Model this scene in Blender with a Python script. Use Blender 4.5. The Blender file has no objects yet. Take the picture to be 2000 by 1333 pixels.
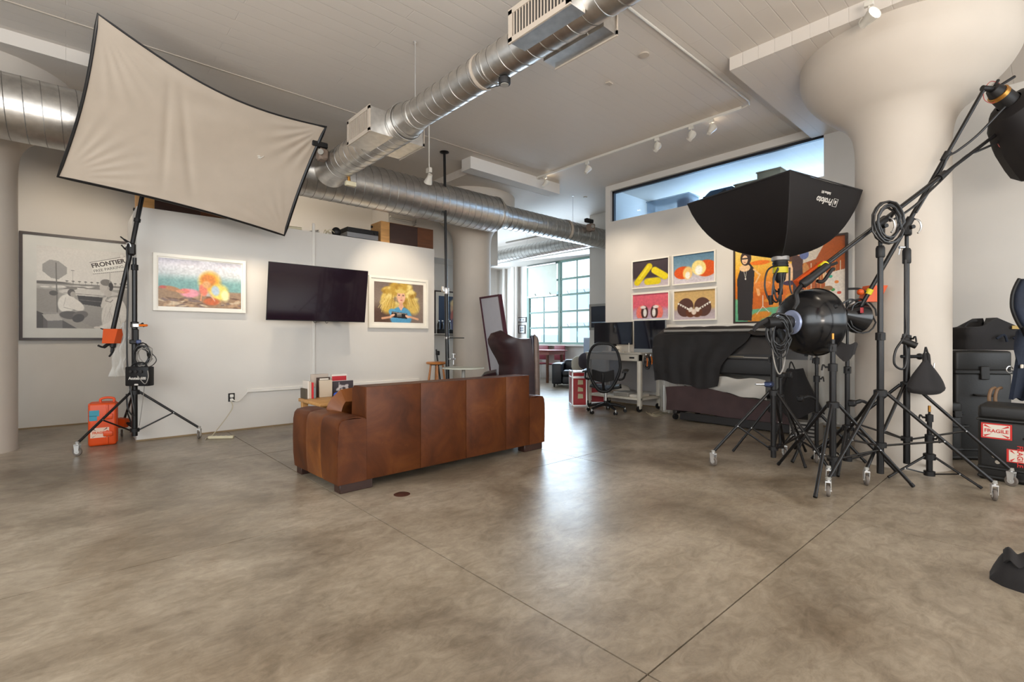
import bpy, bmesh, math, random
import numpy as np
from mathutils import Vector, Matrix, Quaternion
random.seed(7); rng = np.random.RandomState(7)
PI = math.pi
sc = bpy.context.scene
COL = sc.collection

# ------------------------------------------------------------------ camera
FOC, HORZ, CAMH = 961.0, 663.0, 1.25
TH = math.radians(47.83); SN, CS = math.sin(TH), math.cos(TH)
cam = bpy.data.cameras.new('camera'); cam.sensor_width = 36; cam.lens = FOC / 2000 * 36
cam.shift_y = -(666.5 - HORZ) / 2000; cam.clip_start = 0.05; cam.clip_end = 200
camo = bpy.data.objects.new('camera', cam); COL.objects.link(camo)
camo.location = (0, 0, CAMH); camo.rotation_euler = (PI / 2, 0, TH - PI / 2)
sc.camera = camo
# ------------------------------------------------------------------ exposure, sky, lights
sc.view_settings.view_transform = 'Standard'; sc.view_settings.look = 'None'
sc.view_settings.exposure = 0.0; sc.view_settings.gamma = 1.0; sc.view_settings.use_curve_mapping = False
w = bpy.data.worlds.new('sky'); sc.world = w; w.use_nodes = True
w.node_tree.nodes['Background'].inputs[0].default_value = (0.72, 0.87, 1.0, 1)
w.node_tree.nodes['Background'].inputs[1].default_value = 3.6
sc.cycles.max_bounces = 10; sc.cycles.diffuse_bounces = 5; sc.cycles.glossy_bounces = 4
sc.cycles.transparent_max_bounces = 16; sc.cycles.caustics_reflective = False; sc.cycles.caustics_refractive = False
sc.cycles.sample_clamp_indirect = 4.0

def area(name, loc, target, sx, sy, energy, color, portal=False):
    l = bpy.data.lights.new(name, 'AREA'); l.shape = 'RECTANGLE'; l.size = sx; l.size_y = sy
    l.energy = energy; l.color = color
    o = bpy.data.objects.new(name, l); COL.objects.link(o); o.location = loc
    d = Vector(target) - Vector(loc); o.rotation_euler = d.to_track_quat('-Z', 'Y').to_euler()
    if portal: l.cycles.is_portal = True
    return o
def spot(name, loc, target, energy, color=(1, .86, .68), ang=55, blend=.8, rad=.022):
    l = bpy.data.lights.new(name, 'SPOT'); l.energy = energy; l.color = color
    l.spot_size = math.radians(ang); l.spot_blend = blend; l.shadow_soft_size = rad
    o = bpy.data.objects.new(name, l); COL.objects.link(o); o.location = loc
    d = Vector(target) - Vector(loc); o.rotation_euler = d.to_track_quat('-Z', 'Y').to_euler()
    return o
# added warm fill lights behind and beside the camera, standing in for assumed windows
area('fill_light_back', (2.4, -5.3, 2.4), (3.2, 4, 2.3), 9.5, 3.0, 205, (1.0, .88, .76))
area('ceiling_fill_light', (.2, -1.6, 1.7), (.8, -1.0, 4.3), 1.6, 1.6, 320, (1.0, .90, .80))  # added fill behind the camera, aimed up to brighten the ceiling
area('fill_light_side', (-3.2, 1.5, 2.4), (5, .6, 1.8), 7.0, 2.8, 150, (1.0, .89, .78))
area('far_window_portal', (11.62, 9.8, 2.4), (5, 9.8, 2.4), 4.4, 2.7, 1, (1, 1, 1), True)
area('loft_window_portal', (11.62, 3.9, 3.85), (8, 3.9, 3.85), 4.6, .9, 1, (1, 1, 1), True)
area('far_window_daylight', (11.3, 9.8, 2.5), (5, 8.2, 1.2), 3.6, 2.4, 290, (.66, .83, 1.0))
area('far_corner_fill', (9.9, 12.9, 2.5), (11.3, 9.3, 1.9), 1.6, 2.2, 130, (.70, .85, 1.0))  # added fill on the window wall, hidden behind the middle column
area('loft_daylight', (11.2, 3.9, 3.9), (8, 3.9, 4.0), 4.4, .7, 190, (.58, .78, 1.0))

# ------------------------------------------------------------------ pixel readings -> points in the room
def ray(px, py):
    a = (px - 1000) / FOC; b = (HORZ - py) / FOC
    return Vector((a * SN + CS, -a * CS + SN, b))
def C0(): return Vector((0, 0, CAMH))
def PZ(px, py, z):
    r = ray(px, py); return C0() + r * ((z - CAMH) / r.z)
def FL(px, py): return PZ(px, py, 0)
def PX(px, py, X):
    r = ray(px, py); return C0() + r * (X / r.x)
def PY(px, py, Y):
    r = ray(px, py); return C0() + r * (Y / r.y)
def PD(px, py, D): return C0() + ray(px, py) * D
def WC(xc, Z, z): return Vector((xc * SN + Z * CS, -xc * CS + Z * SN, z))
CR = Vector((SN, -CS, 0)); CF = Vector((CS, SN, 0)); UP = Vector((0, 0, 1))

# ------------------------------------------------------------------ materials
def lin(c):
    return tuple((x / 12.92 if x <= .04045 else ((x + .055) / 1.055) ** 2.4) for x in c)
def S(r, g, b): return lin((r / 255, g / 255, b / 255))
MATS = {}
def mat(name, col, rough=.5, metal=0., var=0., vscale=6., bump=0., bscale=40., spec=.5, coat=0., sheen=0., trans=0., emis=None, es=0., stretch=None, alpha=1.):
    if name in MATS: return MATS[name]
    m = bpy.data.materials.new(name); m.use_nodes = True; MATS[name] = m
    nt = m.node_tree; b = nt.nodes['Principled BSDF']
    b.inputs['Base Color'].default_value = (*col, 1); b.inputs['Roughness'].default_value = rough
    b.inputs['Metallic'].default_value = metal; b.inputs['Specular IOR Level'].default_value = spec
    b.inputs['Coat Weight'].default_value = coat; b.inputs['Sheen Weight'].default_value = sheen
    b.inputs['Transmission Weight'].default_value = trans; b.inputs['Alpha'].default_value = alpha
    if emis: b.inputs['Emission Color'].default_value = (*emis, 1); b.inputs['Emission Strength'].default_value = es
    tc = nt.nodes.new('ShaderNodeTexCoord'); mp = nt.nodes.new('ShaderNodeMapping')
    nt.links.new(tc.outputs['Object'], mp.inputs[0])
    if stretch: mp.inputs['Scale'].default_value = stretch
    n = nt.nodes.new('ShaderNodeTexNoise'); n.inputs['Scale'].default_value = vscale; n.inputs['Detail'].default_value = 5
    nt.links.new(mp.outputs[0], n.inputs['Vector'])
    v = max(var, .03)
    r = nt.nodes.new('ShaderNodeValToRGB'); e = r.color_ramp.elements
    e[0].position = .3; e[0].color = (*[c * (1 - v) for c in col], 1)
    e[1].position = .7; e[1].color = (*[min(1, c * (1 + v)) for c in col], 1)
    nt.links.new(n.outputs['Fac'], r.inputs[0]); nt.links.new(r.outputs[0], b.inputs['Base Color'])
    if bump:
        n2 = nt.nodes.new('ShaderNodeTexNoise'); n2.inputs['Scale'].default_value = bscale; n2.inputs['Detail'].default_value = 4
        nt.links.new(mp.outputs[0], n2.inputs['Vector'])
        bp = nt.nodes.new('ShaderNodeBump'); bp.inputs['Strength'].default_value = bump; bp.inputs['Distance'].default_value = .01
        nt.links.new(n2.outputs['Fac'], bp.inputs['Height']); nt.links.new(bp.outputs[0], b.inputs['Normal'])
    return m
WHITE = mat('wall_paint', S(208, 203, 196), .75, var=.02, vscale=1.5, bump=.05, bscale=120)
COLPAINT = mat('column_paint', S(194, 184, 172), .7, var=.03, vscale=2.5, bump=.25, bscale=7)
TRIM = mat('trim_paint', S(218, 213, 205), .5)
SHADOWLINE = mat('wall_base_shadow', S(140, 118, 88), .8)  # tan of the shadow line at the wall foot, put into colour
BLACK = mat('black_metal', (.008, .007, .007), .32, .0, spec=.35)
BLACKGLOSS = mat('black_gloss_paint', (.006, .006, .007), .22, coat=.15)
BLKPLASTIC = mat('black_plastic', (.009, .008, .008), .5, spec=.35)
RUBBER = mat('rubber_grey', S(105, 96, 88), .7)
GREYPLASTIC = mat('grey_plastic', S(150, 147, 140), .45)
CABLE = mat('black_cable', (.012, .011, .011), .4)
CABLEGREY = mat('grey_cable', S(140, 135, 128), .4)
FABBLACK = mat('black_fabric', (.010, .008, .008), .85, sheen=.04, var=.15, bump=.2, bscale=180)
FABCOVER = mat('black_cover_cloth', (.011, .009, .009), .75, var=.2, bump=.3, bscale=12)
CHROME = mat('chrome', (.75, .75, .74), .2, 1.)
ZINC = mat('zinc_fork', (.72, .71, .69), .35, .6)
GALV = mat('galvanized_steel', (.60, .585, .56), .34, 1., var=.12, vscale=14, bump=.06, bscale=60, stretch=(1, 1, 1))
GALVSEAM = mat('galvanized_seam', (.30, .29, .275), .45, 1.)
GRILLE = mat('grille_paint', S(178, 166, 152), .5)
DARK = mat('dark_recess', (.02, .018, .017), .8)
ORANGE = mat('orange_plastic', S(212, 74, 18), .42, var=.06)
ORANGEW = mat('orange_weight', S(206, 80, 20), .5)
YELLOW = mat('yellow_tape', S(205, 190, 20), .5)
REDP = mat('red_panel', S(176, 18, 28), .4)
ALU = mat('aluminium_edge', (.68, .68, .68), .35, .9)
WOODL = mat('light_wood', S(190, 140, 82), .5, var=.18, vscale=4, stretch=(1, 8, 8))
WOODM = mat('walnut_wood', S(92, 52, 26), .45, var=.25, vscale=4, stretch=(1, 9, 9))
WOODD = mat('dark_wood', S(52, 30, 22), .5, var=.2, vscale=5, stretch=(1, 9, 9))
FRAMEW = mat('white_frame', S(232, 226, 214), .4)
FRAMED = mat('dark_frame', S(52, 38, 33), .4, var=.15, vscale=12)
MATB = mat('mat_board', S(214, 214, 210), .8)
GREEN = mat('window_green', S(108, 136, 124), .45)
SHADE = mat('roller_shade_cloth', S(214, 220, 210), .8, trans=0)
SCREEN = mat('screen_glass', (.006, .006, .010), .06, coat=.5)
TVSCREEN = mat('television_glass', (.016, .008, .014), .1, coat=.3)
NAVY = mat('navy_fabric', S(22, 30, 46), .85, var=.2, bump=.3, bscale=120)
BLKLEATHER = mat('black_leather', S(30, 33, 40), .35, var=.2, bump=.3, bscale=60)
MAROON = mat('maroon_leather', S(118, 40, 50), .5, var=.15)
PURPLECL = mat('plum_cloth', S(66, 48, 48), .7, var=.15, bump=.4, bscale=14)
PAPER = mat('white_paper', S(206, 200, 190), .6, bump=.3, bscale=8)
LABELW = mat('label_white', S(225, 215, 200), .6)
LABELR = mat('label_red', S(200, 40, 32), .6)
BLUE = mat('blue_plastic', S(20, 80, 190), .4)
SILVER = mat('silver_laptop', S(160, 165, 168), .35, .5)
GOLD = mat('brass', S(170, 120, 55), .35, .8)
GREYP = mat('printer_grey', S(150, 145, 138), .5)
GREYD = mat('printer_dark', S(40, 37, 36), .45)
LAMPW = mat('white_lamp_paint', S(205, 200, 190), .4)
GLOW = mat('lamp_glow', (1, .85, .6), .5, emis=(1, .82, .58), es=14)
CREAM = mat('cream_plastic', S(205, 195, 165), .5)
DRUM = mat('stool_wood', S(176, 112, 56), .35, var=.15, vscale=5)
PILLOWW = mat('cream_cushion', S(196, 190, 176), .8)
CARD = mat('cardboard', S(170, 145, 112), .8, var=.08)
BIN = mat('frosted_bin', S(150, 165, 178), .3, alpha=.55)
PLUM = mat('plum_frame', S(72, 30, 44), .35)
DISC = mat('floor_drain_metal', S(84, 50, 40), .45, .4)

def glassmat(name, tint=(1, 1, 1), refl=.08):
    m = bpy.data.materials.new(name); m.use_nodes = True; nt = m.node_tree; nt.nodes.clear()
    o = nt.nodes.new('ShaderNodeOutputMaterial'); mx = nt.nodes.new('ShaderNodeMixShader')
    t = nt.nodes.new('ShaderNodeBsdfTransparent'); t.inputs[0].default_value = (*tint, 1)
    g = nt.nodes.new('ShaderNodeBsdfGlossy'); g.inputs['Roughness'].default_value = .02
    fr = nt.nodes.new('ShaderNodeFresnel'); fr.inputs[0].default_value = 1.35
    nt.links.new(fr.outputs[0], mx.inputs[0]); nt.links.new(t.outputs[0], mx.inputs[1]); nt.links.new(g.outputs[0], mx.inputs[2])
    nt.links.new(mx.outputs[0], o.inputs[0]); return m
GLASS = glassmat('window_glass', (.97, .99, 1)); GLASSBLUE = glassmat('loft_glass', (.80, .90, 1))
PLASTIC = mat('clear_plastic_film', S(215, 212, 205), .25, alpha=.45, bump=.6, bscale=10)
CHAIRMESH = mat('chair_mesh', S(44, 50, 60), .6, alpha=.72)

def attrmat(name, rough=.45):
    m = bpy.data.materials.new(name); m.use_nodes = True; b = m.node_tree.nodes['Principled BSDF']
    a = m.node_tree.nodes.new('ShaderNodeAttribute'); a.attribute_name = 'paint'
    m.node_tree.links.new(a.outputs['Color'], b.inputs['Base Color']); b.inputs['Roughness'].default_value = rough
    return m
PRINT = attrmat('photo_print', .4)

def floor_mat():
    m = bpy.data.materials.new('polished_concrete'); m.use_nodes = True; nt = m.node_tree; b = nt.nodes['Principled BSDF']
    N = nt.nodes.new; L = nt.links.new
    g = N('ShaderNodeNewGeometry')
    def noise(scale, det, rough=.55, dist=0., sc_=(1, 1, 1), rot=0):
        mp = N('ShaderNodeMapping'); mp.inputs['Scale'].default_value = sc_; mp.inputs['Rotation'].default_value = (0, 0, rot)
        L(g.outputs['Position'], mp.inputs[0])
        n = N('ShaderNodeTexNoise'); n.inputs['Scale'].default_value = scale; n.inputs['Detail'].default_value = det
        n.inputs['Roughness'].default_value = rough; n.inputs['Distortion'].default_value = dist
        L(mp.outputs[0], n.inputs['Vector']); return n.outputs['Fac']
    def ramp(fac, p0, c0, p1, c1, mid=None):
        r = N('ShaderNodeValToRGB'); e = r.color_ramp.elements; e[0].position = p0; e[0].color = (*c0, 1); e[1].position = p1; e[1].color = (*c1, 1)
        if mid: x = e.new(mid[0]); x.color = (*mid[1], 1)
        L(fac, r.inputs[0]); return r.outputs[0]
    def mix(kind, fac, a, c):
        x = N('ShaderNodeMixRGB'); x.blend_type = kind
        if isinstance(fac, float): x.inputs[0].default_value = fac
        else: L(fac, x.inputs[0])
        L(a, x.inputs[1]); L(c, x.inputs[2]); return x.outputs[0]
    base = ramp(noise(.9, 7, .62, .6), .32, S(116, 103, 87), .68, S(180, 168, 150), (.5, S(154, 141, 123)))
    streak = ramp(noise(7, 8, .75, 1.0, (1, 1.9, 1), .9), .35, (.62, .60, .57), .6, (1, 1, 1))
    c = mix('MULTIPLY', .85, base, streak)
    fine = ramp(noise(26, 8, .75, .3), .3, (.8, .79, .77), .65, (1.06, 1.06, 1.06))
    c = mix('MULTIPLY', .6, c, fine)
    stain = ramp(noise(.55, 6, .62, .9, (1, 1, 1), .3), .50, (1, 1, 1), .62, (.70, .64, .57))
    c = mix('MULTIPLY', .7, c, stain)
    scuff = ramp(noise(2.2, 9, .8, 2.5, (1, 2.2, 1), -.6), .56, (1, 1, 1), .63, (.74, .70, .66))
    c = mix('MULTIPLY', .5, c, scuff)
    L(c, b.inputs['Base Color'])
    rr = N('ShaderNodeMapRange'); rr.inputs[3].default_value = .22; rr.inputs[4].default_value = .44
    L(noise(3, 6, .7, 1), rr.inputs[0]); L(rr.outputs[0], b.inputs['Roughness'])
    b.inputs['Specular IOR Level'].default_value = .5
    bp = N('ShaderNodeBump'); bp.inputs['Strength'].default_value = .05; bp.inputs['Distance'].default_value = .01
    L(noise(9, 5, .6), bp.inputs['Height']); L(bp.outputs[0], b.inputs['Normal'])
    return m
CONCRETE = floor_mat()

def ceiling_mat():
    m = bpy.data.materials.new('board_formed_ceiling'); m.use_nodes = True; nt = m.node_tree; b = nt.nodes['Principled BSDF']
    N = nt.nodes.new; L = nt.links.new
    g = N('ShaderNodeNewGeometry')
    mp = N('ShaderNodeMapping'); L(g.outputs['Position'], mp.inputs[0])
    br = N('ShaderNodeTexBrick'); br.inputs['Scale'].default_value = 1.0; br.inputs['Brick Width'].default_value = 2.4
    br.inputs['Row Height'].default_value = .16; br.inputs['Mortar Size'].default_value = .006; br.inputs['Mortar Smooth'].default_value = .4
    br.inputs['Color1'].default_value = (1, 1, 1, 1); br.inputs['Color2'].default_value = (.82, .82, .82, 1); br.inputs['Mortar'].default_value = (.2, .2, .2, 1)
    L(mp.outputs[0], br.inputs['Vector'])
    n = N('ShaderNodeTexNoise'); n.inputs['Scale'].default_value = 3; n.inputs['Detail'].default_value = 8; L(g.outputs['Position'], n.inputs['Vector'])
    add = N('ShaderNodeMixRGB'); add.blend_type = 'ADD'; add.inputs[0].default_value = .6; L(br.outputs[0], add.inputs[1]); L(n.outputs['Fac'], add.inputs[2])
    bp = N('ShaderNodeBump'); bp.inputs['Strength'].default_value = .5; bp.inputs['Distance'].default_value = .016
    L(add.outputs[0], bp.inputs['Height']); L(bp.outputs[0], b.inputs['Normal'])
    b.inputs['Base Color'].default_value = (*S(205, 197, 188), 1); b.inputs['Roughness'].default_value = .6
    return m
CEIL = ceiling_mat()

def leather_mat(name, lo, mid, hi, rough=.38):
    m = bpy.data.materials.new(name); m.use_nodes = True; nt = m.node_tree; b = nt.nodes['Principled BSDF']
    N = nt.nodes.new; L = nt.links.new
    g = N('ShaderNodeNewGeometry')
    n = N('ShaderNodeTexNoise'); n.inputs['Scale'].default_value = 2.6; n.inputs['Detail'].default_value = 8; n.inputs['Roughness'].default_value = .6; n.inputs['Distortion'].default_value = .8
    L(g.outputs['Position'], n.inputs['Vector'])
    r = N('ShaderNodeValToRGB'); e = r.color_ramp.elements; e[0].position = .3; e[0].color = (*lo, 1); e[1].position = .72; e[1].color = (*hi, 1)
    x = e.new(.5); x.color = (*mid, 1); L(n.outputs['Fac'], r.inputs[0])
    n3 = N('ShaderNodeTexNoise'); n3.inputs['Scale'].default_value = 14; n3.inputs['Detail'].default_value = 9; n3.inputs['Roughness'].default_value = .75; n3.inputs['Distortion'].default_value = 2.5
    L(g.outputs['Position'], n3.inputs['Vector'])
    r3 = N('ShaderNodeValToRGB'); e = r3.color_ramp.elements; e[0].position = .62; e[0].color = (0, 0, 0, 1); e[1].position = .75; e[1].color = (.5, .5, .5, 1)
    L(n3.outputs['Fac'], r3.inputs[0])
    mx = N('ShaderNodeMixRGB'); L(r3.outputs[0], mx.inputs[0]); L(r.outputs[0], mx.inputs[1]); mx.inputs[2].default_value = (*[min(1, c * 1.9) for c in hi], 1)
    L(mx.outputs[0], b.inputs['Base Color']); b.inputs['Roughness'].default_value = rough; b.inputs['Specular IOR Level'].default_value = .3
    v = N('ShaderNodeTexVoronoi'); v.inputs['Scale'].default_value = 150; L(g.outputs['Position'], v.inputs['Vector'])
    bp = N('ShaderNodeBump'); bp.inputs['Strength'].default_value = .12; bp.inputs['Distance'].default_value = .004
    L(v.outputs[0], bp.inputs['Height']); L(bp.outputs[0], b.inputs['Normal'])
    return m
LEATHER = leather_mat('cognac_leather', S(60, 28, 10), S(84, 42, 16), S(106, 59, 25), .46)
LEATHERL = leather_mat('cognac_leather_worn', S(80, 42, 18), S(112, 63, 28), S(140, 88, 42))
CHLEATHER = leather_mat('oxblood_leather', S(30, 17, 20), S(44, 26, 28), S(58, 36, 36), .3)

# ------------------------------------------------------------------ mesh builder
def frame_of(d):
    d = Vector(d).normalized()
    a = Vector((0, 0, 1)) if abs(d.z) < .95 else Vector((1, 0, 0))
    x = a.cross(d).normalized(); y = d.cross(x).normalized()
    return x, y, d
def wm(o):
    m = o.matrix_basis.copy()
    return wm(o.parent) @ m if o.parent else m
class MB:
    def __init__(s): s.v = []; s.f = []; s.mi = []; s.cm = 0
    def add(s, vs, fs):
        b = len(s.v); s.v += [Vector(p) for p in vs]; s.f += [tuple(b + i for i in f) for f in fs]; s.mi += [s.cm] * len(fs); return s
    def box(s, lo, hi, bev=0., seg=1, M=None):
        lo = Vector(lo); hi = Vector(hi); lo, hi = Vector(map(min, lo, hi)), Vector(map(max, lo, hi))
        c = (lo + hi) / 2; d = hi - lo
        if bev <= 0:
            vs = [Vector((x, y, z)) for x in (lo.x, hi.x) for y in (lo.y, hi.y) for z in (lo.z, hi.z)]
            fs = [(0, 1, 3, 2), (4, 6, 7, 5), (0, 4, 5, 1), (2, 3, 7, 6), (0, 2, 6, 4), (1, 5, 7, 3)]
        else:
            bm = bmesh.new(); bmesh.ops.create_cube(bm, size=1)
            for v in bm.verts: v.co = Vector((v.co.x * d.x, v.co.y * d.y, v.co.z * d.z)) + c
            bmesh.ops.bevel(bm, geom=bm.edges[:], offset=min(bev, min(d) * .49), segments=seg, profile=.5, affect='EDGES')
            bm.verts.index_update(); vs = [v.co.copy() for v in bm.verts]; fs = [tuple(v.index for v in f.verts) for f in bm.faces]; bm.free()
        if M is not None: vs = [M @ v for v in vs]
        return s.add(vs, fs)
    def cbox(s, c, size, M=None, bev=0., seg=1):
        h = Vector(size) / 2; c = Vector(c); return s.box(c - h, c + h, bev, seg, M)
    def tube(s, pts, r, n=8, closed=False, cap=True):
        pts = [Vector(p) for p in pts]; k = len(pts); R = r if isinstance(r, (list, tuple)) else [r] * k
        T = []
        for i in range(k):
            a = pts[i - 1] if (i or closed) else pts[0]; b = pts[(i + 1) % k] if (i < k - 1 or closed) else pts[-1]
            t = (b - a); T.append(t.normalized() if t.length > 1e-9 else Vector((0, 0, 1)))
        x, y, _ = frame_of(T[0]); vs = []; fs = []
        for i in range(k):
            if i:
                q = T[i - 1].rotation_difference(T[i]); x = q @ x; y = q @ y
            for j in range(n):
                a = 2 * PI * j / n; vs.append(pts[i] + (x * math.cos(a) + y * math.sin(a)) * R[i])
        for i in range(k if closed else k - 1):
            for j in range(n):
                a = i * n + j; b = i * n + (j + 1) % n; c = ((i + 1) % k) * n
                fs.append((a, b, c + (j + 1) % n, c + j))
        if cap and not closed: fs.append(tuple(range(n - 1, -1, -1))); fs.append(tuple((k - 1) * n + j for j in range(n)))
        return s.add(vs, fs)
    def cyl(s, p0, p1, r0, r1=None, n=16): return s.tube([p0, p1], [r0, r0 if r1 is None else r1], n)
    def lathe(s, prof, o=(0, 0, 0), axis=(0, 0, 1), n=24, closed=False):
        x, y, d = frame_of(axis); o = Vector(o); vs = []; fs = []
        for (r, h) in prof:
            for j in range(n):
                a = 2 * PI * j / n; vs.append(o + d * h + (x * math.cos(a) + y * math.sin(a)) * max(r, 1e-4))
        k = len(prof)
        for i in range(k - 1 + (1 if closed else 0)):
            for j in range(n):
                a = i * n + j; b = i * n + (j + 1) % n; c = ((i + 1) % k) * n
                fs.append((a, b, c + (j + 1) % n, c + j))
        return s.add(vs, fs)
    def ell(s, c, r, n=14, m=10, M=None):
        c = Vector(c); r = Vector(r) if not isinstance(r, (int, float)) else Vector((r, r, r)); vs = []; fs = []
        for i in range(m + 1):
            t = PI * i / m
            for j in range(n):
                a = 2 * PI * j / n; p = Vector((r.x * math.sin(t) * math.cos(a), r.y * math.sin(t) * math.sin(a), r.z * math.cos(t)))
                vs.append(c + (M @ p if M is not None else p))
        for i in range(m):
            for j in range(n): fs.append((i * n + j, i * n + (j + 1) % n, (i + 1) * n + (j + 1) % n, (i + 1) * n + j))
        return s.add(vs, fs)
    def prism(s, poly, o, ux, uy, depth):
        """poly in (a,b); extruded by vector depth"""
        o = Vector(o); ux = Vector(ux); uy = Vector(uy); dp = Vector(depth); k = len(poly)
        vs = [o + ux * a + uy * b for a, b in poly]; vs += [v + dp for v in vs]
        fs = [tuple(range(k - 1, -1, -1)), tuple(range(k, 2 * k))] + [(i, (i + 1) % k, k + (i + 1) % k, k + i) for i in range(k)]
        return s.add(vs, fs)
    def grid(s, fn, nu, nv, thick=0.):
        vs = [Vector(fn(i / nu, j / nv)) for i in range(nu + 1) for j in range(nv + 1)]
        fs = [(i * (nv + 1) + j, (i + 1) * (nv + 1) + j, (i + 1) * (nv + 1) + j + 1, i * (nv + 1) + j + 1) for i in range(nu) for j in range(nv)]
        if thick:
            k = len(vs); nr = [Vector((0, 0, 0)) for _ in vs]
            for f in fs:
                nn = (vs[f[2]] - vs[f[0]]).cross(vs[f[3]] - vs[f[1]])
                for i in f: nr[i] += nn
            vs += [v - (n.normalized() if n.length else UP) * thick for v, n in zip(vs, nr)]
            f2 = [tuple(k + i for i in reversed(f)) for f in fs]; e = []
            idx = lambda i, j: i * (nv + 1) + j
            ring = [idx(i, 0) for i in range(nu)] + [idx(nu, j) for j in range(nv)] + [idx(i, nv) for i in range(nu, 0, -1)] + [idx(0, j) for j in range(nv, 0, -1)]
            for a in range(len(ring)):
                p, q = ring[a], ring[(a + 1) % len(ring)]; e.append((p, k + p, k + q, q))
            fs = fs + f2 + e
        return s.add(vs, fs)
    def build(s, name, m, parent=None, smooth=True, ang=38, local=False):
        vs = s.v
        if parent is not None and not local:
            Mi = wm(parent).inverted(); vs = [Mi @ v for v in vs]
        me = bpy.data.meshes.new(name); me.from_pydata([tuple(v) for v in vs], [], s.f)
        ms = m if isinstance(m, (list, tuple)) else [m]
        for x in ms: me.materials.append(x)
        if len(ms) > 1: me.polygons.foreach_set('material_index', s.mi)
        bm = bmesh.new(); bm.from_mesh(me); bmesh.ops.recalc_face_normals(bm, faces=bm.faces); bm.to_mesh(me); bm.free()
        if smooth: me.shade_smooth(); me.set_sharp_from_angle(angle=math.radians(ang))
        o = bpy.data.objects.new(name, me); COL.objects.link(o)
        if parent is not None: o.parent = parent
        return o
def tag(o, label, cat, group=None):
    o['label'] = label; o['category'] = cat
    if group: o['group'] = group
    return o
def thing(name, label, cat, loc=(0, 0, 0), rz=0., group=None):
    o = bpy.data.objects.new(name, None); COL.objects.link(o); o.location = loc; o.rotation_euler = (0, 0, rz)
    o.empty_display_size = .1
    return tag(o, label, cat, group)
def struct(o): o['kind'] = 'structure'; return o
def bez(pts, n=8):
    """smooth catmull-rom through points"""
    P = [Vector(p) for p in pts]; out = []
    for i in range(len(P) - 1):
        p0 = P[max(i - 1, 0)]; p1 = P[i]; p2 = P[i + 1]; p3 = P[min(i + 2, len(P) - 1)]
        for k in range(n):
            t = k / n; out.append(.5 * ((2 * p1) + (p2 - p0) * t + (2 * p0 - 5 * p1 + 4 * p2 - p3) * t * t + (3 * p1 - p0 - 3 * p2 + p3) * t ** 3))
    out.append(P[-1]); return out
def text(name, s, size, o, ux, uy, m, parent, ext=.0008, bold=0.):
    cu = bpy.data.curves.new(name, 'FONT'); cu.body = s; cu.size = size; cu.align_x = 'CENTER'; cu.align_y = 'CENTER'; cu.extrude = ext; cu.resolution_u = 3; cu.offset = bold
    ob = bpy.data.objects.new(name, cu); COL.objects.link(ob)
    dg = bpy.context.evaluated_depsgraph_get(); me = bpy.data.meshes.new_from_object(ob.evaluated_get(dg)); bpy.data.objects.remove(ob)
    ux = Vector(ux).normalized(); uy = Vector(uy); uz = ux.cross(uy).normalized(); uy = uz.cross(ux)
    M = Matrix((ux, uy, uz)).transposed().to_4x4(); M.translation = Vector(o)
    if parent is not None: M = wm(parent).inverted() @ M
    me.transform(M); me.materials.clear(); me.materials.append(m)
    x = bpy.data.objects.new(name, me); COL.objects.link(x); x.parent = parent; return x

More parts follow.
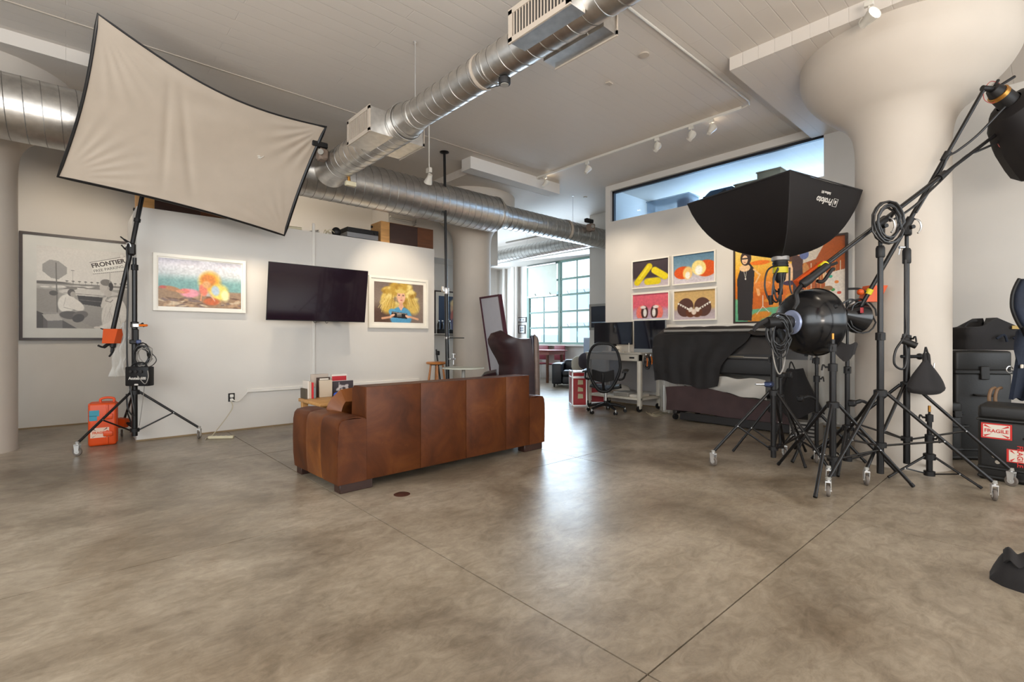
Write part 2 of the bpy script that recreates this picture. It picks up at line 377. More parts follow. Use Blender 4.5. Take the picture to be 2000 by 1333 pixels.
# ------------------------------------------------------------------ painted flat prints
class Paint:
    def __init__(s, w, h):
        s.w, s.h = w, h; y, x = np.mgrid[0:h, 0:w]; s.X = (x + .5) / w; s.Y = (y + .5) / h; s.a = np.zeros((h, w, 3)); s.asp = w / h
    def c(s, col): return np.array(col, float) / 255
    def put(s, m, col):
        col = s.c(col) if not isinstance(col, np.ndarray) else col
        s.a = s.a * (1 - m[..., None]) + col * m[..., None]; return s
    def vgrad(s, stops, y0=0., y1=1.):
        ys = [p for p, _ in stops]; out = np.stack([np.interp(s.Y, ys, [c[i] / 255 for _, c in stops]) for i in range(3)], -1)
        m = ((s.Y >= y0) & (s.Y <= y1)).astype(float); s.a = s.a * (1 - m[..., None]) + out * m[..., None]; return s
    def ell(s, cx, cy, rx, ry, col, rot=0., soft=.08, clip=None):
        a = math.radians(rot); dx = (s.X - cx) * s.asp; dy = s.Y - cy; rx = rx * s.asp
        u = dx * math.cos(a) + dy * math.sin(a); v = -dx * math.sin(a) + dy * math.cos(a)
        d = np.sqrt((u / rx) ** 2 + (v / ry) ** 2); m = np.clip((1 - d) / soft + .5, 0, 1)
        if clip is not None: m = m * clip
        return s.put(m, col)
    def poly(s, pts, col):
        m = np.zeros_like(s.X, bool); n = len(pts)
        for i in range(n):
            x0, y0 = pts[i]; x1, y1 = pts[(i + 1) % n]
            if y0 == y1: continue
            c = ((s.Y >= min(y0, y1)) & (s.Y < max(y0, y1)) & (s.X < (x1 - x0) * (s.Y - y0) / (y1 - y0) + x0)); m ^= c
        return s.put(m.astype(float), col)
    def line(s, pts, wd, col, soft=.5):
        for (x0, y0), (x1, y1) in zip(pts[:-1], pts[1:]):
            ax, ay, bx, by = x0 * s.asp, y0, x1 * s.asp, y1; px, py = s.X * s.asp, s.Y
            dx, dy = bx - ax, by - ay; t = np.clip(((px - ax) * dx + (py - ay) * dy) / max(dx * dx + dy * dy, 1e-9), 0, 1)
            d = np.hypot(px - ax - t * dx, py - ay - t * dy); s.put(np.clip((wd - d) / (wd * soft) + .0, 0, 1), col)
        return s
    def noise(s, amt, scale=6, m=None):
        k = rng.rand(max(2, int(s.h / scale)) + 2, max(2, int(s.w / scale)) + 2) * 2 - 1
        yi = s.Y * (k.shape[0] - 1.01); xi = s.X * (k.shape[1] - 1.01); y0 = yi.astype(int); x0 = xi.astype(int); fy = yi - y0; fx = xi - x0
        n = (k[y0, x0] * (1 - fx) + k[y0, x0 + 1] * fx) * (1 - fy) + (k[y0 + 1, x0] * (1 - fx) + k[y0 + 1, x0 + 1] * fx) * fy
        n = n * amt
        if m is not None: n = n * m
        s.a = np.clip(s.a * (1 + n[..., None]), 0, 1); return s
    def mesh(s, name, TL, TR, BL, parent, m=None):
        TL, TR, BL = Vector(TL), Vector(TR), Vector(BL); w, h = s.w, s.h
        Mi = wm(parent).inverted() if parent is not None else Matrix.Identity(4)
        TL2 = Mi @ TL; u = (Mi @ TR) - TL2; v = (Mi @ BL) - TL2
        xs = np.linspace(0, 1, w); ys = np.linspace(0, 1, h); gx, gy = np.meshgrid(xs, ys)
        co = np.array(TL2)[None, None] + gx[..., None] * np.array(u) + gy[..., None] * np.array(v)
        me = bpy.data.meshes.new(name); idx = np.arange(w * h).reshape(h, w)
        f = np.stack([idx[:-1, :-1], idx[1:, :-1], idx[1:, 1:], idx[:-1, 1:]], -1).reshape(-1, 4)
        me.vertices.add(w * h); me.vertices.foreach_set('co', co.reshape(-1)); me.loops.add(f.size); me.loops.foreach_set('vertex_index', f.reshape(-1))
        me.polygons.add(len(f)); me.polygons.foreach_set('loop_start', np.arange(0, f.size, 4)); me.update(calc_edges=True)
        a = me.attributes.new('paint', 'FLOAT_COLOR', 'POINT'); A = np.clip(s.a, 0, 1); A = np.where(A <= .04045, A / 12.92, ((A + .055) / 1.055) ** 2.4)
        a.data.foreach_set('color', np.concatenate([A, np.ones((h, w, 1))], -1).reshape(-1).astype(np.float32))
        me.materials.append(m or PRINT); o = bpy.data.objects.new(name, me); COL.objects.link(o); o.parent = parent; return o

# ================================================================== STRUCTURE
H = 4.31; YB = 9.61; XR = 8.02; XW = 11.5; YP = 7.53
X0, X1, Y0, Y1 = -3.4, 13.0, -5.5, 13.6
fl = struct(MB().box((X0, Y0, -.2), (X1 + .2, Y1, -.012)).build('floor', mat('joint_base', S(62, 50, 38), .9), smooth=False))  # dark base that shows in the gaps between the slabs
xs = [X0, -3.2, -.8, 1.605, 4.0, 6.4, 8.8, 11.2, X1 + .2]; ys = [Y0, -3.8, -1.4, 1.02, 3.4, 5.8, 8.2, 10.6, Y1]
for i in range(len(xs) - 1):
    for j in range(len(ys) - 1):
        g = .0035
        MB().box((xs[i] + g, ys[j] + g, -.012), (xs[i + 1] - g, ys[j + 1] - g, 0)).build('slab', CONCRETE, fl, smooth=False)
struct(MB().box((X0, Y0, H), (X1 + .2, Y1, H + .2)).build('ceiling', CEIL, smooth=False))
for (nx, a, b) in (('trim_1', (5.34, -.27), (XR, 2.375)), ('trim_2', (5.25, 6.95), (7.33, 9.4)), ('trim_3', (-1.8, 6.95), (.35, 9.4))):
    struct(MB().box((a[0], a[1], H - .14), (b[0], b[1], H + .01)).build(nx, CEIL, smooth=False))
# ceiling beams near the windows and at the picture wall
struct(MB().box((XW - .9, 7.8, 3.72), (XW + .1, Y1, H + .01)).build('trim_4', WHITE, smooth=False))
# walls
struct(MB().box((X0, YB, 0), (7.85, YB + .2, H)).build('wall_left', WHITE, smooth=False))
struct(MB().box((7.65, YB, 0), (7.85, Y1, H)).build('wall_far_left', WHITE, smooth=False))
struct(MB().box((7.85, Y1 - .2, 0), (X1, Y1, H)).build('wall_far', WHITE, smooth=False))
TY0, TY1, TZ0, TZ1 = 2.22, 5.94, 3.585, 4.20
struct(MB().box((XR, Y0, 0), (XR + .16, 6.06, TZ0)).box((XR, Y0, TZ1), (XR + .16, 6.06, H)).box((XR, Y0, TZ0), (XR + .16, TY0, TZ1))
       .box((XR, TY1, TZ0), (XR + .16, 6.06, TZ1)).build('wall_right', WHITE, smooth=False))
struct(MB().box((9.6, 5.9, 0), (9.8, 7.74, H)).build('wall_pier', WHITE, smooth=False))
struct(MB().box((XR + .16, 1.4, 3.2), (XW, 6.06, 3.3)).build('wall_loft_floor', WHITE, smooth=False))
struct(MB().box((XR + .16, 1.4, 3.3), (XW, 1.5, H)).box((XR + .16, 6.06, 3.3), (XW, 6.16, H)).build('wall_loft_side', WHITE, smooth=False))
# window wall with openings
WZ0, WZ1 = 1.10, 3.72
WY = (7.85, 9.07, 10.47, 11.88)
m = MB().box((XW, Y0, 0), (XW + .22, Y1, WZ0)).box((XW, 6.0, WZ1), (XW + .22, Y1, H)).box((XW, WY[-1], WZ0), (XW + .22, Y1, WZ1)) \
    .box((XW, 6.1, WZ0), (XW + .22, WY[0], WZ1)).box((XW, Y0, WZ0), (XW + .22, 6.1, 3.4)).box((XW, Y0, 4.22), (XW + .22, 6.1, H)) \
    .box((XW, Y0, 3.4), (XW + .22, 1.6, 4.22)).box((XW, 6.0, 3.4), (XW + .22, 6.1, 4.22))
struct(m.build('wall_window', WHITE, smooth=False))
# unseen walls, open along assumed windows
struct(MB().box((X0 - .2, Y0, 0), (X0, YB, .9)).box((X0 - .2, Y0, 3.9), (X0, YB, H)).box((X0 - .2, 5.2, .9), (X0, YB, 3.9)).box((X0 - .2, Y0, .9), (X0, -2.3, 3.9)).build('wall_side', WHITE, smooth=False))
struct(MB().box((X0, Y0 - .2, 0), (XR, Y0, .9)).box((X0, Y0 - .2, 4.0), (XR, Y0, H)).build('wall_back', WHITE, smooth=False))

# big window (metal frame, two visible bays)
win = struct(bpy.data.objects.new('window_1', None)); COL.objects.link(win)
WIN_ROWS = [WZ0, 1.62, 2.12, 2.635, 3.13, WZ1]
for k in range(3):
    a, b = WY[k], WY[k + 1]
    fm = MB().box((XW - .02, b - .05, WZ0), (XW + .08, b + .05, WZ1))
    if k == 0: fm.box((XW - .02, a - .05, WZ0), (XW + .08, a + .05, WZ1))
    for z in (WZ0 + .02, WZ1 - .03): fm.box((XW - .01, a, z - .035), (XW + .07, b, z + .035))
    fm.build('window_frame', GREEN, win, smooth=False)
    for z in WIN_ROWS[1:-1]: MB().box((XW, a + .05, z - .03), (XW + .06, b - .05, z + .03)).build('sash_bar', GREEN, win, smooth=False)
    mid = (a + b) / 2
    MB().box((XW + .01, mid - .012, WZ0), (XW + .045, mid + .012, WZ1)).build('glazing_bar', GREEN, win, smooth=False)
    for i in range(5):
        for (p, q) in ((a + .05, mid - .012), (mid + .012, b - .05)):
            MB().box((XW + .025, p, WIN_ROWS[i] + .02), (XW + .031, q, WIN_ROWS[i + 1] - .02)).build('pane', GLASS, win, smooth=False)
    for i in (1, 3):
        for t in (.25, .72):
            y = a + (b - a) * t
            MB().tube(bez([(XW - .02, y, WIN_ROWS[i] + .03), (XW - .06, y, WIN_ROWS[i] + .07), (XW - .05, y + .03, WIN_ROWS[i] + .11)], 4), .008, 6).build('latch', BLKPLASTIC, win)
MB().box((XW - .16, WY[0] - .05, WZ0 - .06), (XW + .02, WY[3] + .05, WZ0 - .01)).build('window_sill', WHITE, win, smooth=False)
sh = thing('roller_shade', 'half-lowered off-white roller shade over the left bay of the far window', 'shade', (XW - .05, 11.2, 3.7))
MB().cyl((XW - .07, WY[2] + .08, 3.66), (XW - .07, WY[3] - .02, 3.66), .035).build('roller', ALU, sh)
MB().grid(lambda u, v: (XW - .045 + .004 * math.sin(v * 9), WY[2] + .08 + u * (WY[3] - WY[2] - .12), 3.66 - v * (3.66 - 2.66)), 2, 10, .003).build('shade_cloth', mat('shade_cloth', S(214, 220, 208), .8), sh)
MB().box((XW - .06, WY[2] + .08, 2.63), (XW - .035, WY[3] - .04, 2.67)).build('hem_bar', ALU, sh)
# loft transom: frame + glass
lw = struct(bpy.data.objects.new('window_2', None)); COL.objects.link(lw)
t = .045
MB().box((XR + .06, TY0, TZ1 - t), (XR + .12, TY1, TZ1)).box((XR + .06, TY1 - t, TZ0), (XR + .12, TY1, TZ1)).box((XR + .06, TY0, TZ0), (XR + .12, TY0 + .012, TZ1)).box((XR + .06, TY0, TZ0), (XR + .12, TY1, TZ0 + .008)).build('window_frame', mat('dark_anodized', (.01, .012, .018), .4), lw, smooth=False)
MB().box((XR + .085, TY0 + .012, TZ0 + .008), (XR + .093, TY1 - t, TZ1 - t)).build('pane', GLASSBLUE, lw, smooth=False)
# partition block with chamfered upper corner at its near end
pz = 2.876
m = MB(); m.box((.635, YP, 0), (4.925, YP + 1.2, pz)); o = struct(m.build('wall_partition', WHITE, smooth=False))
struct(MB().box((.63, YP - .006, 0), (4.92, YP + .01, .018)).build('shadow_line_partition', SHADOWLINE, smooth=False))  # thin tan strips painting the shadow line along the wall feet
struct(MB().box((X0, YB - .006, 0), (7.85, YB + .01, .018)).build('shadow_line_left', SHADOWLINE, smooth=False))
struct(MB().box((XR - .008, Y0, 0), (XR + .01, 6.06, .02)).build('shadow_line_right', SHADOWLINE, smooth=False))
# columns with flared capitals
def column(name, x, y, top, rt=.84, r=.39):
    pr = [(r + .01, 0), (r + .01, .01), (r, .03), (r, 1.2), (r, 2.9)]
    K = [(.39, 3.15), (.397, 3.26), (.425, 3.40), (.50, 3.52), (.60, 3.605), (.70, 3.70), (.80, 3.81), (.865, 3.92), (.895, 4.03)]
    pr += [(p.x, p.z) for p in bez([(a, 0, b) for a, b in K], 4)]
    pr += [(.895, top + .05)]
    o = MB().lathe(pr, (x, y, 0), n=64).build(name, COLPAINT, ang=60); return struct(o)
column('column_right', 6.32, 1.055, H - .14); column('column_middle', 6.27, 8.17, H - .14); column('column_left', -.80, 8.0, H - .14)
# building across the street, blown out by daylight
bd = thing('building', 'pale building across the street beyond the big far window', 'building', (24, 12, 0))
MB().box((24, 2, -6), (27, 30, 5.2)).build('facade', mat('pale_facade', S(205, 212, 220), .9), bd, smooth=False)
for i in range(6):
    for j in range(3): MB().box((23.93, 9 + i * 2.6, -1 + j * 2.1), (24.02, 10.5 + i * 2.6, .2 + j * 2.1)).build('window_pane', mat('pale_blue_glass', S(160, 180, 200), .2), bd, smooth=False)

# ================================================================== DUCTS
def duct(name, label, axis_pts, radii, pitch=.133, hangers=()):
    """axis_pts along one straight axis; radii at each"""
    p0 = Vector(axis_pts[0]); p1 = Vector(axis_pts[-1]); d = (p1 - p0).normalized(); Lh = (p1 - p0).length
    t = thing(name, label, 'duct', tuple(p0))
    prof = [(r, (Vector(p) - p0).length) for p, r in zip(axis_pts, radii)]
    MB().lathe([(.01, 0)] + prof + [(.01, prof[-1][1])], p0, d, 48).build('pipe', GALV, t, ang=25)
    def R(s):
        for (ra, a), (rb, b) in zip(prof[:-1], prof[1:]):
            if a <= s <= b: return ra + (rb - ra) * (s - a) / max(b - a, 1e-6)
        return prof[-1][0]
    x, y, _ = frame_of(d); n = int(Lh / pitch * 28); pts = []
    for i in range(n + 1):
        s = Lh * i / n; a = 2 * PI * s / pitch; pts.append(p0 + d * s + (x * math.cos(a) + y * math.sin(a)) * (R(s) + .0005))
    MB().tube(pts, .0042, 4).build('spiral_seam', GALVSEAM, t)
    return t, d, x, y
def band(t, c, axis, r, wd=.05, m=None, name='collar_band'):
    MB().lathe([(r, -wd / 2), (r + .007, -wd / 2), (r + .007, wd / 2), (r, wd / 2)], c, axis, 40).build(name, m or GALV, t)
DZ2 = 3.535
d2, _, _, _ = duct('duct', 'large spiral metal duct running the length of the studio under the ceiling', [(-3.3, 6.9, DZ2), (5.8, 6.9, DZ2), (6.02, 6.9, DZ2 - .01), (9.4, 6.9, DZ2 - .01)], [.315, .315, .215, .215])
band(d2, (5.8, 6.9, DZ2), (1, 0, 0), .315, .035); band(d2, (7.75, 6.9, DZ2), (1, 0, 0), .215, .07, GRILLE)
DX = 2.66; DZ = 3.55
d1, _, _, _ = duct('duct', 'branch spiral duct with air outlet boxes, crossing overhead towards the camera', [(DX, 6.62, DZ), (DX, 4.62, DZ), (DX, 4.36, DZ), (DX, -2.0, DZ)], [.19, .19, .142, .142])
band(d1, (DX, 6.45, DZ), (0, 1, 0), .19, .05, GRILLE); band(d1, (DX, 4.38, DZ), (0, 1, 0), .143, .02); band(d1, (DX, 4.6, DZ), (0, 1, 0), .19, .02); band(d1, (DX, 3.30, DZ), (0, 1, 0), .143, .03, GRILLE); band(d1, (DX, 3.18, DZ), (0, 1, 0), .143, .015)
MB().lathe([(.235, 0), (.20, .16), (.19, .3)], (DX, 6.9 - .30, DZ), (0, -1, 0), 40).build('saddle', GALV, d1)
d3, _, _, _ = duct('duct', 'distant spiral duct crossing the far room before the window', [(8.95, 6.95, 3.55), (8.95, 10.9, 3.55), (8.95, 11.05, 3.55), (8.95, 13.3, 3.55)], [.18, .18, .145, .145])
def outlet(y0, y1, xa, xb, z0, z1, label):
    t = thing('air_outlet', label, 'vent', ((xa + xb) / 2, (y0 + y1) / 2, z0))
    for (a, b, s) in ((xa, DX - .10, -1), (DX + .10, xb, 1)):
        MB().box((a, y0, z0), (b, y1, z1)).build('plenum_box', GALV, t, smooth=False)
        xo = a if s < 0 else b; e = .012 * s
        fr = MB(); q = .03
        fr.box((xo, y0 - .01, z0 - .01), (xo + e, y1 + .01, z0 + q)).box((xo, y0 - .01, z1 - q), (xo + e, y1 + .01, z1 + .01)).box((xo, y0 - .01, z0), (xo + e, y0 + q, z1)).box((xo, y1 - q, z0), (xo + e, y1 + .01, z1))
        fo = fr.build('grille_frame', GRILLE, t, smooth=False)
        MB().box((xo - .002 * s, y0 + q, z0 + q), (xo + .001 * s, y1 - q, z1 - q)).build('grille_back', DARK, t, smooth=False)
        n = 17
        for k in range(n):
            y = y0 + q + (y1 - y0 - 2 * q) * (k + .5) / n
            MB().box((xo + .001 * s, y - .004, z0 + q), (xo + .009 * s, y + .004, z1 - q)).build('grille_slat', GRILLE, fo, smooth=False)
    return t
outlet(2.10, 2.68, 2.41, 2.90, 3.42, 3.65, 'nearer two-sided air outlet box with slatted grille on the branch duct')
outlet(4.70, 5.22, 2.30, 2.93, 3.385, 3.64, 'farther two-sided air outlet box on the branch duct beside the white reflector')
# sensor under branch duct
sn = thing('duct_sensor', 'small black round sensor hanging under the branch duct', 'sensor', (DX, 3.05, 3.36))
MB().lathe([(.001, 0), (.045, 0), (.05, .01), (.05, .05), (.001, .05)], (DX + .02, 3.05, 3.352), n=20).build('housing', BLKPLASTIC, sn)
MB().lathe([(.001, 0), (.035, 0), (.035, .006)], (DX + .02, 3.05, 3.347), n=20).build('lens', GREYPLASTIC, sn)
MB().tube(bez([(DX + .05, 3.05, 3.36), (DX + .06, 3.16, 3.40), (DX + .02, 3.30, 3.41)], 6), .004, 6).build('cord', CABLE, sn)
# damper motors
def damper(c, label, s=1.):
    c = Vector(c); t = thing('damper_motor', label, 'motor', tuple(c))
    MB().cbox(c + Vector((0, 0, 0)), (.12 * s, .15 * s, .14 * s), bev=.02).build('motor_housing', mat('dusty_housing', S(128, 112, 100), .6), t)
    MB().cbox(c + Vector((-.03 * s, .02, .13 * s)), (.20 * s, .08 * s, .07 * s), bev=.01).build('control_box', BLKPLASTIC, t)
    MB().lathe([(.001, 0), (.035, 0), (.035, .03), (.001, .03)], c + Vector((-.05 * s, -.08 * s, 0)), (-.4, -1, 0), 14).build('dial', GREYPLASTIC, t)
    MB().cyl(c + Vector((.06, 0, 0)), c + Vector((.14, 0, .01)), .012).build('shaft', ALU, t)
    return t
damper((2.42, 6.28, 3.60), 'damper motor clamped to the branch duct by the reflector corner')
damper((8.25, 6.62, 3.62), 'damper motor on the long duct where it meets the picture wall', 1.1)
jb = thing('duct_thermostat', 'small cream sensor box hanging under the branch duct end', 'sensor', (2.78, 6.25, 3.3))
MB().box((2.71, 6.21, 3.27), (2.85, 6.27, 3.33), .006).build('housing', CREAM, jb); MB().cyl((2.76, 6.24, 3.33), (2.75, 6.24, 3.41), .02).build('stem', GOLD, jb)
# hangers
def hanger(x, y, z0, label, r=.004):
    t = MB().cyl((x, y, z0), (x, y, H), r, n=6).lathe([(.001, -.012), (.02, -.012), (.02, 0)], (x, y, H), n=12).build('duct_hanger', ALU); tag(t, label, 'hanger'); return t
hanger(DX, 4.42, DZ + .14, 'thin rod hanging the branch duct from the ceiling'); hanger(8.0, 6.9, DZ2 + .2, 'thin rod hanging the long duct near the picture wall'); hanger(8.95, 9.3, 3.73, 'thin rod hanging the distant duct in the far room')
# conduits on the ceiling
def pipe(name, pts, r, m, label, cat='conduit', n=8):
    o = MB().tube(pts, r, n).build(name, m); return tag(o, label, cat)
pipe('ceiling_conduit', [(3.2, 2.62, H - .02), (6.45, 2.62, H - .02), (6.55, 2.66, H - .02), (6.58, 2.76, H - .025)], .012, LAMPW, 'thin white conduit on the ceiling leading to the lamp track')
pipe('ceiling_conduit', [(-3.3, 6.35, H - .004), (5.9, 6.35, H - .004)], .005, GRILLE, 'thin conduit along the ceiling beside the long duct')
#pipe('ceiling_conduit', [(4.3, 6.6, H - .015), (4.3, 4.1, H - .015)], .006, LAMPW, 'short thin conduit on the ceiling above the outlet boxes')
pipe('far_conduit', [(7.0, 8.3, 3.72), (8.4, 7.6, 3.72), (8.4, 9.5, 3.74)], .02, LAMPW, 'white pipe under the far ceiling behind the long duct')
for (px, py, r, lb) in ((1258, 106, .055, 'round ceiling patch between branch duct and lamp track'), (1143, 385, .04, 'small round ceiling fitting near the picture wall')):
    p = PZ(px, py, H); tag(MB().lathe([(.001, -.018), (r, -.015), (r, .002)], (p.x, p.y, H), n=24).build('ceiling_disc', GRILLE), lb, 'ceiling fitting')
p = PZ(1190, 162, H); tag(MB().box((p.x - .04, p.y - .03, H - .015), (p.x + .04, p.y + .03, H + .002), .004).build('ceiling_plate', GRILLE), 'small rectangular plate on the ceiling beyond the round patch', 'ceiling fitting')
# short beams / soffits on ceiling
struct(MB().box((5.0, 6.55, H - .20), (7.2, 6.80, H + .01)).build('trim_5', WHITE, smooth=False))

# ================================================================== LAMP TRACK + SPOTS
tr = thing('lamp_track', 'white lamp track along the ceiling in front of the picture wall', 'track', (6.58, 4.6, H - .03))
MB().box((6.56, 2.76, H - .035), (6.60, 6.55, H)).build('rail', LAMPW, tr, smooth=False)
MB().box((6.555, 6.5, H - .04), (6.605, 6.56, H)).build('end_cap', LAMPW, tr, smooth=False)
def track_head(p, aim, label, lit=True, group=None, s=1., zc=H - .035):
    p = Vector(p); d = (Vector(aim) - p).normalized()
    t = thing('track_spotlight', label, 'spotlight', tuple(p), group=group)
    MB().box((p.x - .018, p.y - .035, zc - .045), (p.x + .018, p.y + .035, zc), .004).build('adapter', LAMPW, t)
    q = Vector((p.x, p.y, zc - .045)); c = q + Vector((0, 0, -.10)) * s
    x, y, _ = frame_of(d)
    MB().cyl(q, c, .009, n=8).build('stem', LAMPW, t)
    yk = []
    for k in range(13):
        a = PI * k / 12; yk.append(c + x * math.cos(a) * .062 * s - d * math.sin(a) * .075 * s)
    MB().tube(yk, .005, 6).build('yoke', LAMPW, t)
    hd = MB().lathe([(.001, -.07), (.028, -.07), (.034, -.02), (.052, .035), (.056, .06), (.050, .06), (.046, .036), (.001, .036)], c, d, 24)
    hd.v = [c + (v - c) * s for v in hd.v]; hd.build('lamp_head', LAMPW, t)
    lm = MB().lathe([(.001, .045), (.030, .047), (.044, .05)], c, d, 20); lm.v = [c + (v - c) * s for v in lm.v]
    lm.build('bulb_face', GLOW if lit else DARK, t)
    return c + d * .08 * s, d
TRX = 6.58
heads = [((1065, 350), (XR, 7.2, 2.0), 'leftmost spotlight of the ceiling track by the picture wall', True, (7.9, 5.5, 2.0)),
         ((1147, 322), (XR, 5.0, 2.2), 'second spotlight from the left on the ceiling track', False, (XR, 5.0, 2.0)),
         ((1283, 278), (XR, 4.2, 1.6), 'middle spotlight of the ceiling track, wide round head', False, (XR, 4.3, 2.0)),
         ((1350, 258), (XR, 3.3, 1.8), 'spotlight with looped cord, second from the right on the track', False, (XR, 3.6, 2.0)),
         ((1389, 245), (XR, 3.0, 1.7), 'rightmost spotlight of the ceiling track, lit', True, (XR, 2.8, 1.9))]
for (pp, aim, lb, lit, tgt) in heads:
    q = PX(pp[0], pp[1], TRX); c, d = track_head((TRX, q.y, 0), tgt, lb, lit, 'spotlights on the ceiling track')
    spot('track_beam', c + d * .02, tgt, 150 if lit else 70, ang=62)
q = PZ(1697, 2, H - .14); c, d = track_head((q.x, q.y, 0), (3.3, -1.5, 0.8), 'lit spotlight on the ceiling above the black stands', True, zc=H - .14, s=1.05)
spot('column_beam', c + d * .03, (5.2, 1.0, 0), 30, ang=80)
# drop spotlight between the ducts
q = PY(838, 300, 5.9); q.z = 0
dr = thing('drop_rod_spotlight', 'white spotlight on a long drop rod between the ducts and the black pole', 'spotlight', (q.x, q.y, H))
MB().cyl((q.x, q.y, H), (q.x, q.y, 3.62), .008, n=8).build('rod', LAMPW, dr); MB().lathe([(.001, -.02), (.05, -.02), (.05, 0)], (q.x, q.y, H), n=16).build('canopy', LAMPW, dr)
MB().cbox((q.x, q.y, 3.62), (.05, .09, .07), bev=.006).build('adapter', LAMPW, dr)
aim = Vector((4.1, YP, 1.9)); c = Vector((q.x, q.y, 3.50)); d = (aim - c).normalized()
MB().lathe([(.001, -.07), (.03, -.07), (.036, -.02), (.055, .035), (.06, .06), (.052, .06), (.045, .04), (.001, .04)], c, d, 22).build('lamp_head', LAMPW, dr)
MB().lathe([(.001, .05), (.046, .052)], c, d, 18).build('bulb_face', GLOW, dr); MB().cyl(c, (q.x, q.y, 3.6), .009, n=8).build('stem', LAMPW, dr)
spot('wall_beam', c + d * .08, (4.15, YP, 1.9), 150, ang=60)
# spotlights of the hidden track in front of the television wall
for (x, yy, tx, tz, e, lb) in ((.35, 7.36, -.1, 2.1, 110, 'first clamped spotlight behind the white reflector, aimed at the rear wall'), (1.25, 6.42, 1.35, 2.1, 140, 'second clamped spotlight behind the white reflector, before the rock picture'), (1.72, 6.42, 2.5, 2.0, 120, 'third clamped spotlight behind the white reflector, before the television'), (2.35, 7.62, 3.9, 3.3, 110, 'fourth clamped spotlight hidden by the reflector corner, aimed over the partition')):
    zc_ = 3.62
    c, d = track_head((x, yy, 0), (tx, YB if yy > 7 else YP, tz), lb, True, 'drop spotlights behind the reflector', zc=zc_)
    tag(MB().tube([(x, yy, zc_ - .01), (x, yy, zc_ + .02), (x, 6.9 + (.27 if yy > 6.9 else -.27), zc_ + .02)], .008, 8).build('duct_bracket', LAMPW), 'bracket of the ' + lb.split(' ')[0] + ' spotlight on the long duct', 'bracket')
    spot('wall_beam', c + d * .02, (tx, YB if yy > 7 else YP, tz), e, ang=78 if yy > 7 else 66)
# far room lamps
for (px, py, Y, lit) in ((967, 494, 9.2, True), (994, 508, 10.3, False), (1119, 484, 7.9, True), (1147, 480, 7.6, False)):
    q = PY(px, py, Y) if False else PX(px, py, 9.3); 
    c, d = track_head((q.x, q.y, 0), (q.x - .8, q.y + .5, 1.5), {967: 'small lit spotlight in the far room just right of the middle column', 994: 'small unlit spotlight in the far room above the pipes', 1119: 'lit spotlight in the far room above the window mullion', 1147: 'white spotlight in the far room nearest the picture wall corner'}[px], lit, 'far room spotlights', zc=q.z + .15)
    MB()
pipe('far_lamp_rail', [(9.3, 6.2, PX(1119, 484, 9.3).z + .16), (9.3, 11.5, PX(1119, 484, 9.3).z + .16)], .015, LAMPW, 'thin rail carrying the far room spotlights')
spot('far_beam', (7.6, 9.2, 3.5), (6.5, 8.3, 2.6), 30)
spot('capital_beam', (5.2, 6.9 - .9, 3.0), (6.1, 8.0, 3.2), 12, ang=60)

# ================================================================== PICTURES
def picture(name, label, O, ux, wd, z0, z1, nrm, fw=.03, depth=.045, fm=None, matw=0., P=None, matm=None, glass=False, recess=.018):
    """O = bottom-left corner on the wall (seen from the room), ux along the wall to the right, nrm = out of the wall"""
    O = Vector(O); ux = Vector(ux).normalized(); nrm = Vector(nrm).normalized(); fm = fm or FRAMEW
    t = thing(name, label, 'picture', tuple(O + ux * wd / 2 + Vector((0, 0, z0)) - Vector((0, 0, O.z))))
    def bx(a0, a1, b0, b1, d0, d1):
        return ([(a0, b0), (a1, b0), (a1, b1), (a0, b1)], d0, d1)
    def add(mb, a0, a1, b0, b1, d0, d1):
        mb.prism([(a0, b0), (a1, b0), (a1, b1), (a0, b1)], O * 1.0 + nrm * d0 - Vector((0, 0, O.z)), ux, UP, nrm * (d1 - d0))
    mb = MB(); add(mb, 0, wd, z0, z0 + fw, 0, depth); add(mb, 0, wd, z1 - fw, z1, 0, depth); add(mb, 0, fw, z0 + fw, z1 - fw, 0, depth); add(mb, wd - fw, wd, z0 + fw, z1 - fw, 0, depth)
    mb.build('frame', fm, t, smooth=False)
    mb = MB(); add(mb, fw * .5, wd - fw * .5, z0 + fw * .5, z1 - fw * .5, .001, depth - recess); mb.build('mat_board', matm or MATB, t, smooth=False)
    if P is not None:
        i = fw + matw; a = O - Vector((0, 0, O.z)) + nrm * (depth - recess + .0015)
        P.mesh('print', a + ux * i + UP * (z1 - i), a + ux * (wd - i) + UP * (z1 - i), a + ux * i + UP * (z0 + i), t)
    return t
XU = Vector((1, 0, 0)); NY = Vector((0, -1, 0)); YU = Vector((0, -1, 0)); NX = Vector((-1, 0, 0))

# --- black and white street photograph
P = Paint(260, 240)
P.vgrad([(0, (206, 203, 198)), (.42, (220, 217, 212)), (.46, (186, 183, 178)), (.52, (160, 157, 152)), (.7, (150, 147, 142)), (1, (142, 138, 134))])
P.ell(.12, .445, .20, .02, (84, 80, 76), 0, .4); P.ell(.55, .455, .5, .010, (120, 116, 112), 0, .4)
for i in range(11): P.line([(.28 + i * .06, .415), (.28 + i * .06, .46)], .0025, (110, 108, 104)); P.ell(.28 + i * .06, .413, .016, .007, (96, 93, 90))
P.line([(.335, .28), (.335, .44)], .0025, (120, 118, 114)); P.ell(.335, .28, .018, .005, (120, 118, 114))
for i in range(26): P.ell(rng.rand(), .47 + .035 * rng.rand(), .045, .010, [(214, 211, 206), (120, 116, 112), (236, 233, 228)][i % 3], 0, .5)
P.ell(.50, .545, .30, .045, (204, 201, 196), 0, .15); P.line([(.25, .56), (.80, .585)], .004, (110, 106, 102)); P.poly([(.38, .585), (.63, .60), (.61, .72), (.40, .69)], (36, 31, 30)); P.line([(.40, .64), (.62, .655)], .004, (110, 104, 100))
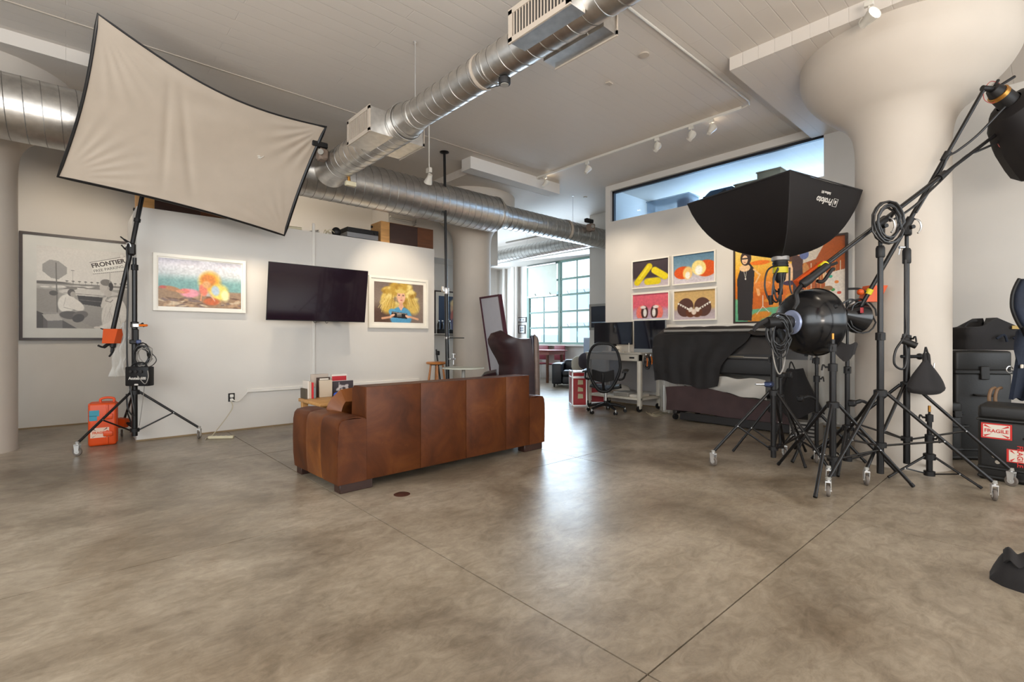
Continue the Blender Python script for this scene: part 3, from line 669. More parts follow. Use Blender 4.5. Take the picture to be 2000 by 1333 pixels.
P.poly([(0, .52), (.20, .53), (.2, .8), (0, .8)], (140, 136, 131)); P.poly([(0, .79), (.06, .82), (.06, 1), (0, 1)], (58, 53, 51))
P.poly([(.054, .225), (.12, .165), (.20, .175), (.28, .245), (.28, .325), (.20, .40), (.13, .385), (.054, .31)], (150, 148, 145))
P.line([(.178, .20), (.190, .80)], .008, (96, 93, 90))
P.ell(.155, .57, .04, .03, (70, 66, 63))
P.poly([(.05, .835), (.21, .82), (.24, .90), (.10, .91)], (176, 172, 167)); P.poly([(.06, .86), (.10, .91), (.10, 1), (.06, 1)], (84, 80, 78)); P.poly([(.10, .91), (.24, .90), (.24, 1), (.10, 1)], (106, 103, 102))
P.poly([(.20, .80), (.29, .83), (.56, 1), (.38, 1), (.22, .87)], (150, 146, 140)); P.poly([(.24, .90), (.38, 1), (.24, 1)], (70, 66, 64))
P.ell(.28, .69, .085, .115, (226, 223, 217), 12, .12); P.ell(.36, .70, .10, .06, (222, 218, 212), 38, .15); P.ell(.31, .835, .10, .05, (74, 69, 67), 4, .12); P.ell(.41, .83, .075, .05, (96, 91, 88), -14, .12); P.ell(.39, .87, .06, .05, (46, 41, 40), -22, .12)
P.ell(.335, .50, .045, .02, (120, 116, 112)); P.ell(.322, .555, .036, .045, (74, 68, 65), 0, .12); P.ell(.338, .575, .026, .035, (168, 163, 157), 0, .15); P.line([(.25, .74), (.36, .77)], .003, (130, 126, 122)); P.line([(.27, .62), (.25, .72)], .003, (170, 166, 160))
P.ell(.74, .82, .12, .24, (214, 210, 204), 6, .08); P.ell(.80, .76, .08, .17, (222, 218, 212), -10, .1); P.line([(.62, .985), (.72, .93), (.82, .78)], .036, (228, 224, 218)); P.ell(.58, .985, .04, .015, (216, 210, 203))
for i in range(14): x = .66 + .14 * rng.rand(); P.line([(x, .66 + .2 * rng.rand()), (x + .03 * rng.randn(), .80 + .15 * rng.rand())], .0025, (178, 174, 168))
P.poly([(.61, .70), (.64, .60), (.68, .585), (.67, .68), (.62, .74)], (204, 200, 194)); P.line([(.66, .64), (.71, .655), (.735, .625)], .004, (70, 66, 63)); P.line([(.66, .64), (.68, .59)], .003, (90, 86, 82))
P.ell(.645, .47, .045, .075, (196, 191, 185), 0, .1); P.ell(.685, .54, .04, .05, (190, 185, 179), 0, .15); P.ell(.665, .405, .058, .042, (118, 113, 109), 0, .12); P.ell(.715, .455, .024, .055, (54, 49, 47), 0, .15); P.ell(.69, .475, .012, .02, (176, 170, 164))
P.poly([(.515, .165), (.865, .055), (.875, .235), (.535, .305)], (232, 230, 224)); P.line([(.50, .165), (.86, .05)], .004, (92, 89, 86)); P.line([(.535, .305), (.875, .235)], .004, (92, 89, 86)); P.line([(.705, .27), (.705, .40)], .006, (176, 173, 168)); P.ell(.828, .045, .026, .026, (196, 192, 187)); P.ell(.828, .045, .018, .018, (222, 219, 214))
P.noise(.025, 3)
fx0, fwd = -.482, 1.475
p = picture('framed_photograph', 'large dark-framed black and white photograph of two men outdoors under a parking sign', (fx0, YB, 1.235), XU, fwd, 1.235, 2.745, NY, .035, .05, FRAMED, .138, P)
du = fwd - .346; dv = 1.51 - .346; a = Vector((fx0 + .173, YB - .05 + .018 - .003, 2.745 - .173))
c = a + XU * (.690 * du) - UP * (.155 * dv); sl = Vector((.35 * du, 0, .105 * dv)).normalized()
text('sign_lettering', 'FRONTIER', .088, c, sl, UP, FRAMED, p, .0005, .003); text('sign_lettering', 'FREE PARKING', .056, c - UP * .082 + XU * .004, sl, UP, GREYD, p, .0005, .0)

# --- pictures on the partition (proud white box frames)
def pic_y(px0, px1, ya, yb, Y, dep):
    a = PY(px0, (ya + yb) / 2, Y - dep).x; b = PY(px1, 600, Y - dep).x; return a, b
P = Paint(230, 140)
P.vgrad([(0, (176, 172, 182)), (.12, (214, 210, 214)), (.3, (196, 200, 200)), (.45, (120, 160, 156)), (.62, (112, 158, 152)), (.66, (150, 120, 92)), (1, (150, 122, 96))])
P.ell(.58, .30, .10, .5, (206, 204, 210), 0, .9); P.noise(.02, 16)
P.poly([(0, .60), (.1, .58), (.22, .64), (.3, .70), (.5, .74), (1, .80), (1, 1), (0, 1)], (150, 118, 86)); 
for i in range(60): P.ell(rng.rand(), .78 + rng.rand() * .22, .02 + .05 * rng.rand(), .012 + .02 * rng.rand(), [(196, 172, 140), (106, 74, 50), (176, 140, 104), (122, 96, 84)][i % 4], rng.rand() * 40 - 20, .6)
P.ell(.16, .63, .10, .05, (172, 120, 76), 12, .5); P.ell(.05, .6, .04, .03, (190, 80, 70), 0, .5)
P.ell(.36, .70, .11, .09, (232, 150, 162), 0, .4); P.ell(.30, .66, .06, .05, (222, 120, 110), 0, .5); P.ell(.25, .68, .05, .03, (214, 140, 96), 10, .5)
P.ell(.60, .44, .13, .22, (222, 164, 44), 0, .5); P.ell(.58, .40, .09, .12, (208, 120, 30), 0, .5); P.ell(.72, .66, .11, .17, (244, 214, 96), -20, .5); P.ell(.79, .72, .05, .12, (250, 236, 170), -10, .6)
P.ell(.52, .62, .05, .13, (226, 120, 92), -10, .4); P.ell(.56, .50, .05, .08, (214, 156, 96), 0, .5); P.ell(.67, .62, .05, .11, (180, 196, 208), -15, .5); P.ell(.62, .86, .10, .08, (196, 92, 30), 0, .5); P.line([(.50, .70), (.49, .85)], .018, (226, 146, 96)); P.line([(.61, .72), (.66, .84)], .016, (220, 160, 130))
P.noise(.08, 4)
x0 = PY(299, 550, YP - .05).x; x1 = PY(480, 550, YP - .05).x
zt = PY(299, 495, YP - .05).z; zb = PY(480, 610.5, YP - .05).z
zt = (zt + PY(480, 508.5, YP - .05).z) / 2; zb = (zb + PY(300, 608, YP - .05).z) / 2
picture('framed_photograph', 'wide white-framed colour photograph of a golden-haired figure lying on rocks', (x0, YP, zb), XU, x1 - x0, zb, zt, NY, .038, .05, FRAMEW, .016, P, FRAMEW)
P = Paint(170, 140)
P.vgrad([(0, (112, 96, 88)), (.5, (138, 122, 110)), (1, (124, 106, 96))]); P.ell(.1, .9, .3, .3, (84, 60, 48), 0, .9)
for i in range(90):
    a = rng.rand() * 2 * PI; r = .16 + .14 * rng.rand()
    P.ell(.5 + r * 1.05 * math.cos(a), .38 + r * 1.15 * math.sin(a), .10, .06, [(214, 184, 96), (184, 148, 60), (228, 206, 130), (160, 122, 44)][i % 4], rng.rand() * 180, .7)
P.ell(.27, .58, .13, .2, (200, 166, 76), 15, .5); P.ell(.78, .58, .13, .2, (206, 174, 90), -15, .5)
for i in range(40): x = .18 + .64 * rng.rand(); P.line([(x, .25 + .2 * rng.rand()), (x + (x - .5) * .35, .5 + .3 * rng.rand())], .004, [(236, 214, 140), (150, 112, 40)][i % 2])
P.ell(.53, .35, .085, .16, (226, 176, 146), 0, .15); P.ell(.52, .21, .11, .05, (214, 186, 100), 0, .4)
P.poly([(.50, .50), (.56, .50), (.58, .60), (.48, .60)], (214, 160, 128))
P.ell(.53, .86, .22, .26, (84, 150, 188), 0, .15); P.poly([(.47, .58), (.59, .58), (.53, .70)], (222, 172, 142)); P.ell(.36, .74, .08, .08, (92, 160, 196), 30, .3)
P.ell(.49, .31, .022, .012, (40, 34, 40)); P.ell(.575, .31, .022, .012, (40, 34, 40)); P.line([(.46, .285), (.51, .28)], .005, (110, 76, 40)); P.line([(.555, .28), (.60, .285)], .005, (110, 76, 40)); P.ell(.535, .43, .025, .012, (190, 84, 90)); P.line([(.533, .34), (.535, .385)], .004, (200, 146, 118))
P.line([(.16, .90), (.34, .86)], .035, (214, 160, 124)); P.line([(.88, .90), (.70, .84)], .035, (214, 160, 124))
P.poly([(.34, .72), (.66, .76), (.655, .90), (.335, .87)], (26, 22, 24)); P.line([(.345, .74), (.655, .775)], .006, (200, 190, 180)); P.ell(.36, .82, .05, .03, (226, 176, 144), -30); P.ell(.66, .84, .05, .03, (226, 176, 144), 30)
P.noise(.05, 3)
x0 = PY(721, 590, YP - .05).x; x1 = PY(836.5, 590, YP - .05).x; zt = (PY(722, 534, YP - .05).z + PY(836.5, 550.5, YP - .05).z) / 2; zb = (PY(720, 640, YP - .05).z + PY(836, 642.5, YP - .05).z) / 2
p = picture('framed_photograph', 'white-framed colour portrait of a blonde figure in blue holding a small black card', (x0, YP, zb), XU, x1 - x0, zb, zt, NY, .04, .05, FRAMEW, .055, P, FRAMEW)
i_ = .095; a = Vector((x0 + i_, YP - .0355, zt - i_)); du = x1 - x0 - 2 * i_; dv = zt - zb - 2 * i_
c_ = a + XU * (.495 * du) - UP * (.815 * dv)
for r_, (n_, hh_) in enumerate(((7, .010), (6, .012), (9, .006))):
    for k_ in range(n_): MB().box((c_.x - .045 + .09 * k_ / n_, c_.y - .0004, c_.z + .022 - r_ * .021), (c_.x - .045 + .09 * (k_ + .6) / n_, c_.y, c_.z + .022 - r_ * .021 + hh_)).build('card_mark', LABELW, p, smooth=False)
# --- framed portrait and small rack on the rear wall by the column
P = Paint(60, 90); P.vgrad([(0, (62, 82, 110)), (1, (44, 60, 88))]); P.ell(.8, .35, .2, .28, (226, 186, 150), 0, .3); P.ell(.85, .2, .25, .1, (236, 214, 160), 0, .5); P.ell(.8, .6, .2, .2, (196, 120, 110), 0, .3); P.ell(.82, .85, .25, .2, (110, 110, 140), 0, .3)
x0 = PY(849, 600, YB - .04).x; zt = PY(868, 569, YB).z; zb = PY(868, 655, YB).z
picture('framed_photograph', 'framed blue portrait on the rear wall half hidden by the round column', (x0, YB, zb), XU, .78, zb, zt, NY, .03, .04, FRAMED, .09, P, FRAMEW)
P = Paint(60, 60); P.vgrad([(0, (40, 46, 58)), (1, (28, 30, 40))]); P.line([(0, .75), (1, .75)], .03, (150, 170, 190)); P.ell(.75, .8, .15, .06, (180, 190, 200))
x_ = 9.6; q = PX(1152, 600, x_); zt = PX(1168, 594, x_).z; zb = PX(1168, 645, x_).z; q2 = PX(1190, 600, x_)
picture('framed_photograph', 'grey-framed dark picture on the pier beside the big far window', (x_, q.y, zb), YU, q.y - q2.y + .05, zb, zt, NX, .06, .03, GREYPLASTIC, 0., P)
for (pa, pb, ya, yb, lb) in ((1011, 1028, 620, 630, 'tiny landscape-shaped dark framed picture, upper of two by the far window'), (1013, 1026, 635, 652, 'tiny framed sheet of four small pictures, lower of two by the far window'), (973, 985, 620, 642, 'small white-framed collage on the far wall behind the leaning mirror')):
    P = Paint(40, 40); P.vgrad([(0, (210, 214, 220)), (1, (200, 204, 212))]); [P.ell(x, y, .14, .16, (60, 60, 70)) for x in (.3, .7) for y in (.3, .7)]
    a = PX(pa, 630, XW - .01); b = PX(pb, 630, XW - .01); zt = PX((pa + pb) / 2, ya, XW).z; zb = PX((pa + pb) / 2, yb, XW).z
    picture('framed_photograph', lb, (XW, a.y, zb), YU, a.y - b.y, zb, zt, NX, .025, .03, FRAMED if 'white' not in lb else FRAMEW, .03, P)
# vertical pipes of the far wall
for px, r in ((984, .05), (1003, .09), (1009, .05), (968, .06)):
    q = PX(px, 600, XW - .12)
    tag(MB().cyl((q.x, q.y, .0), (q.x, q.y, 3.74), r, n=20).build('wall_pipe', WHITE), {984: 'thin white vertical pipe behind the leaning board, second from the column', 1003: 'thick white vertical pipe beside the tiny framed pictures', 1009: 'thin white vertical pipe touching the thick one', 968: 'white vertical pipe nearest the middle column'}[px], 'pipe', 'vertical pipes of the far wall')
# --- four food pictures + big picture on the right wall
def pic_x(px0, px1, tl, tr, bl, br):
    dep = .045; a = PX(px0, 600, XR - dep); b = PX(px1, 600, XR - dep)
    zt = (PX(px0, tl, XR - dep).z + PX(px1, tr, XR - dep).z) / 2; zb = (PX(px0, bl, XR - dep).z + PX(px1, br, XR - dep).z) / 2
    return a.y, a.y - b.y, zb, zt
P = Paint(120, 90); P.vgrad([(0, (64, 52, 58)), (.62, (56, 44, 52)), (.78, (176, 162, 170)), (1, (196, 184, 188))])
P.line([(.13, .80), (.47, .24)], .135, (214, 190, 20), .25); P.line([(.62, .40), (.90, .66)], .14, (226, 204, 30), .25); P.line([(.42, .80), (.70, .80)], .14, (216, 194, 24), .25); P.line([(.20, .66), (.44, .24)], .05, (232, 214, 60), .8); P.noise(.05, 4)
y, wd, zb, zt = pic_x(1233.5, 1307, 511, 500, 565, 559.5)
picture('framed_photograph', 'white-framed photograph of three yellow sponge cakes, upper left of the four', (XR, y, zb), YU, wd, zb, zt, NX, .022, .045, FRAMEW, .0, P)
P = Paint(120, 90); P.vgrad([(0, (92, 128, 152)), (.6, (128, 158, 176)), (.75, (196, 188, 196)), (1, (206, 196, 202))])
P.ell(.24, .62, .22, .22, (214, 82, 24), 0, .1); P.ell(.36, .64, .12, .22, (240, 196, 120), 5, .3); P.ell(.36, .72, .06, .12, (240, 236, 224), 0, .4)
P.ell(.80, .54, .26, .28, (220, 88, 26), 0, .1); P.ell(.63, .50, .17, .26, (246, 222, 140), -15, .15); P.ell(.63, .58, .09, .16, (250, 248, 236), 0, .4); P.noise(.06, 3)
y, wd, zb, zt = pic_x(1312.5, 1397, 499.5, 487, 559, 550)
picture('framed_photograph', 'white-framed photograph of an orange glazed cake broken open, upper right of the four', (XR, y, zb), YU, wd, zb, zt, NX, .022, .045, FRAMEW, .0, P)
P = Paint(120, 90); P.vgrad([(0, (216, 96, 112)), (.5, (214, 92, 108)), (.66, (188, 148, 168)), (1, (184, 172, 186))])
for cx, s in ((.27, 1), (.68, -1)):
    P.ell(cx, .74, .17, .30, (230, 118, 104), 0, .08); P.ell(cx + .07 * s, .72, .10, .26, (66, 34, 30), 0, .15); P.ell(cx + .08 * s, .74, .05, .16, (228, 222, 216), 0, .3); P.ell(cx + .03 * s, .52, .08, .06, (236, 220, 214), 0, .4)
P.vgrad([(.95, (184, 172, 186)), (1, (184, 172, 186))], .95, 1); P.noise(.06, 4)
y, wd, zb, zt = pic_x(1233.5, 1307, 575, 568, 628, 624)
picture('framed_photograph', 'white-framed photograph of a pink coconut cake in halves, lower left of the four', (XR, y, zb), YU, wd, zb, zt, NX, .022, .045, FRAMEW, .0, P)
P = Paint(120, 90); P.vgrad([(0, (196, 160, 102)), (.6, (206, 172, 114)), (.7, (176, 160, 160)), (1, (186, 172, 178))])
for cx, s in ((.28, 1), (.70, -1)):
    P.ell(cx, .58, .20, .32, (84, 52, 42), 12 * s, .05); P.ell(cx + .13 * s, .76, .12, .16, (98, 52, 26), 0, .2)
    P.line([(cx - .17 * s, .44), (cx + .10 * s, .66)], .035, (232, 226, 214), .3); [P.ell(cx - .14 * s + i * .055 * s, .47 + i * .045, .014, .03, (84, 52, 42), 0) for i in range(4)]
    P.ell(cx + .13 * s, .66, .05, .09, (228, 216, 204), 30 * s, .4)
P.ell(.49, .74, .06, .1, (226, 206, 190), 0, .3); P.noise(.05, 4)
y, wd, zb, zt = pic_x(1314, 1399, 568, 561, 628.5, 624.5)
picture('framed_photograph', 'white-framed photograph of an iced chocolate cake in halves, lower right of the four', (XR, y, zb), YU, wd, zb, zt, NX, .022, .045, FRAMEW, .0, P)
P = Paint(300, 220)
P.vgrad([(0, (214, 190, 110)), (.25, (226, 176, 60)), (.5, (214, 120, 20)), (.68, (200, 104, 14)), (.7, (110, 176, 132)), (1, (96, 170, 128))])
P.poly([(.5, 0), (1, 0), (1, .62), (.62, .60)], (170, 82, 24)); P.poly([(.58, .0), (.86, .0), (.76, .25), (.62, .3)], (206, 196, 180))
for i in range(9): P.line([(.64 + i * .04, .30), (.64 + i * .04, .62)], .006, [(90, 50, 24), (196, 150, 90), (220, 200, 170)][i % 3])
P.poly([(.17, .62), (.5, .60), (.5, .80), (.17, .84)], (200, 98, 12))
for (x, y_, r) in ((.26, .92, .10), (.42, .78, .07), (.34, .72, .05), (.56, .68, .07), (.5, .9, .06), (.20, .98, .07), (.62, .82, .06)): P.ell(x, y_, r, r * .5, (216, 136, 30), -10, .3)
P.ell(.25, .22, .10, .03, (226, 112, 16), 0, .3); P.poly([(.84, .44), (1, .40), (1, .95), (.84, .92)], (226, 214, 200)); 
for (x, y_, cc) in ((.88, .48, (60, 170, 140)), (.93, .55, (230, 130, 40)), (.90, .64, (60, 150, 70)), (.95, .68, (210, 80, 50)), (.87, .76, (60, 170, 160)), (.93, .84, (90, 160, 80))): P.ell(x, y_, .018, .018, cc)
# woman in black dress
P.poly([(.03, .98), (.02, .42), (.06, .25), (.15, .21), (.20, .30), (.185, .60), (.17, .99)], (38, 32, 32)); P.ell(.10, .27, .055, .05, (226, 186, 140)); P.ell(.11, .14, .055, .10, (50, 34, 32)); P.ell(.10, .16, .030, .06, (226, 188, 150)); P.line([(.075, .145), (.125, .145)], .012, (24, 20, 22)); P.ell(.10, .195, .012, .006, (170, 60, 60)); P.line([(.085, .29), (.105, .40)], .003, (220, 214, 200)); P.line([(.12, .29), (.108, .40)], .003, (220, 214, 200)); P.ell(.107, .42, .007, .014, (235, 230, 220)); P.line([(.19, .30), (.25, .38)], .016, (222, 176, 120)); P.line([(.25, .38), (.21, .48)], .014, (222, 176, 120))
# red-haired seated and standing figures
P.line([(.21, .50), (.34, .50)], .03, (226, 160, 100)); P.line([(.22, .50), (.24, .64)], .028, (232, 170, 110)); P.ell(.27, .52, .08, .05, (222, 130, 50)); P.line([(.28, .66), (.28, .80)], .008, (214, 206, 190)); P.line([(.28, .80), (.22, .90)], .006, (210, 204, 190)); P.line([(.28, .80), (.34, .88)], .006, (210, 204, 190))
P.ell(.52, .40, .05, .13, (230, 190, 150), 10); P.ell(.50, .20, .035, .07, (226, 180, 136)); P.ell(.54, .16, .04, .09, (90, 54, 34)); P.line([(.50, .36), (.44, .46)], .022, (228, 186, 144)); P.ell(.53, .52, .06, .03, (60, 40, 70))
P.poly([(.56, .18), (.64, .20), (.66, .70), (.61, .72), (.56, .70)], (58, 40, 40)); P.ell(.60, .26, .05, .12, (72, 48, 44)); P.ell(.62, .13, .035, .06, (214, 160, 120)); P.ell(.66, .18, .04, .06, (96, 110, 160)); P.ell(.68, .4, .03, .12, (190, 130, 70), -10)
P.line([(.78, .34), (.77, .54)], .016, (226, 190, 140)); P.line([(.82, .34), (.83, .54)], .016, (226, 190, 140)); P.ell(.86, .62, .04, .03, (150, 110, 70)); P.noise(.06, 3)
y, wd, zb, zt = pic_x(1432, 1654, 478, 455, 632, 628)
y0_ = PX(1432, 600, XR - .05).y; y1_ = PX(1655, 600, XR - .05).y; zb = PX(1432, 632.5, XR - .05).z; zt = PX(1655, 454, XR - .05).z
picture('framed_photograph', 'large dark-framed colourful photograph of people in a lounge behind the softbox', (XR, y0_, zb), YU, y0_ - y1_, zb, zt, NX, .028, .05, FRAMED, .0, P)

# ================================================================== TELEVISION
tv = thing('television', 'large flat black television on a wall arm, tilted down', 'television', (2.72, 7.15, 1.90))
xa, xb = 2.012, 3.437
Yt, Yb_, zt, zb = 7.083, 7.20, 2.296, 1.511
dn = Vector((0, (zt - zb), (Yt - Yb_))).normalized() * -1  # out of the screen, slightly down
dn = Vector((0, -(zt - zb), (Yt - Yb_))).normalized(); up_ = Vector((0, Yt - Yb_, zt - zb)).normalized()
O = Vector((xa, Yb_, zb)); hh = Vector((0, Yt - Yb_, zt - zb)).length
MB().prism([(0, 0), (xb - xa, 0), (xb - xa, hh), (0, hh)], O - dn * .012, XU, up_, dn * .012).build('bezel', BLKPLASTIC, tv, smooth=False)
MB().prism([(.008, .012), (xb - xa - .008, .012), (xb - xa - .008, hh - .008), (.008, hh - .008)], O, XU, up_, dn * .002).build('screen', TVSCREEN, tv, smooth=False)
MB().prism([(.35, .1), (xb - xa - .35, .1), (xb - xa - .35, hh - .25), (.35, hh - .25)], O - dn * .05, XU, up_, dn * .04).build('rear_housing', BLKPLASTIC, tv, smooth=False)
for dx in (-.12, .12): MB().box((2.8 + dx - .02, 7.20, 1.76), (2.8 + dx + .02, YP, 1.84)).build('mount_arm', BLKPLASTIC, tv, smooth=False)
MB().box((2.6, YP - .02, 1.6), (3.0, YP, 2.0)).build('wall_plate', BLKPLASTIC, tv, smooth=False)
for dx in (-.09, .08): MB().tube(bez([(2.74 + dx, 7.21, 1.52), (2.76 + dx, 7.21, 1.487), (2.785 + dx, 7.21, 1.50)], 4), .004, 6).build('cable_loop', CABLE, tv)
# cable raceways
q = PY(612, 600, YP); rc = thing('cable_raceway', 'white vertical cable raceway behind the television', 'raceway', (q.x, YP, 0))
MB().box((q.x - .02, YP - .018, .55), (q.x + .02, YP, 3.0), .003).build('channel', TRIM, rc, smooth=False)
q0 = PY(481, 765, YP); q1 = PY(606, 754, YP)
rc = thing('cable_raceway', 'white horizontal cable raceway low on the partition beside the outlet', 'raceway', (q0.x, YP, q0.z)); zr = (q0.z + q1.z) / 2
MB().box((q0.x, YP - .03, zr - .025), (4.6, YP, zr + .022), .004).build('channel', TRIM, rc, smooth=False)
q = PY(452, 777, YP); ol = thing('wall_outlet', 'white wall outlet with two plugs on the partition', 'outlet', tuple(q))
MB().box((q.x - .04, YP - .006, q.z - .055), (q.x + .04, YP, q.z + .06), .004).build('cover_plate', DARK, ol)
MB().box((q.x - .022, YP - .035, q.z - .0), (q.x + .022, YP - .004, q.z + .045), .008).box((q.x - .02, YP - .03, q.z - .05), (q.x + .02, YP - .004, q.z - .01), .008).build('plug', TRIM, ol)
cord1 = MB().tube(bez([(q.x + .01, YP - .03, q.z - .03), (q.x + .07, YP - .05, q.z - .05), (q0.x - .02, YP - .03, q.z + .03), (q0.x + .01, YP - .02, zr)], 8), .007, 7).build('outlet_cable', TRIM); tag(cord1, 'white cord looping from the outlet up to the raceway', 'cord')
e1 = FL(404, 857); e2 = FL(447, 845)
ps = FL(432, 857); psr = math.atan2((FL(455, 858) - FL(412, 859)).y, (FL(455, 858) - FL(412, 859)).x)
tag(MB().tube(bez([(q.x - .01, YP - .03, q.z - .05), (q.x - .02, YP - .10, .30), (e1.x + .06, e1.y, .03), (e1.x, e1.y - .01, .008), (ps.x - .17, ps.y + .01, .012)], 10), .006, 7).build('outlet_cable', mat('cream_cord', S(190, 180, 155), .5)), 'cream cord from the outlet to the power strip on the floor', 'cord')
st = thing('power_strip', 'cream power strip lying on the floor below the outlet', 'power strip', tuple(ps), psr)
MB().box((-.15, -.025, 0), (.15, .025, .035), .006).build('housing', CREAM, st, local=True)
for k in range(4): MB().box((-.11 + k * .06, -.015, .034), (-.075 + k * .06, .015, .0365)).build('socket', GREYPLASTIC, st, smooth=False, local=True)

# ================================================================== ON TOP OF THE PARTITION
def wood_speaker(x0, x1, y0, y1, z0, z1, label, front_dark=.3, m=WOODL):
    t = thing('speaker_cabinet', label, 'speaker', ((x0 + x1) / 2, (y0 + y1) / 2, z0))
    MB().box((x0, y0 + .02, z0), (x1, y1, z1), .004).build('cabinet', m, t, smooth=False)
    MB().box((x0 + .16, y0, z0 + .01), (x1 - .004, y0 + .022, z1 - .01), .003).build('grille_cloth', WOODD, t, smooth=False)
    MB().box((x1 - (x1 - x0) * .32, y0 - .003, z0 + .006), (x1 - .002, y0 + .02, z1 - .006)).build('front_panel', WOODM, t, smooth=False)
    for dz in (.05, z1 - z0 - .05):
        MB().lathe([(.001, 0), (.02, 0), (.022, .02), (.001, .025)], (x0, y1 - .06, z0 + dz), (-1, 0, 0), 12).build('knob', BLKPLASTIC, t)
    return t
a = PY(745, 472, YP + .03); b = PY(846, 487, YP + .03)
wood_speaker(a.x, b.x, YP + .03, YP + .42, pz, pz + .36, 'wooden box speaker with dark front at the right end of the partition top')
MB_ = PY(752, 440, YP + .03)
wood_speaker(.66, 1.62, YP + .04, YP + .5, pz, pz + .33, 'dark wooden speaker box on the partition top behind the reflector', m=WOODL)
a = PY(678, 462, YP + .04); b = PY(739, 471, YP + .04)
av = thing('stereo_receiver', 'silver and black stereo receiver on top of the partition', 'receiver', ((a.x + b.x) / 2, YP + .2, pz))
MB().box((a.x, YP + .04, pz + .015), (b.x, YP + .40, pz + .095), .004).build('lower_case', mat('dim_silver', (.26, .26, .27), .35, .7), av, smooth=False)
MB().box((a.x, YP + .035, pz + .095), (b.x, YP + .40, pz + .17), .004).build('upper_case', BLKPLASTIC, av, smooth=False)
MB().lathe([(.001, 0), (.028, 0), (.026, .018), (.001, .02)], (b.x - .06, YP + .035, pz + .13), (0, -1, 0), 18).build('dial', BLKPLASTIC, av)
for k in range(2): MB().box((a.x + .03 + k * (b.x - a.x - .1), YP + .06, pz), (a.x + .07 + k * (b.x - a.x - .1), YP + .1, pz + .015)).build('foot', RUBBER, av, smooth=False)
q = PY(660, 458, YP + .06); t = thing('small_speaker', 'small black rounded speaker left of the stereo receiver', 'speaker', (q.x, YP + .1, pz))
MB().ell((q.x, YP + .12, pz + .075), (.075, .06, .075)).build('shell', BLKPLASTIC, t); MB().cyl((q.x, YP + .12, pz), (q.x, YP + .12, pz + .03), .05, .02).build('base', BLKPLASTIC, t)
q = PY(684, 470, YP + .06); 
for i in range(7):
    x = 1.9 + i * .2; pts = []
    for k in range(7): pts.append((x + rng.randn() * .13, YP + .05 + rng.rand() * .22, pz + .012 + .08 * rng.rand() * (k % 2)))
    tag(MB().tube(bez(pts, 7), .006, 6).build('loose_cable', CABLEGREY if i % 2 else CREAM), ('pale', 'grey')[i % 2] + ' loose cable tangled on the partition top, ' + ('nearest the reflector', 'second from the reflector', 'in front of the rolled cloth', 'over the raceway top', 'halfway to the receiver', 'second from the small speaker', 'nearest the small speaker')[i], 'cable', 'tangled cables on the partition top')
t = MB().tube(bez([(1.95, YP + .08, pz + .03), (2.15, YP + .07, pz + .035), (2.4, YP + .09, pz + .028), (2.62, YP + .08, pz + .03)], 6), .028, 10).build('rolled_cloth', CREAM); tag(t, 'rolled beige cloth lying among cables on the partition top', 'cloth')
# back area above the partition: lit soffit box with tube light and hanging wires
struct(MB().box((4.75, 8.9, 3.0), (7.6, YB, 4.0)).build('trim_6', WHITE, smooth=False))
tl = thing('tube_light', 'short fluorescent tube light above the wooden speaker', 'light fixture', (5.3, 8.85, 3.6))
q = PY(762, 423, 8.85); q2 = PY(805, 428, 8.85)
MB().box((q.x, 8.82, q.z - .02), (q2.x, 8.9, q.z + .02), .004).build('housing', LAMPW, tl); MB().cyl((q.x + .02, 8.84, q.z - .035), (q2.x - .02, 8.84, q.z - .035), .014).build('tube', TRIM, tl)
for k in range(3):
    tag(MB().tube(bez([(4.55 + .08 * k, 8.5, pz + .01), (4.6 + .05 * k, 8.6, pz + .2), (4.9 + .1 * k, 8.75, pz + .42), (5.35, 8.85, 3.62 + .05 * k)], 7), .008, 6).build('hanging_wire', CABLEGREY), ('lowest grey wire climbing from the partition top towards the duct', 'middle grey wire climbing from the partition top towards the duct', 'highest grey wire climbing from the partition top towards the duct')[k], 'wire', 'wires above the partition')

# ================================================================== SOFA
SO = thing('leather_sofa', 'long worn cognac leather sofa seen from behind in the middle of the floor', 'sofa', (1.62, 3.85, 0), math.radians(1.9))
Ls, Ds, AW = 2.43, .93, .235
def sbox(lo, hi, nm, m, bev=.02, seg=3, bulge=None, par=None):
    b = MB().box(lo, hi, bev, seg); return b.build(nm, m, par or SO, local=True)
zb_, za, zk = .075, .60, .85
xsn = [AW] + [PY(px_, 850, 3.9).x - 1.62 for px_ in (819, 910, 990)] + [Ls - AW]
for i in range(4):   # back leather panels
    MB().box((xsn[i] + .001, 0, zb_), (xsn[i + 1] - .001, .035, zk), .006, 2).build('back_panel', LEATHER, SO, local=True)
def backrest(u, v):
    return None
MB().prism([(.03, zb_), (.30, zb_), (.25, zk - .03), (.22, zk), (.03, zk)], (AW, 0, 0), (0, 1, 0), (0, 0, 1), (Ls - 2 * AW, 0, 0)).build('backrest', LEATHER, SO, local=True)
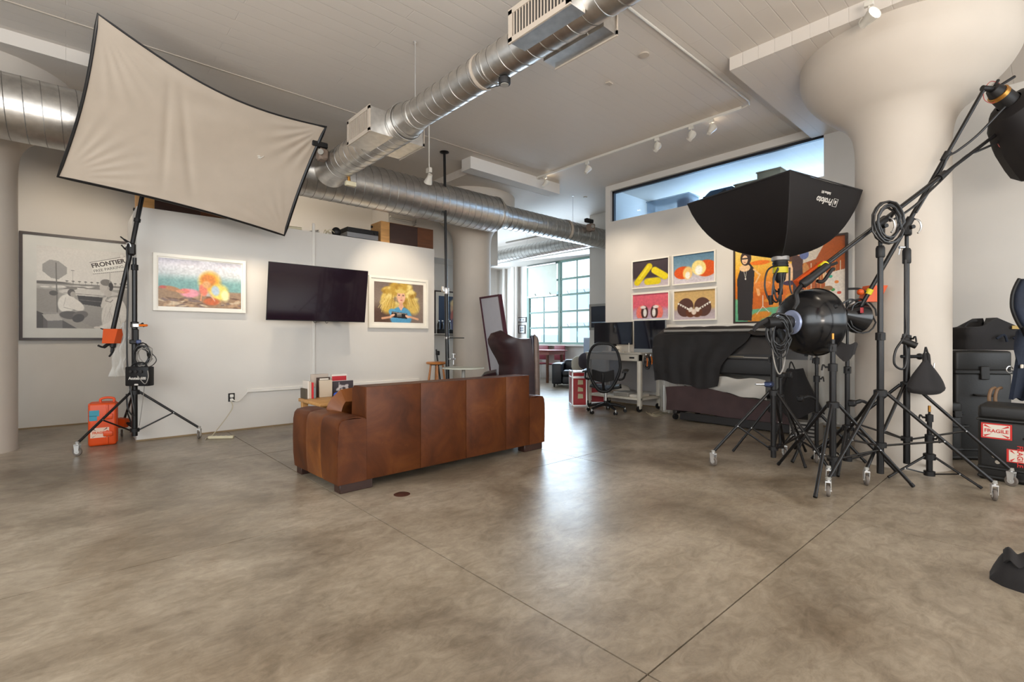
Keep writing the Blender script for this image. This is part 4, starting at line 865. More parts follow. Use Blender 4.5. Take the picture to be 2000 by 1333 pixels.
for k, x in enumerate((0, Ls - AW)):
    arm = bpy.data.objects.new('armrest', None)
    def sec(yy): return None
    # outer side split in three panels with seams, rounded top
    ys_ = [0.0, .31, .62, Ds]
    ao = MB().box((x + .012, .004, zb_), (x + AW - .012, Ds - .004, za - .012), .03, 3).build('armrest', LEATHER, SO, local=True)
    o_, i_ = (x, x + AW) if k == 0 else (x + AW, x)
    sg = 1 if k == 0 else -1
    sec = [(o_, zb_), (o_ - sg * .012, .2), (o_ - sg * .016, .35), (o_ - sg * .012, za - .09), (o_ - sg * .002, za - .035), (o_ + sg * .018, za - .010), (o_ + sg * .05, za), (o_ + sg * AW * .5, za + .006), (i_ - sg * .05, za), (i_ - sg * .015, za - .015), (i_, za - .05), (i_, .32)]
    for j in range(3):
        pj = [(px_, pz_) for px_, pz_ in sec]; nn_ = len(pj) - 1
        def gf(u, v, pj=pj, j=j, nn_=nn_):
            t = v * nn_; i = min(int(t), nn_ - 1); f = t - i; e = .004 if (u < .02 or u > .98) else 0
            return (pj[i][0] * (1 - f) + pj[i + 1][0] * f + e * sg, ys_[j] + .001 + (ys_[j + 1] - ys_[j] - .002) * u, pj[i][1] * (1 - f) + pj[i + 1][1] * f - (e if t > 5 else 0))
        MB().grid(gf, 10, nn_ * 2, .010 * sg).build('side_panel', LEATHER if j != 1 else LEATHERL, ao, local=True)
    MB().prism([(o_ - sg * .012, zb_), (i_, zb_), (i_, za - .03), (i_ - sg * .03, za - .006), (o_ + sg * .05, za - .004), (o_ + sg * .014, za - .015), (o_ - sg * .004, za - .05), (o_ - sg * .016, .34)], (0, -.003, 0), (1, 0, 0), (0, 0, 1), (0, .03, 0)).build('rear_panel', LEATHER, ao, local=True)
MB().box((AW, .2, zb_), (Ls - AW, Ds - .02, .30), .02, 2).build('seat_base', LEATHER, SO, local=True)
for k in range(2):
    w_ = (Ls - 2 * AW) / 2
    MB().box((AW + k * w_ + .004, .27, .30), (AW + (k + 1) * w_ - .004, Ds - .0, .46), .05, 4).build('seat_cushion', LEATHERL, SO, local=True)
    bc = MB().grid(lambda u, v, k=k: (AW + k * w_ + .01 + (w_ - .02) * u + .03 * (u - .5) * 2 * math.sin(PI * v), .40 + .10 * math.sin(PI * v) * math.sin(PI * u) ** .5 + .08 * (1 - v) + .01 * math.sin(u * 17 + v * 9), .45 + v * .24 + .0 * math.sin(PI * u)), 14, 10, .15)
    bc.build('back_cushion', LEATHERL, SO, local=True)
for (x, y) in ((0.01, .01), (Ls - .30, .01), (.01, Ds - .12), (Ls - .30, Ds - .12)):
    MB().box((x, y, 0), (x + (.29), y + .11, zb_ + .01), .006).build('foot', WOODD, SO, local=True)
# floor drain
q = FL(785, 966); d = MB().lathe([(.001, .004), (.058, .004), (.066, .0), (.066, -.004)], (q.x, q.y, 0), n=32).build('floor_disc', DISC); tag(d, 'round rust-brown metal cap set in the floor behind the sofa', 'floor cap')

# ================================================================== SIDE TABLE WITH BOOKS
tb = thing('coffee_table', 'light wooden table with books beyond the sofa arm', 'table', (2.35, 5.2, 0))
tx0, tx1, ty0, ty1, tz = 1.88, 3.10, 4.93, 5.56, .605
MB().box((tx0, ty0, tz - .035), (tx1, ty1, tz), .006, 2).build('table_top', WOODL, tb)
for (x, y) in ((tx0 + .02, ty0 + .02), (tx1 - .08, ty0 + .02), (tx0 + .02, ty1 - .08), (tx1 - .08, ty1 - .08)):
    MB().box((x, y, 0), (x + .06, y + .06, tz - .035), .004).build('leg', WOODL, tb)
def book(px0, px1, ytop, label, col, Y=5.46, thick=.03, spine=None, lean=0., zbase=None):
    a = PY(px0, 760, Y); b = PY(px1, 760, Y); zt = PY((px0 + px1) / 2, ytop, Y).z; z0 = tz + .001
    t = thing('book', label, 'book', ((a.x + b.x) / 2, Y, z0), group='books on the wooden table')
    m = mat('book_' + '_'.join(str(int(x)) for x in col), S(*col), .6)
    MB().box((a.x, Y, z0), (b.x, Y + thick, zt), .002).build('cover', m, t, smooth=False)
    MB().box((a.x + .003, Y + .003, z0 + .004), (b.x + .001, Y + thick - .003, zt - .002)).build('pages', LABELW, t, smooth=False)
    return t, a, b, zt
book(608, 641, 731, 'tall beige book standing at the back, upper left', (176, 162, 148), 5.52)
t, a, b, zt = book(648, 678, 731, 'tall pale book with a red band on its cover', (214, 206, 196), 5.52)
MB().box((a.x + .002, 5.518, zt - .075), (b.x - .01, 5.5205, zt - .022)).build('red_band', REDP, t, smooth=False)
t, a, b, zt = book(619, 645, 737.5, 'book with dark brown and gold patterned cover', (60, 40, 28), 5.49, .02)
MB().box((a.x + .03, 5.4885, zt - .028), (b.x - .02, 5.4905, zt - .012)).build('title_band', LABELW, t, smooth=False)
book(624, 649, 743, 'plain cream book facing the room', (196, 180, 158), 5.44, .02)
t, a, b, zt = book(650, 690, 744.5, 'book with a black and white photograph cover', (56, 46, 50), 5.46, .02)
P = Paint(40, 36); P.vgrad([(0, (60, 50, 54)), (1, (34, 28, 32))]); [P.ell(.2 + .6 * rng.rand(), .3 + .5 * rng.rand(), .07, .14, (180, 172, 170), rng.rand() * 60, .4) for _ in range(8)]; P.line([(.3, 0), (.3, 1)], .02, (210, 204, 198))
P.mesh('cover_print', (a.x + .003, 5.4585, zt - .01), (b.x - .003, 5.4585, zt - .01), (a.x + .003, 5.4585, tz + .01), t)
for (pa, pb, yt, c_, lb) in ((597, 600.5, 760, (84, 74, 60), 'thin dark book at the left end of the row'), (601, 604, 745, (214, 204, 192), 'white upright book, second from the left end'), (604.3, 608.3, 746, (188, 170, 150), 'tan upright book with worn spine'), (609, 612.8, 748, (196, 24, 34), 'bright red upright book in the row'), (613.3, 617, 757, (120, 130, 132), 'low grey upright book beside the red one')):
    book(pa, pb, yt, lb, c_, 5.40, .16)
q = PY(667, 784, 5.2); lp = thing('laptop', 'closed silver laptop lying on the wooden table', 'laptop', (2.35, 5.1, tz))
MB().box((2.16, 4.99, tz + .002), (2.50, 5.22, tz + .018), .004).build('body', SILVER, lp)
MB().box((2.162, 4.992, tz + .018), (2.498, 5.218, tz + .024), .003).build('lid', SILVER, lp)
q = PY(659, 774, 5.33); bb = thing('massage_ball', 'small bright blue object on the wooden table before the books', 'ball', (q.x, 5.33, tz))
MB().ell((q.x, 5.33, tz + .03), (.042, .034, .03)).build('body', BLUE, bb); MB().lathe([(.02, 0), (.024, .006), (.02, .012)], (q.x, 5.295, tz + .03), (0, -1, 0), 16).build('ring', NAVY, bb)

# ================================================================== STOOL, ROUND TABLE, POLE
q = PD(853, 707, 8.35); sx, sy, szt = q.x, q.y, q.z
stl = thing('wooden_stool', 'round-seated light wooden stool by the partition end', 'stool', (sx, sy, 0))
MB().lathe([(.001, szt), (.165, szt), (.18, szt - .012), (.175, szt - .035), (.15, szt - .042), (.001, szt - .042)], (sx, sy, 0), n=36).build('seat', DRUM, stl)
L_ = []
for k in range(4):
    a = PI / 4 + k * PI / 2 + .3; top = Vector((sx + .10 * math.cos(a), sy + .10 * math.sin(a), szt - .04)); bot = Vector((sx + .20 * math.cos(a), sy + .20 * math.sin(a), 0)); L_.append((top, bot))
    MB().tube([top, top.lerp(bot, .5), bot], [.016, .021, .015], 12).build('leg', DRUM, stl)
for k in range(4):
    f_ = .55 if k % 2 else .68
    MB().cyl(L_[k][0].lerp(L_[k][1], f_), L_[(k + 1) % 4][0].lerp(L_[(k + 1) % 4][1], f_), .010).build('rung', DRUM, stl)
MB().lathe([(.11, szt - .055), (.118, szt - .05), (.11, szt - .045)], (sx, sy, 0), n=30).build('seat_ring', BLACK, stl)
q = PD(905, 718, 7.2); rt_ = thing('round_table', 'small round white table on a pedestal beyond the sofa', 'table', (q.x, q.y, 0))
MB().lathe([(.001, q.z), (.30, q.z), (.305, q.z - .012), (.30, q.z - .018), (.001, q.z - .018)], (q.x, q.y, 0), n=48).build('table_top', mat('white_laminate', S(196, 198, 184), .3), rt_)
MB().cyl((q.x, q.y, .02), (q.x, q.y, q.z - .018), .028).build('pedestal', GREYPLASTIC, rt_); MB().lathe([(.24, 0), (.24, .01), (.05, .03), (.001, .03)], (q.x, q.y, 0), n=36).build('base', GREYPLASTIC, rt_)
q = PZ(868, 297, H); q2 = PD(876, 745, 7.9); bx, by = q.x, q.y
pl = thing('autopole', 'tall thin black pole wedged between floor and ceiling beside the stool', 'pole', (bx, by, 0)); lean = Vector((q2.x - q.x, q2.y - q.y, 0)) * .9
MB().lathe([(.001, H), (.075, H), (.075, H - .012), (.03, H - .03), (.001, H - .03)], (bx, by, 0), n=24).build('ceiling_pad', RUBBER if False else BLACK, pl)
def PP(z): return Vector((bx, by, 0)) + lean * (1 - z / H) * 1.0 + Vector((0, 0, z))
MB().cyl(PP(1.95), PP(H - .02), .022).build('upper_tube', BLACK, pl); MB().cyl(PP(.02), PP(2.05), .032).build('lower_tube', BLACK, pl)
MB().lathe([(.001, 0), (.06, 0), (.05, .03), (.001, .03)], tuple(PP(0)), n=20).build('foot', RUBBER, pl)
MB().lathe([(.036, 0), (.04, .01), (.04, .09), (.036, .1)], tuple(PP(1.98)), n=18).build('locking_collar', ALU, pl)
MB().cbox(PP(2.06) + CR * -.05, (.05, .05, .09), bev=.008).build('lever', ALU, pl)
MB().cyl(PP(1.27), PP(1.27) + CR * .28, .008).build('cross_rod', BLACK, pl); MB().cbox(PP(1.27), (.06, .06, .05), bev=.008).build('cross_clamp', ALU, pl)
cl = thing('grip_clamp', 'metal grip clamp on the black pole just above the round table', 'clamp', tuple(PP(.95)))
MB().cbox(PP(.93) + CR * .07, (.10, .07, .03), bev=.006).build('jaw', ALU, cl); MB().cyl(PP(.84) + CR * .10, PP(1.02) + CR * .10, .007).build('screw', ALU, cl); MB().cyl(PP(1.01) + CR * .07, PP(1.01) + CR * .13, .006).build('handle_bar', ALU, cl)
# tripod foot seen behind pole
lt = thing('light_stand', 'dark light stand partly hidden behind the stool at the partition end', 'stand', tuple(PD(858, 740, 8.9)) [:2] + (0,))
b0 = PD(866, 740, 8.95); MB().cyl((b0.x, b0.y, .05), tuple(PD(852, 683, 8.9)), .014).build('pole', BLACK, lt)
for k in range(3):
    a = k * 2 * PI / 3; MB().cyl((b0.x, b0.y, .5), (b0.x + .17 * math.cos(a), b0.y + .17 * math.sin(a), .01), .011, n=8).build('leg', BLACK, lt)
MB().cbox(PD(855, 690, 8.9), (.06, .06, .08), bev=.01).build('head_clamp', BLKPLASTIC, lt)
# small rack with row of black bottles on the rear wall shelf
rk = thing('bottle_rack', 'small black rack on a shelf by the column', 'rack', tuple(PY(860, 640, 9.4)))
q = PY(864, 652, 9.45)
MB().box((q.x - .28, 9.40, q.z - .02), (q.x + .42, YB, q.z + .0)).build('shelf_board', LAMPW, rk, smooth=False); MB().box((q.x - .12, 9.41, q.z), (q.x + .3, 9.5, q.z + .10), .01).build('rack_body', BLKPLASTIC, rk)
for k in range(4):
    xx = q.x - .10 + k * .10
    tg = thing('black_bottle', ('leftmost', 'second', 'third', 'rightmost')[k] + ' small black bottle in the rack by the column', 'bottle', (xx, 9.45, q.z + .1), group='bottles in the rack')
    MB().lathe([(.001, .1), (.03, .1), (.03, .22), (.012, .26), (.012, .28), (.001, .28)], (xx, 9.45, q.z), n=14).build('body', BLACKGLOSS, tg); MB().lathe([(.001, .28), (.02, .28), (.02, .30), (.001, .31)], (xx, 9.45, q.z), n=12).build('cap', ALU, tg)

# ================================================================== WING CHAIR
q = PD(1008, 735, 7.1); wc = thing('wing_chair', 'high-backed dark leather winged armchair behind the sofa', 'chair', (q.x, q.y, 0), TH - PI / 2)
# local axes: x right, y away from the sofa
KZ = [.36, .60, .76, .873, .977, 1.117, 1.22, 1.29, 1.33]
KL = [-.235, -.215, -.20, -.195, -.236, -.318, -.368, -.355, -.29]; KR = [.245, .243, .238, .235, .229, .21, .195, .18, .165]
def wing(u, v):
    zt = 1.318 - .056 * min(1, u / .55) ** 1.2; z = .36 + (zt - .36) * v
    zc = min(z, 1.33); xl = float(np.interp(zc, KZ, KL)); xr = float(np.interp(zc, KZ, KR))
    if v > .93: xl += .10 * ((v - .93) / .07) ** 2
    x = xl + (xr - xl) * u; y = -.05 * math.sin(PI * u) + .22 * (1 - u) ** 2.5 * (.5 + .5 * v) - .05 * v
    return (x, y, z)
MB().grid(wing, 24, 24, -.07).build('shell', CHLEATHER, wc, local=True, ang=75)
def rw(u, v):
    z = .40 + (.925) * v; a = u * 2 * PI; hw = .062 * math.sqrt(max(0, 1 - max(0, (v - .86) / .14) ** 2)) + .002
    return (.295 - .02 * v + .0 + hw * math.cos(a), .22 + (.20 + .06 * math.sin(PI * v)) * math.sin(a) * (hw / .064), z)
MB().grid(rw, 20, 22).build('worn_wing', mat('worn_wing_leather', S(128, 112, 104), .6, var=.25, vscale=9), wc, local=True, ang=80)
MB().tube([(.225 + .02 * math.sin(3 * v / 10), .02 + .01 * v / 10, .40 + .90 * v / 10) for v in range(11)], .03, 10).build('wing_piping', mat('dark_blue_piping', S(22, 20, 44), .3), wc, local=True)
MB().box((-.22, .06, .34), (.24, .60, .48), .05, 4).build('seat_cushion', CHLEATHER, wc, local=True)
MB().grid(lambda u, v: (-.28 - .20 * u, .10 + .40 * v, .70 - .04 * u + .03 * math.sin(PI * v) - .16 * max(0, u - .8) * 5 * .5), 8, 8, .07).build('armrest', CHLEATHER, wc, local=True)
MB().grid(lambda u, v: (-.26 - .04 * math.sin(PI * v), .10 + .40 * u, .40 + .30 * v), 6, 6, .05).build('side_wall', CHLEATHER, wc, local=True)
MB().cyl((0, .30, .06), (0, .30, .36), .03).build('column_base', ALU, wc, local=True)
for k in range(4):
    a = PI / 4 + k * PI / 2; MB().tube([(0, .30, .09), (.16 * math.cos(a), .30 + .16 * math.sin(a), .06), (.31 * math.cos(a), .30 + .31 * math.sin(a), .012)], [.025, .02, .012], 8).build('leg', ALU, wc, local=True)
# leaning mirror
b1 = PD(958, 745, 8.3); mr = thing('floor_mirror', 'tall plum-framed board leaning against the middle column', 'mirror', tuple(FL(975, 775)))
A = PD(937, 581, 8.9); Bp = PD(975, 582, 8.3); 
A0 = Vector((A.x, A.y, 0)) + (CR * .30 - CF * .35); B0 = Vector((Bp.x, Bp.y, 0)) + (CR * .30 - CF * .35)
uu = (B0 - A0); Wd = uu.length; uu.normalize(); vv = Vector((A.x, A.y, A.z)) - A0; Hh = vv.length; vv.normalize(); nn = uu.cross(vv).normalized()
def mbar(a0, a1, b0, b1, d0, d1, nm, m): MB().prism([(a0, b0), (a1, b0), (a1, b1), (a0, b1)], A0 + nn * d0, uu, vv, nn * (d1 - d0)).build(nm, m, mr, smooth=False)
fw = .035
mbar(0, fw, 0, Hh, -.05, .012, 'frame_bar', PLUM); mbar(Wd - fw, Wd, 0, Hh, -.05, .012, 'frame_bar', PLUM); mbar(fw, Wd - fw, 0, fw, -.05, .012, 'frame_bar', PLUM); mbar(fw, Wd - fw, Hh - fw, Hh, -.05, .012, 'frame_bar', PLUM)
mbar(fw, Wd - fw, fw, Hh - fw, -.03, .0, 'board', mat('pale_grey_board', S(176, 176, 184), .35), )
t = MB().cbox(A0 + vv * (Hh * .77) - nn * .02 - uu * .02, (.05, .03, .05), bev=.005).build('hinge', ALU, mr)

# ================================================================== LIGHT STANDS
def coil(c, rx, rz, turns, r, m, parent=None, name='cable', ax=None, jit=.012, drop=0., seed=1):
    g = random.Random(seed); c = Vector(c); ax = ax or CR; pts = []
    n = 16 * turns
    for i in range(n + 1):
        a = 2 * PI * i / 16; k = i // 16
        f = 1 + .20 * math.sin(k * 2.3 + 1); 
        pts.append(c + ax * (rx * f * math.cos(a) + g.gauss(0, jit * .3)) + UP * (rz * f * math.sin(a) - drop * (k % 3) * (1 - math.sin(a)) * .5) + CF * (jit * math.sin(k * 1.7 + a) * 1.6))
    o = MB().tube(pts, r, 6).build(name, m, parent); return o
def caster(parent, P, leg_end, rot, wr=.045):
    """P floor contact; grey joint, zinc fork, wheel"""
    P = Vector(P); c = P + Vector((0, 0, wr)); d = Vector((math.cos(rot), math.sin(rot), 0)); s = Vector((-d.y, d.x, 0))
    piv = Vector((leg_end.x, leg_end.y, wr * 2 + .03))
    MB().cyl(leg_end + (leg_end - piv) * -.05 + Vector((0, 0, .02)), piv + Vector((0, 0, .012)), .017, .02, 12).build('caster_socket', GREYPLASTIC, parent)
    fk = MB()
    for q in (-1, 1): fk.prism([(-.018, 0), (.018, 0), (.026, wr + .03), (-.026, wr + .03)], c + s * (q * .018) - s * .002, d, UP, s * .004)
    fk.prism([(-.026, wr + .022), (.026, wr + .022), (.026, wr + .034), (-.026, wr + .034)], c - s * .02, d, UP, s * .04)
    fk.cyl(c - s * .024, c + s * .024, .006, n=8); fk.cyl(c + UP * (wr + .03), piv + UP * .012, .011, n=10)
    fk.build('caster_fork', ZINC, parent)
    MB().lathe([(.001, -.011), (.026, -.012), (wr - .004, -.012), (wr, -.006), (wr, .006), (wr - .004, .012), (.026, .012), (.001, .011)], c, s, 24).build('caster_wheel', RUBBER, parent)
    MB().lathe([(.001, -.0135), (.024, -.0135), (.024, .0135), (.001, .0135)], c, s, 18).build('wheel_hub', ZINC, parent)
def stand(name, label, base, tips, zt, zb, poles, wheels=True, lr=.014, cat='stand', group=None, z0=.10, kz=None, wrot=None, hub=.05, flip=False):
    bx, by = base[0], base[1]; t = thing(name, label, cat, (bx, by, 0), group=group)
    zprev = z0
    for (z1, r) in poles:
        MB().cyl((bx, by, zprev), (bx, by, z1), r, n=16).build('pole', BLACK, t)
        zprev = z1
        if z1 != poles[-1][0]:
            MB().lathe([(r + .001, -.03), (r + .010, -.028), (r + .010, .035), (r - .004, .04)], (bx, by, z1), n=16).build('locking_collar', BLKPLASTIC, t)
            a = kz if kz is not None else rng.rand() * 6
            kd = CR * math.cos(a) + CF * math.sin(a); q = Vector((bx, by, z1 + .005)) + kd * (r + .008)
            MB().cyl(q, q + kd * .025, .009, n=10).tube(bez([q + kd * .02 - UP * .002, q + kd * .04 + UP * .02, q + kd * .05 - UP * .03], 4), .007, 6).build('knob', BLKPLASTIC, t)
    r = poles[0][1]
    MB().lathe([(r + .001, -.028), (r + .022, -.026), (r + .022, .022), (r + .004, .03)], (bx, by, zt), n=18).build('leg_collar', BLKPLASTIC, t)
    MB().lathe([(r + .001, -.022), (r + .018, -.02), (r + .018, .02), (r + .002, .022)], (bx, by, zb), n=18).build('brace_collar', BLKPLASTIC, t)
    for k, tp in enumerate(tips):
        tp = Vector((tp[0], tp[1], 0)); d = Vector((tp.x - bx, tp.y - by, 0)); L = d.length; d.normalize()
        top = Vector((bx, by, zt)) + d * (r + .018); h_end = .135 if wheels else .012
        end = tp + Vector((0, 0, h_end)); lg = MB().cyl(top, end, lr, n=12).build('leg', BLACK, t)
        for f in (0.0, 1.0):
            pass
        if wheels: caster(lg, tp + d * .0, end, (wrot[k] if wrot else rng.rand() * 3))
        else: MB().cyl(end - (end - top).normalized() * .03, end, lr + .002, n=10).build('rubber_tip', RUBBER if False else BLKPLASTIC, lg)
        # brace to the leg
        f = .56 if not flip else .5
        lm = top.lerp(end, f); hb = Vector((bx, by, zb)) + d * (r + .012)
        br = MB().cyl(hb, lm, lr * .62, n=8).build('brace', BLACK, t)
        s = Vector((-d.y, d.x, 0)); MB().cyl(lm - s * (lr + .004), lm + s * (lr + .004), .005, n=8).build('rivet', ALU, br)
    return t
def tri(c, r, a0): return [(c[0] + r * math.cos(a0 + k * 2 * PI / 3), c[1] + r * math.sin(a0 + k * 2 * PI / 3)) for k in range(3)]

# boom stands A (front) and B (behind)
A_c = (5.17, 1.006); tipsA = [(4.492, 1.211), (5.331, .317), (5.69, 1.49)]
stA = stand('boom_stand', 'front black rolling boom stand by the right column, its cable coiled at the pivot', A_c, tipsA, .79, .345, [(1.27, .027), (1.95, .022)], wrot=[.2, .3, .8])
B_c = (5.759, .922); tipsB = [(5.079, 1.086), (5.957, .251), (6.12, 1.33)]
tipsB = [(5.079, 1.086), (5.957, .251), (5.62, 1.62)]
stB = stand('boom_stand', 'rear black rolling boom stand by the right column, sandbag hung from its side', B_c, tipsB, .83, .33, [(1.25, .027), (1.98, .022)], wrot=[.5, 1.2, .2])
def boom(name, label, piv, end, low, m_r=.019):
    t = thing(name, label, 'boom arm', tuple(piv)); piv, end, low = Vector(piv), Vector(end), Vector(low); d = (end - low).normalized()
    mid = piv.lerp(end, .52)
    MB().cyl(low, mid, m_r, n=14).build('outer_tube', BLACK, t); MB().cyl(mid, end, m_r * .8, n=14).build('inner_tube', BLACK, t)
    MB().cyl(mid - d * .05, mid + d * .03, m_r + .009, n=14).build('tube_collar', BLKPLASTIC, t)
    MB().cyl(piv - d * .06, piv + d * .06, m_r + .014, n=14).build('pivot_sleeve', BLKPLASTIC, t)
    MB().cbox(piv - UP * .06, (.06, .06, .10), bev=.012).build('pivot_head', BLKPLASTIC, t)
    x, y, _ = frame_of(CF); c = piv + CR * .05 - CF * .03
    MB().tube([c + CR * .05 * math.cos(a * .35 - 1.2) + UP * .065 * math.sin(a * .35 - 1.2) - UP * .03 for a in range(9)], .008, 6).build('lock_lever', ALU, t)
    MB().cyl(piv - CF * .04 - UP * .04, piv - CF * .07 - UP * .04, .018, n=12).build('lock_knob', BLKPLASTIC, t)
    return t, d
pivA = WC(3.157, 4.216, 2.25); endA = WC(4.35, 4.40, 3.10); dA = (endA - pivA).normalized(); lowA = WC(2.50, 4.115, 1.815)
lowA = pivA - dA * .80
bA, dA = boom('light_boom', 'lower black boom arm crossing the column, orange weight clamped at its end', pivA, endA, lowA)
MB().cyl((A_c[0], A_c[1], 1.95), (A_c[0], A_c[1], 2.21), .016).build('top_spigot', BLACK, stA)
MB().lathe([(.03, -.05), (.034, -.04), (.034, .03), (.026, .05)], (A_c[0], A_c[1], 2.0), n=16).build('top_socket', BLKPLASTIC, stA)
pivB = WC(3.634, 4.52, 2.31); endB = WC(4.10, 4.27, 3.43); dB = (endB - pivB).normalized(); lowB = pivB - dB * 1.08
bB, dB = boom('light_boom', 'steeper black boom arm rising to the strobe at the upper right', pivB, endB, lowB)
MB().cyl((B_c[0], B_c[1], 1.98), (B_c[0], B_c[1], 2.26), .016).build('top_spigot', BLACK, stB)
MB().lathe([(.03, -.07), (.034, -.06), (.034, .05), (.026, .07)], (B_c[0], B_c[1], 2.02), n=16).build('top_socket', BLKPLASTIC, stB)
MB().cyl(Vector((B_c[0], B_c[1], 2.1)) - CR * .02, Vector((B_c[0], B_c[1], 2.1)) - CR * .07, .012).tube([Vector((B_c[0], B_c[1], 2.1)) - CR * .06, Vector((B_c[0], B_c[1], 2.03)) - CR * .075], .005, 6).build('t_handle', ALU, stB)
def weight(c, d, label, sz=(.17, .16, .10), rot=0., levers=True, m=ORANGEW):
    c = Vector(c); t = thing('boom_weight', label, 'counterweight', tuple(c)); d = Vector(d).normalized(); s = CF
    n = s.cross(d).normalized()
    MB().prism([(-sz[0] / 2, -sz[1] / 2), (sz[0] / 2, -sz[1] / 2 + .03), (sz[0] / 2, sz[1] / 2), (-sz[0] / 2 + .03, sz[1] / 2)], c - s * sz[2] / 2, n, d, s * sz[2]).build('block', m, t, smooth=False)
    if levers:
        for k in (-1, 1):
            q = c - d * (sz[1] / 2) + n * .02 * k
            MB().tube(bez([q, q - d * .05 + n * .05 * k, q - d * .07 + n * .14 * k * (1 if k > 0 else .4), q - d * .13 + n * .15 * k * (1 if k > 0 else .4)], 5), [.013] * 15 + [.009], 8).build('grip_lever', BLKPLASTIC, t)
        MB().cbox(c - d * (sz[1] / 2 - .0) - s * .03, (.06, .06, .08), bev=.012).build('clamp_jaw', BLKPLASTIC, t)
    return t
# spring clamp weight on A's low end: long orange grip with yellow band
wA = thing('boom_weight', 'orange grip weight with black levers and yellow band before the big picture', 'counterweight', tuple(lowA))
n_ = CF.cross(dA).normalized()
MB().prism([(-.035, -.15), (.05, -.15), (.035, .12), (-.03, .16)], lowA + CF * .02 + dA * .02, n_, dA, CF * .06).build('block', ORANGEW, wA)
MB().cyl(lowA + dA * .10, lowA + dA * .16, .032).build('yellow_band', YELLOW, wA)
MB().tube(bez([lowA + dA * .12 - CF * .06, lowA - dA * .08 - CF * .06, lowA - dA * .16 - CF * .05], 5), [.03] * 5 + [.036] * 5 + [.03], 10).build('grip_body', BLKPLASTIC, wA)
MB().tube(bez([lowA - dA * .14 - CF * .05, lowA - dA * .18 - UP * .05, lowA - dA * .17 - UP * .13, lowA - dA * .21 - UP * .17], 5), [.02] * 12 + [.015] * 4, 8).build('grip_lever', BLKPLASTIC, wA)
MB().tube(bez([lowA + dA * .0 - CF * .07 - UP * .06, lowA + dA * .07 - UP * .10 - CF * .07, lowA + dA * .16 - UP * .06 - CF * .07, lowA + dA * .19 - UP * .07 - CF * .07], 5), .015, 8).build('grip_lever', BLKPLASTIC, wA)
MB().tube(bez([lowA + dA * .12 - CF * .04, lowA + dA * .20 - UP * .03 - CF * .05, lowA + dA * .24 - UP * .04 - CF * .05], 4), .012, 8).build('thumb_screw', BLKPLASTIC, wA)
pw = pivB - dB * .70
wB = thing('boom_weight', 'orange block weight with yellow tag on the steeper boom arm', 'counterweight', tuple(pw))
MB().prism([(-.02, -.07), (.12, -.07), (.20, .085), (.03, .085)], pw + CF * .01 + CR * .0 , CR, UP, CF * .10).build('block', ORANGEW, wB, smooth=False)
MB().cyl(pw - dB * .0, pw + dB * .05, .028).build('yellow_band', YELLOW, wB)
MB().tube(bez([pw - CR * .02 + UP * .02, pw - CR * .08 + UP * .05, pw - CR * .19 + UP * .05], 5), .011, 8).build('grip_lever', BLKPLASTIC, wB); MB().ell(pw - CR * .07 + UP * .02, (.04, .03, .03)).build('clamp_jaw', ORANGEW, wB)
# coiled cables
def cable_thing(label, name='coiled_cable'):
    return thing(name, label, 'cable', (0, 0, 0))
cc = pivA + UP * -.02 - CF * .09; t = thing('coiled_cable', 'black cable coiled over the front boom pivot', 'cable', tuple(cc)); coil(cc, .105, .15, 7, .009, CABLE, t, seed=3); 
q1 = pivA + dA * .12; tag(MB().tube(bez([cc + UP * .10 + CR * .06, q1 - UP * .05, pivA + dA * .35 - UP * .07 - CF * .03, pivA + dA * .6 - UP * .04 - CF * .03, pivA + dA * .78 - UP * .03, pivA + dA * 1.05 + UP * .01, endA - dA * .25 - UP * .03, endA - UP * .05 + CR * .08], 8), .010, 8).build('strobe_cable', CABLE), 'black cable running along the lower boom arm', 'cable')
tag(MB().tube(bez([pivB + dB * .1 - CF * .03, pivB + dB * .5 - CF * .03 + CR * .01, endB - dB * .62 - CF * .03, endB - dB * .50 + CR * .05 - UP * .05, endB - dB * .35 + CR * .14 - UP * .06, endB - UP * .18 + CR * .16, endB + CR * .22 - UP * .13, endB + CR * .3 - UP * .12], 8), .010, 8).build('strobe_cable', CABLE), 'black cable looping beside the steeper boom arm', 'cable')
cb = Vector((B_c[0], B_c[1], 0)) - CR * .07 - CF * .05
tag(MB().tube(bez([Vector((B_c[0], B_c[1], 1.98)) - CR * .035 - CF * .03, cb + UP * 1.5 + CR * .02, cb + UP * 1.3 + CR * .02, cb + UP * 1.15 - CR * .07, cb + UP * 1.02 - CR * .08, cb + UP * .98 - CR * .0, cb + UP * 1.1 + CR * .03, cb + UP * 1.3], 8), .010, 8).build('hanging_cable', CABLE), 'black cable hanging in a loop beside the rear boom pole', 'cable')
gc = thing('pole_clamp', 'black knobbed clamp gripping the rear boom pole', 'clamp', (B_c[0], B_c[1], 1.24))
q = Vector((B_c[0], B_c[1], 1.24)) - CF * .035
MB().cbox(q - CR * .04, (.08, .06, .08), bev=.02).build('clamp_body', BLKPLASTIC, gc); MB().cyl(q - CR * .07, q + CR * .02 - UP * .05 - CF * .05, .03).build('clamp_knob', BLKPLASTIC, gc)
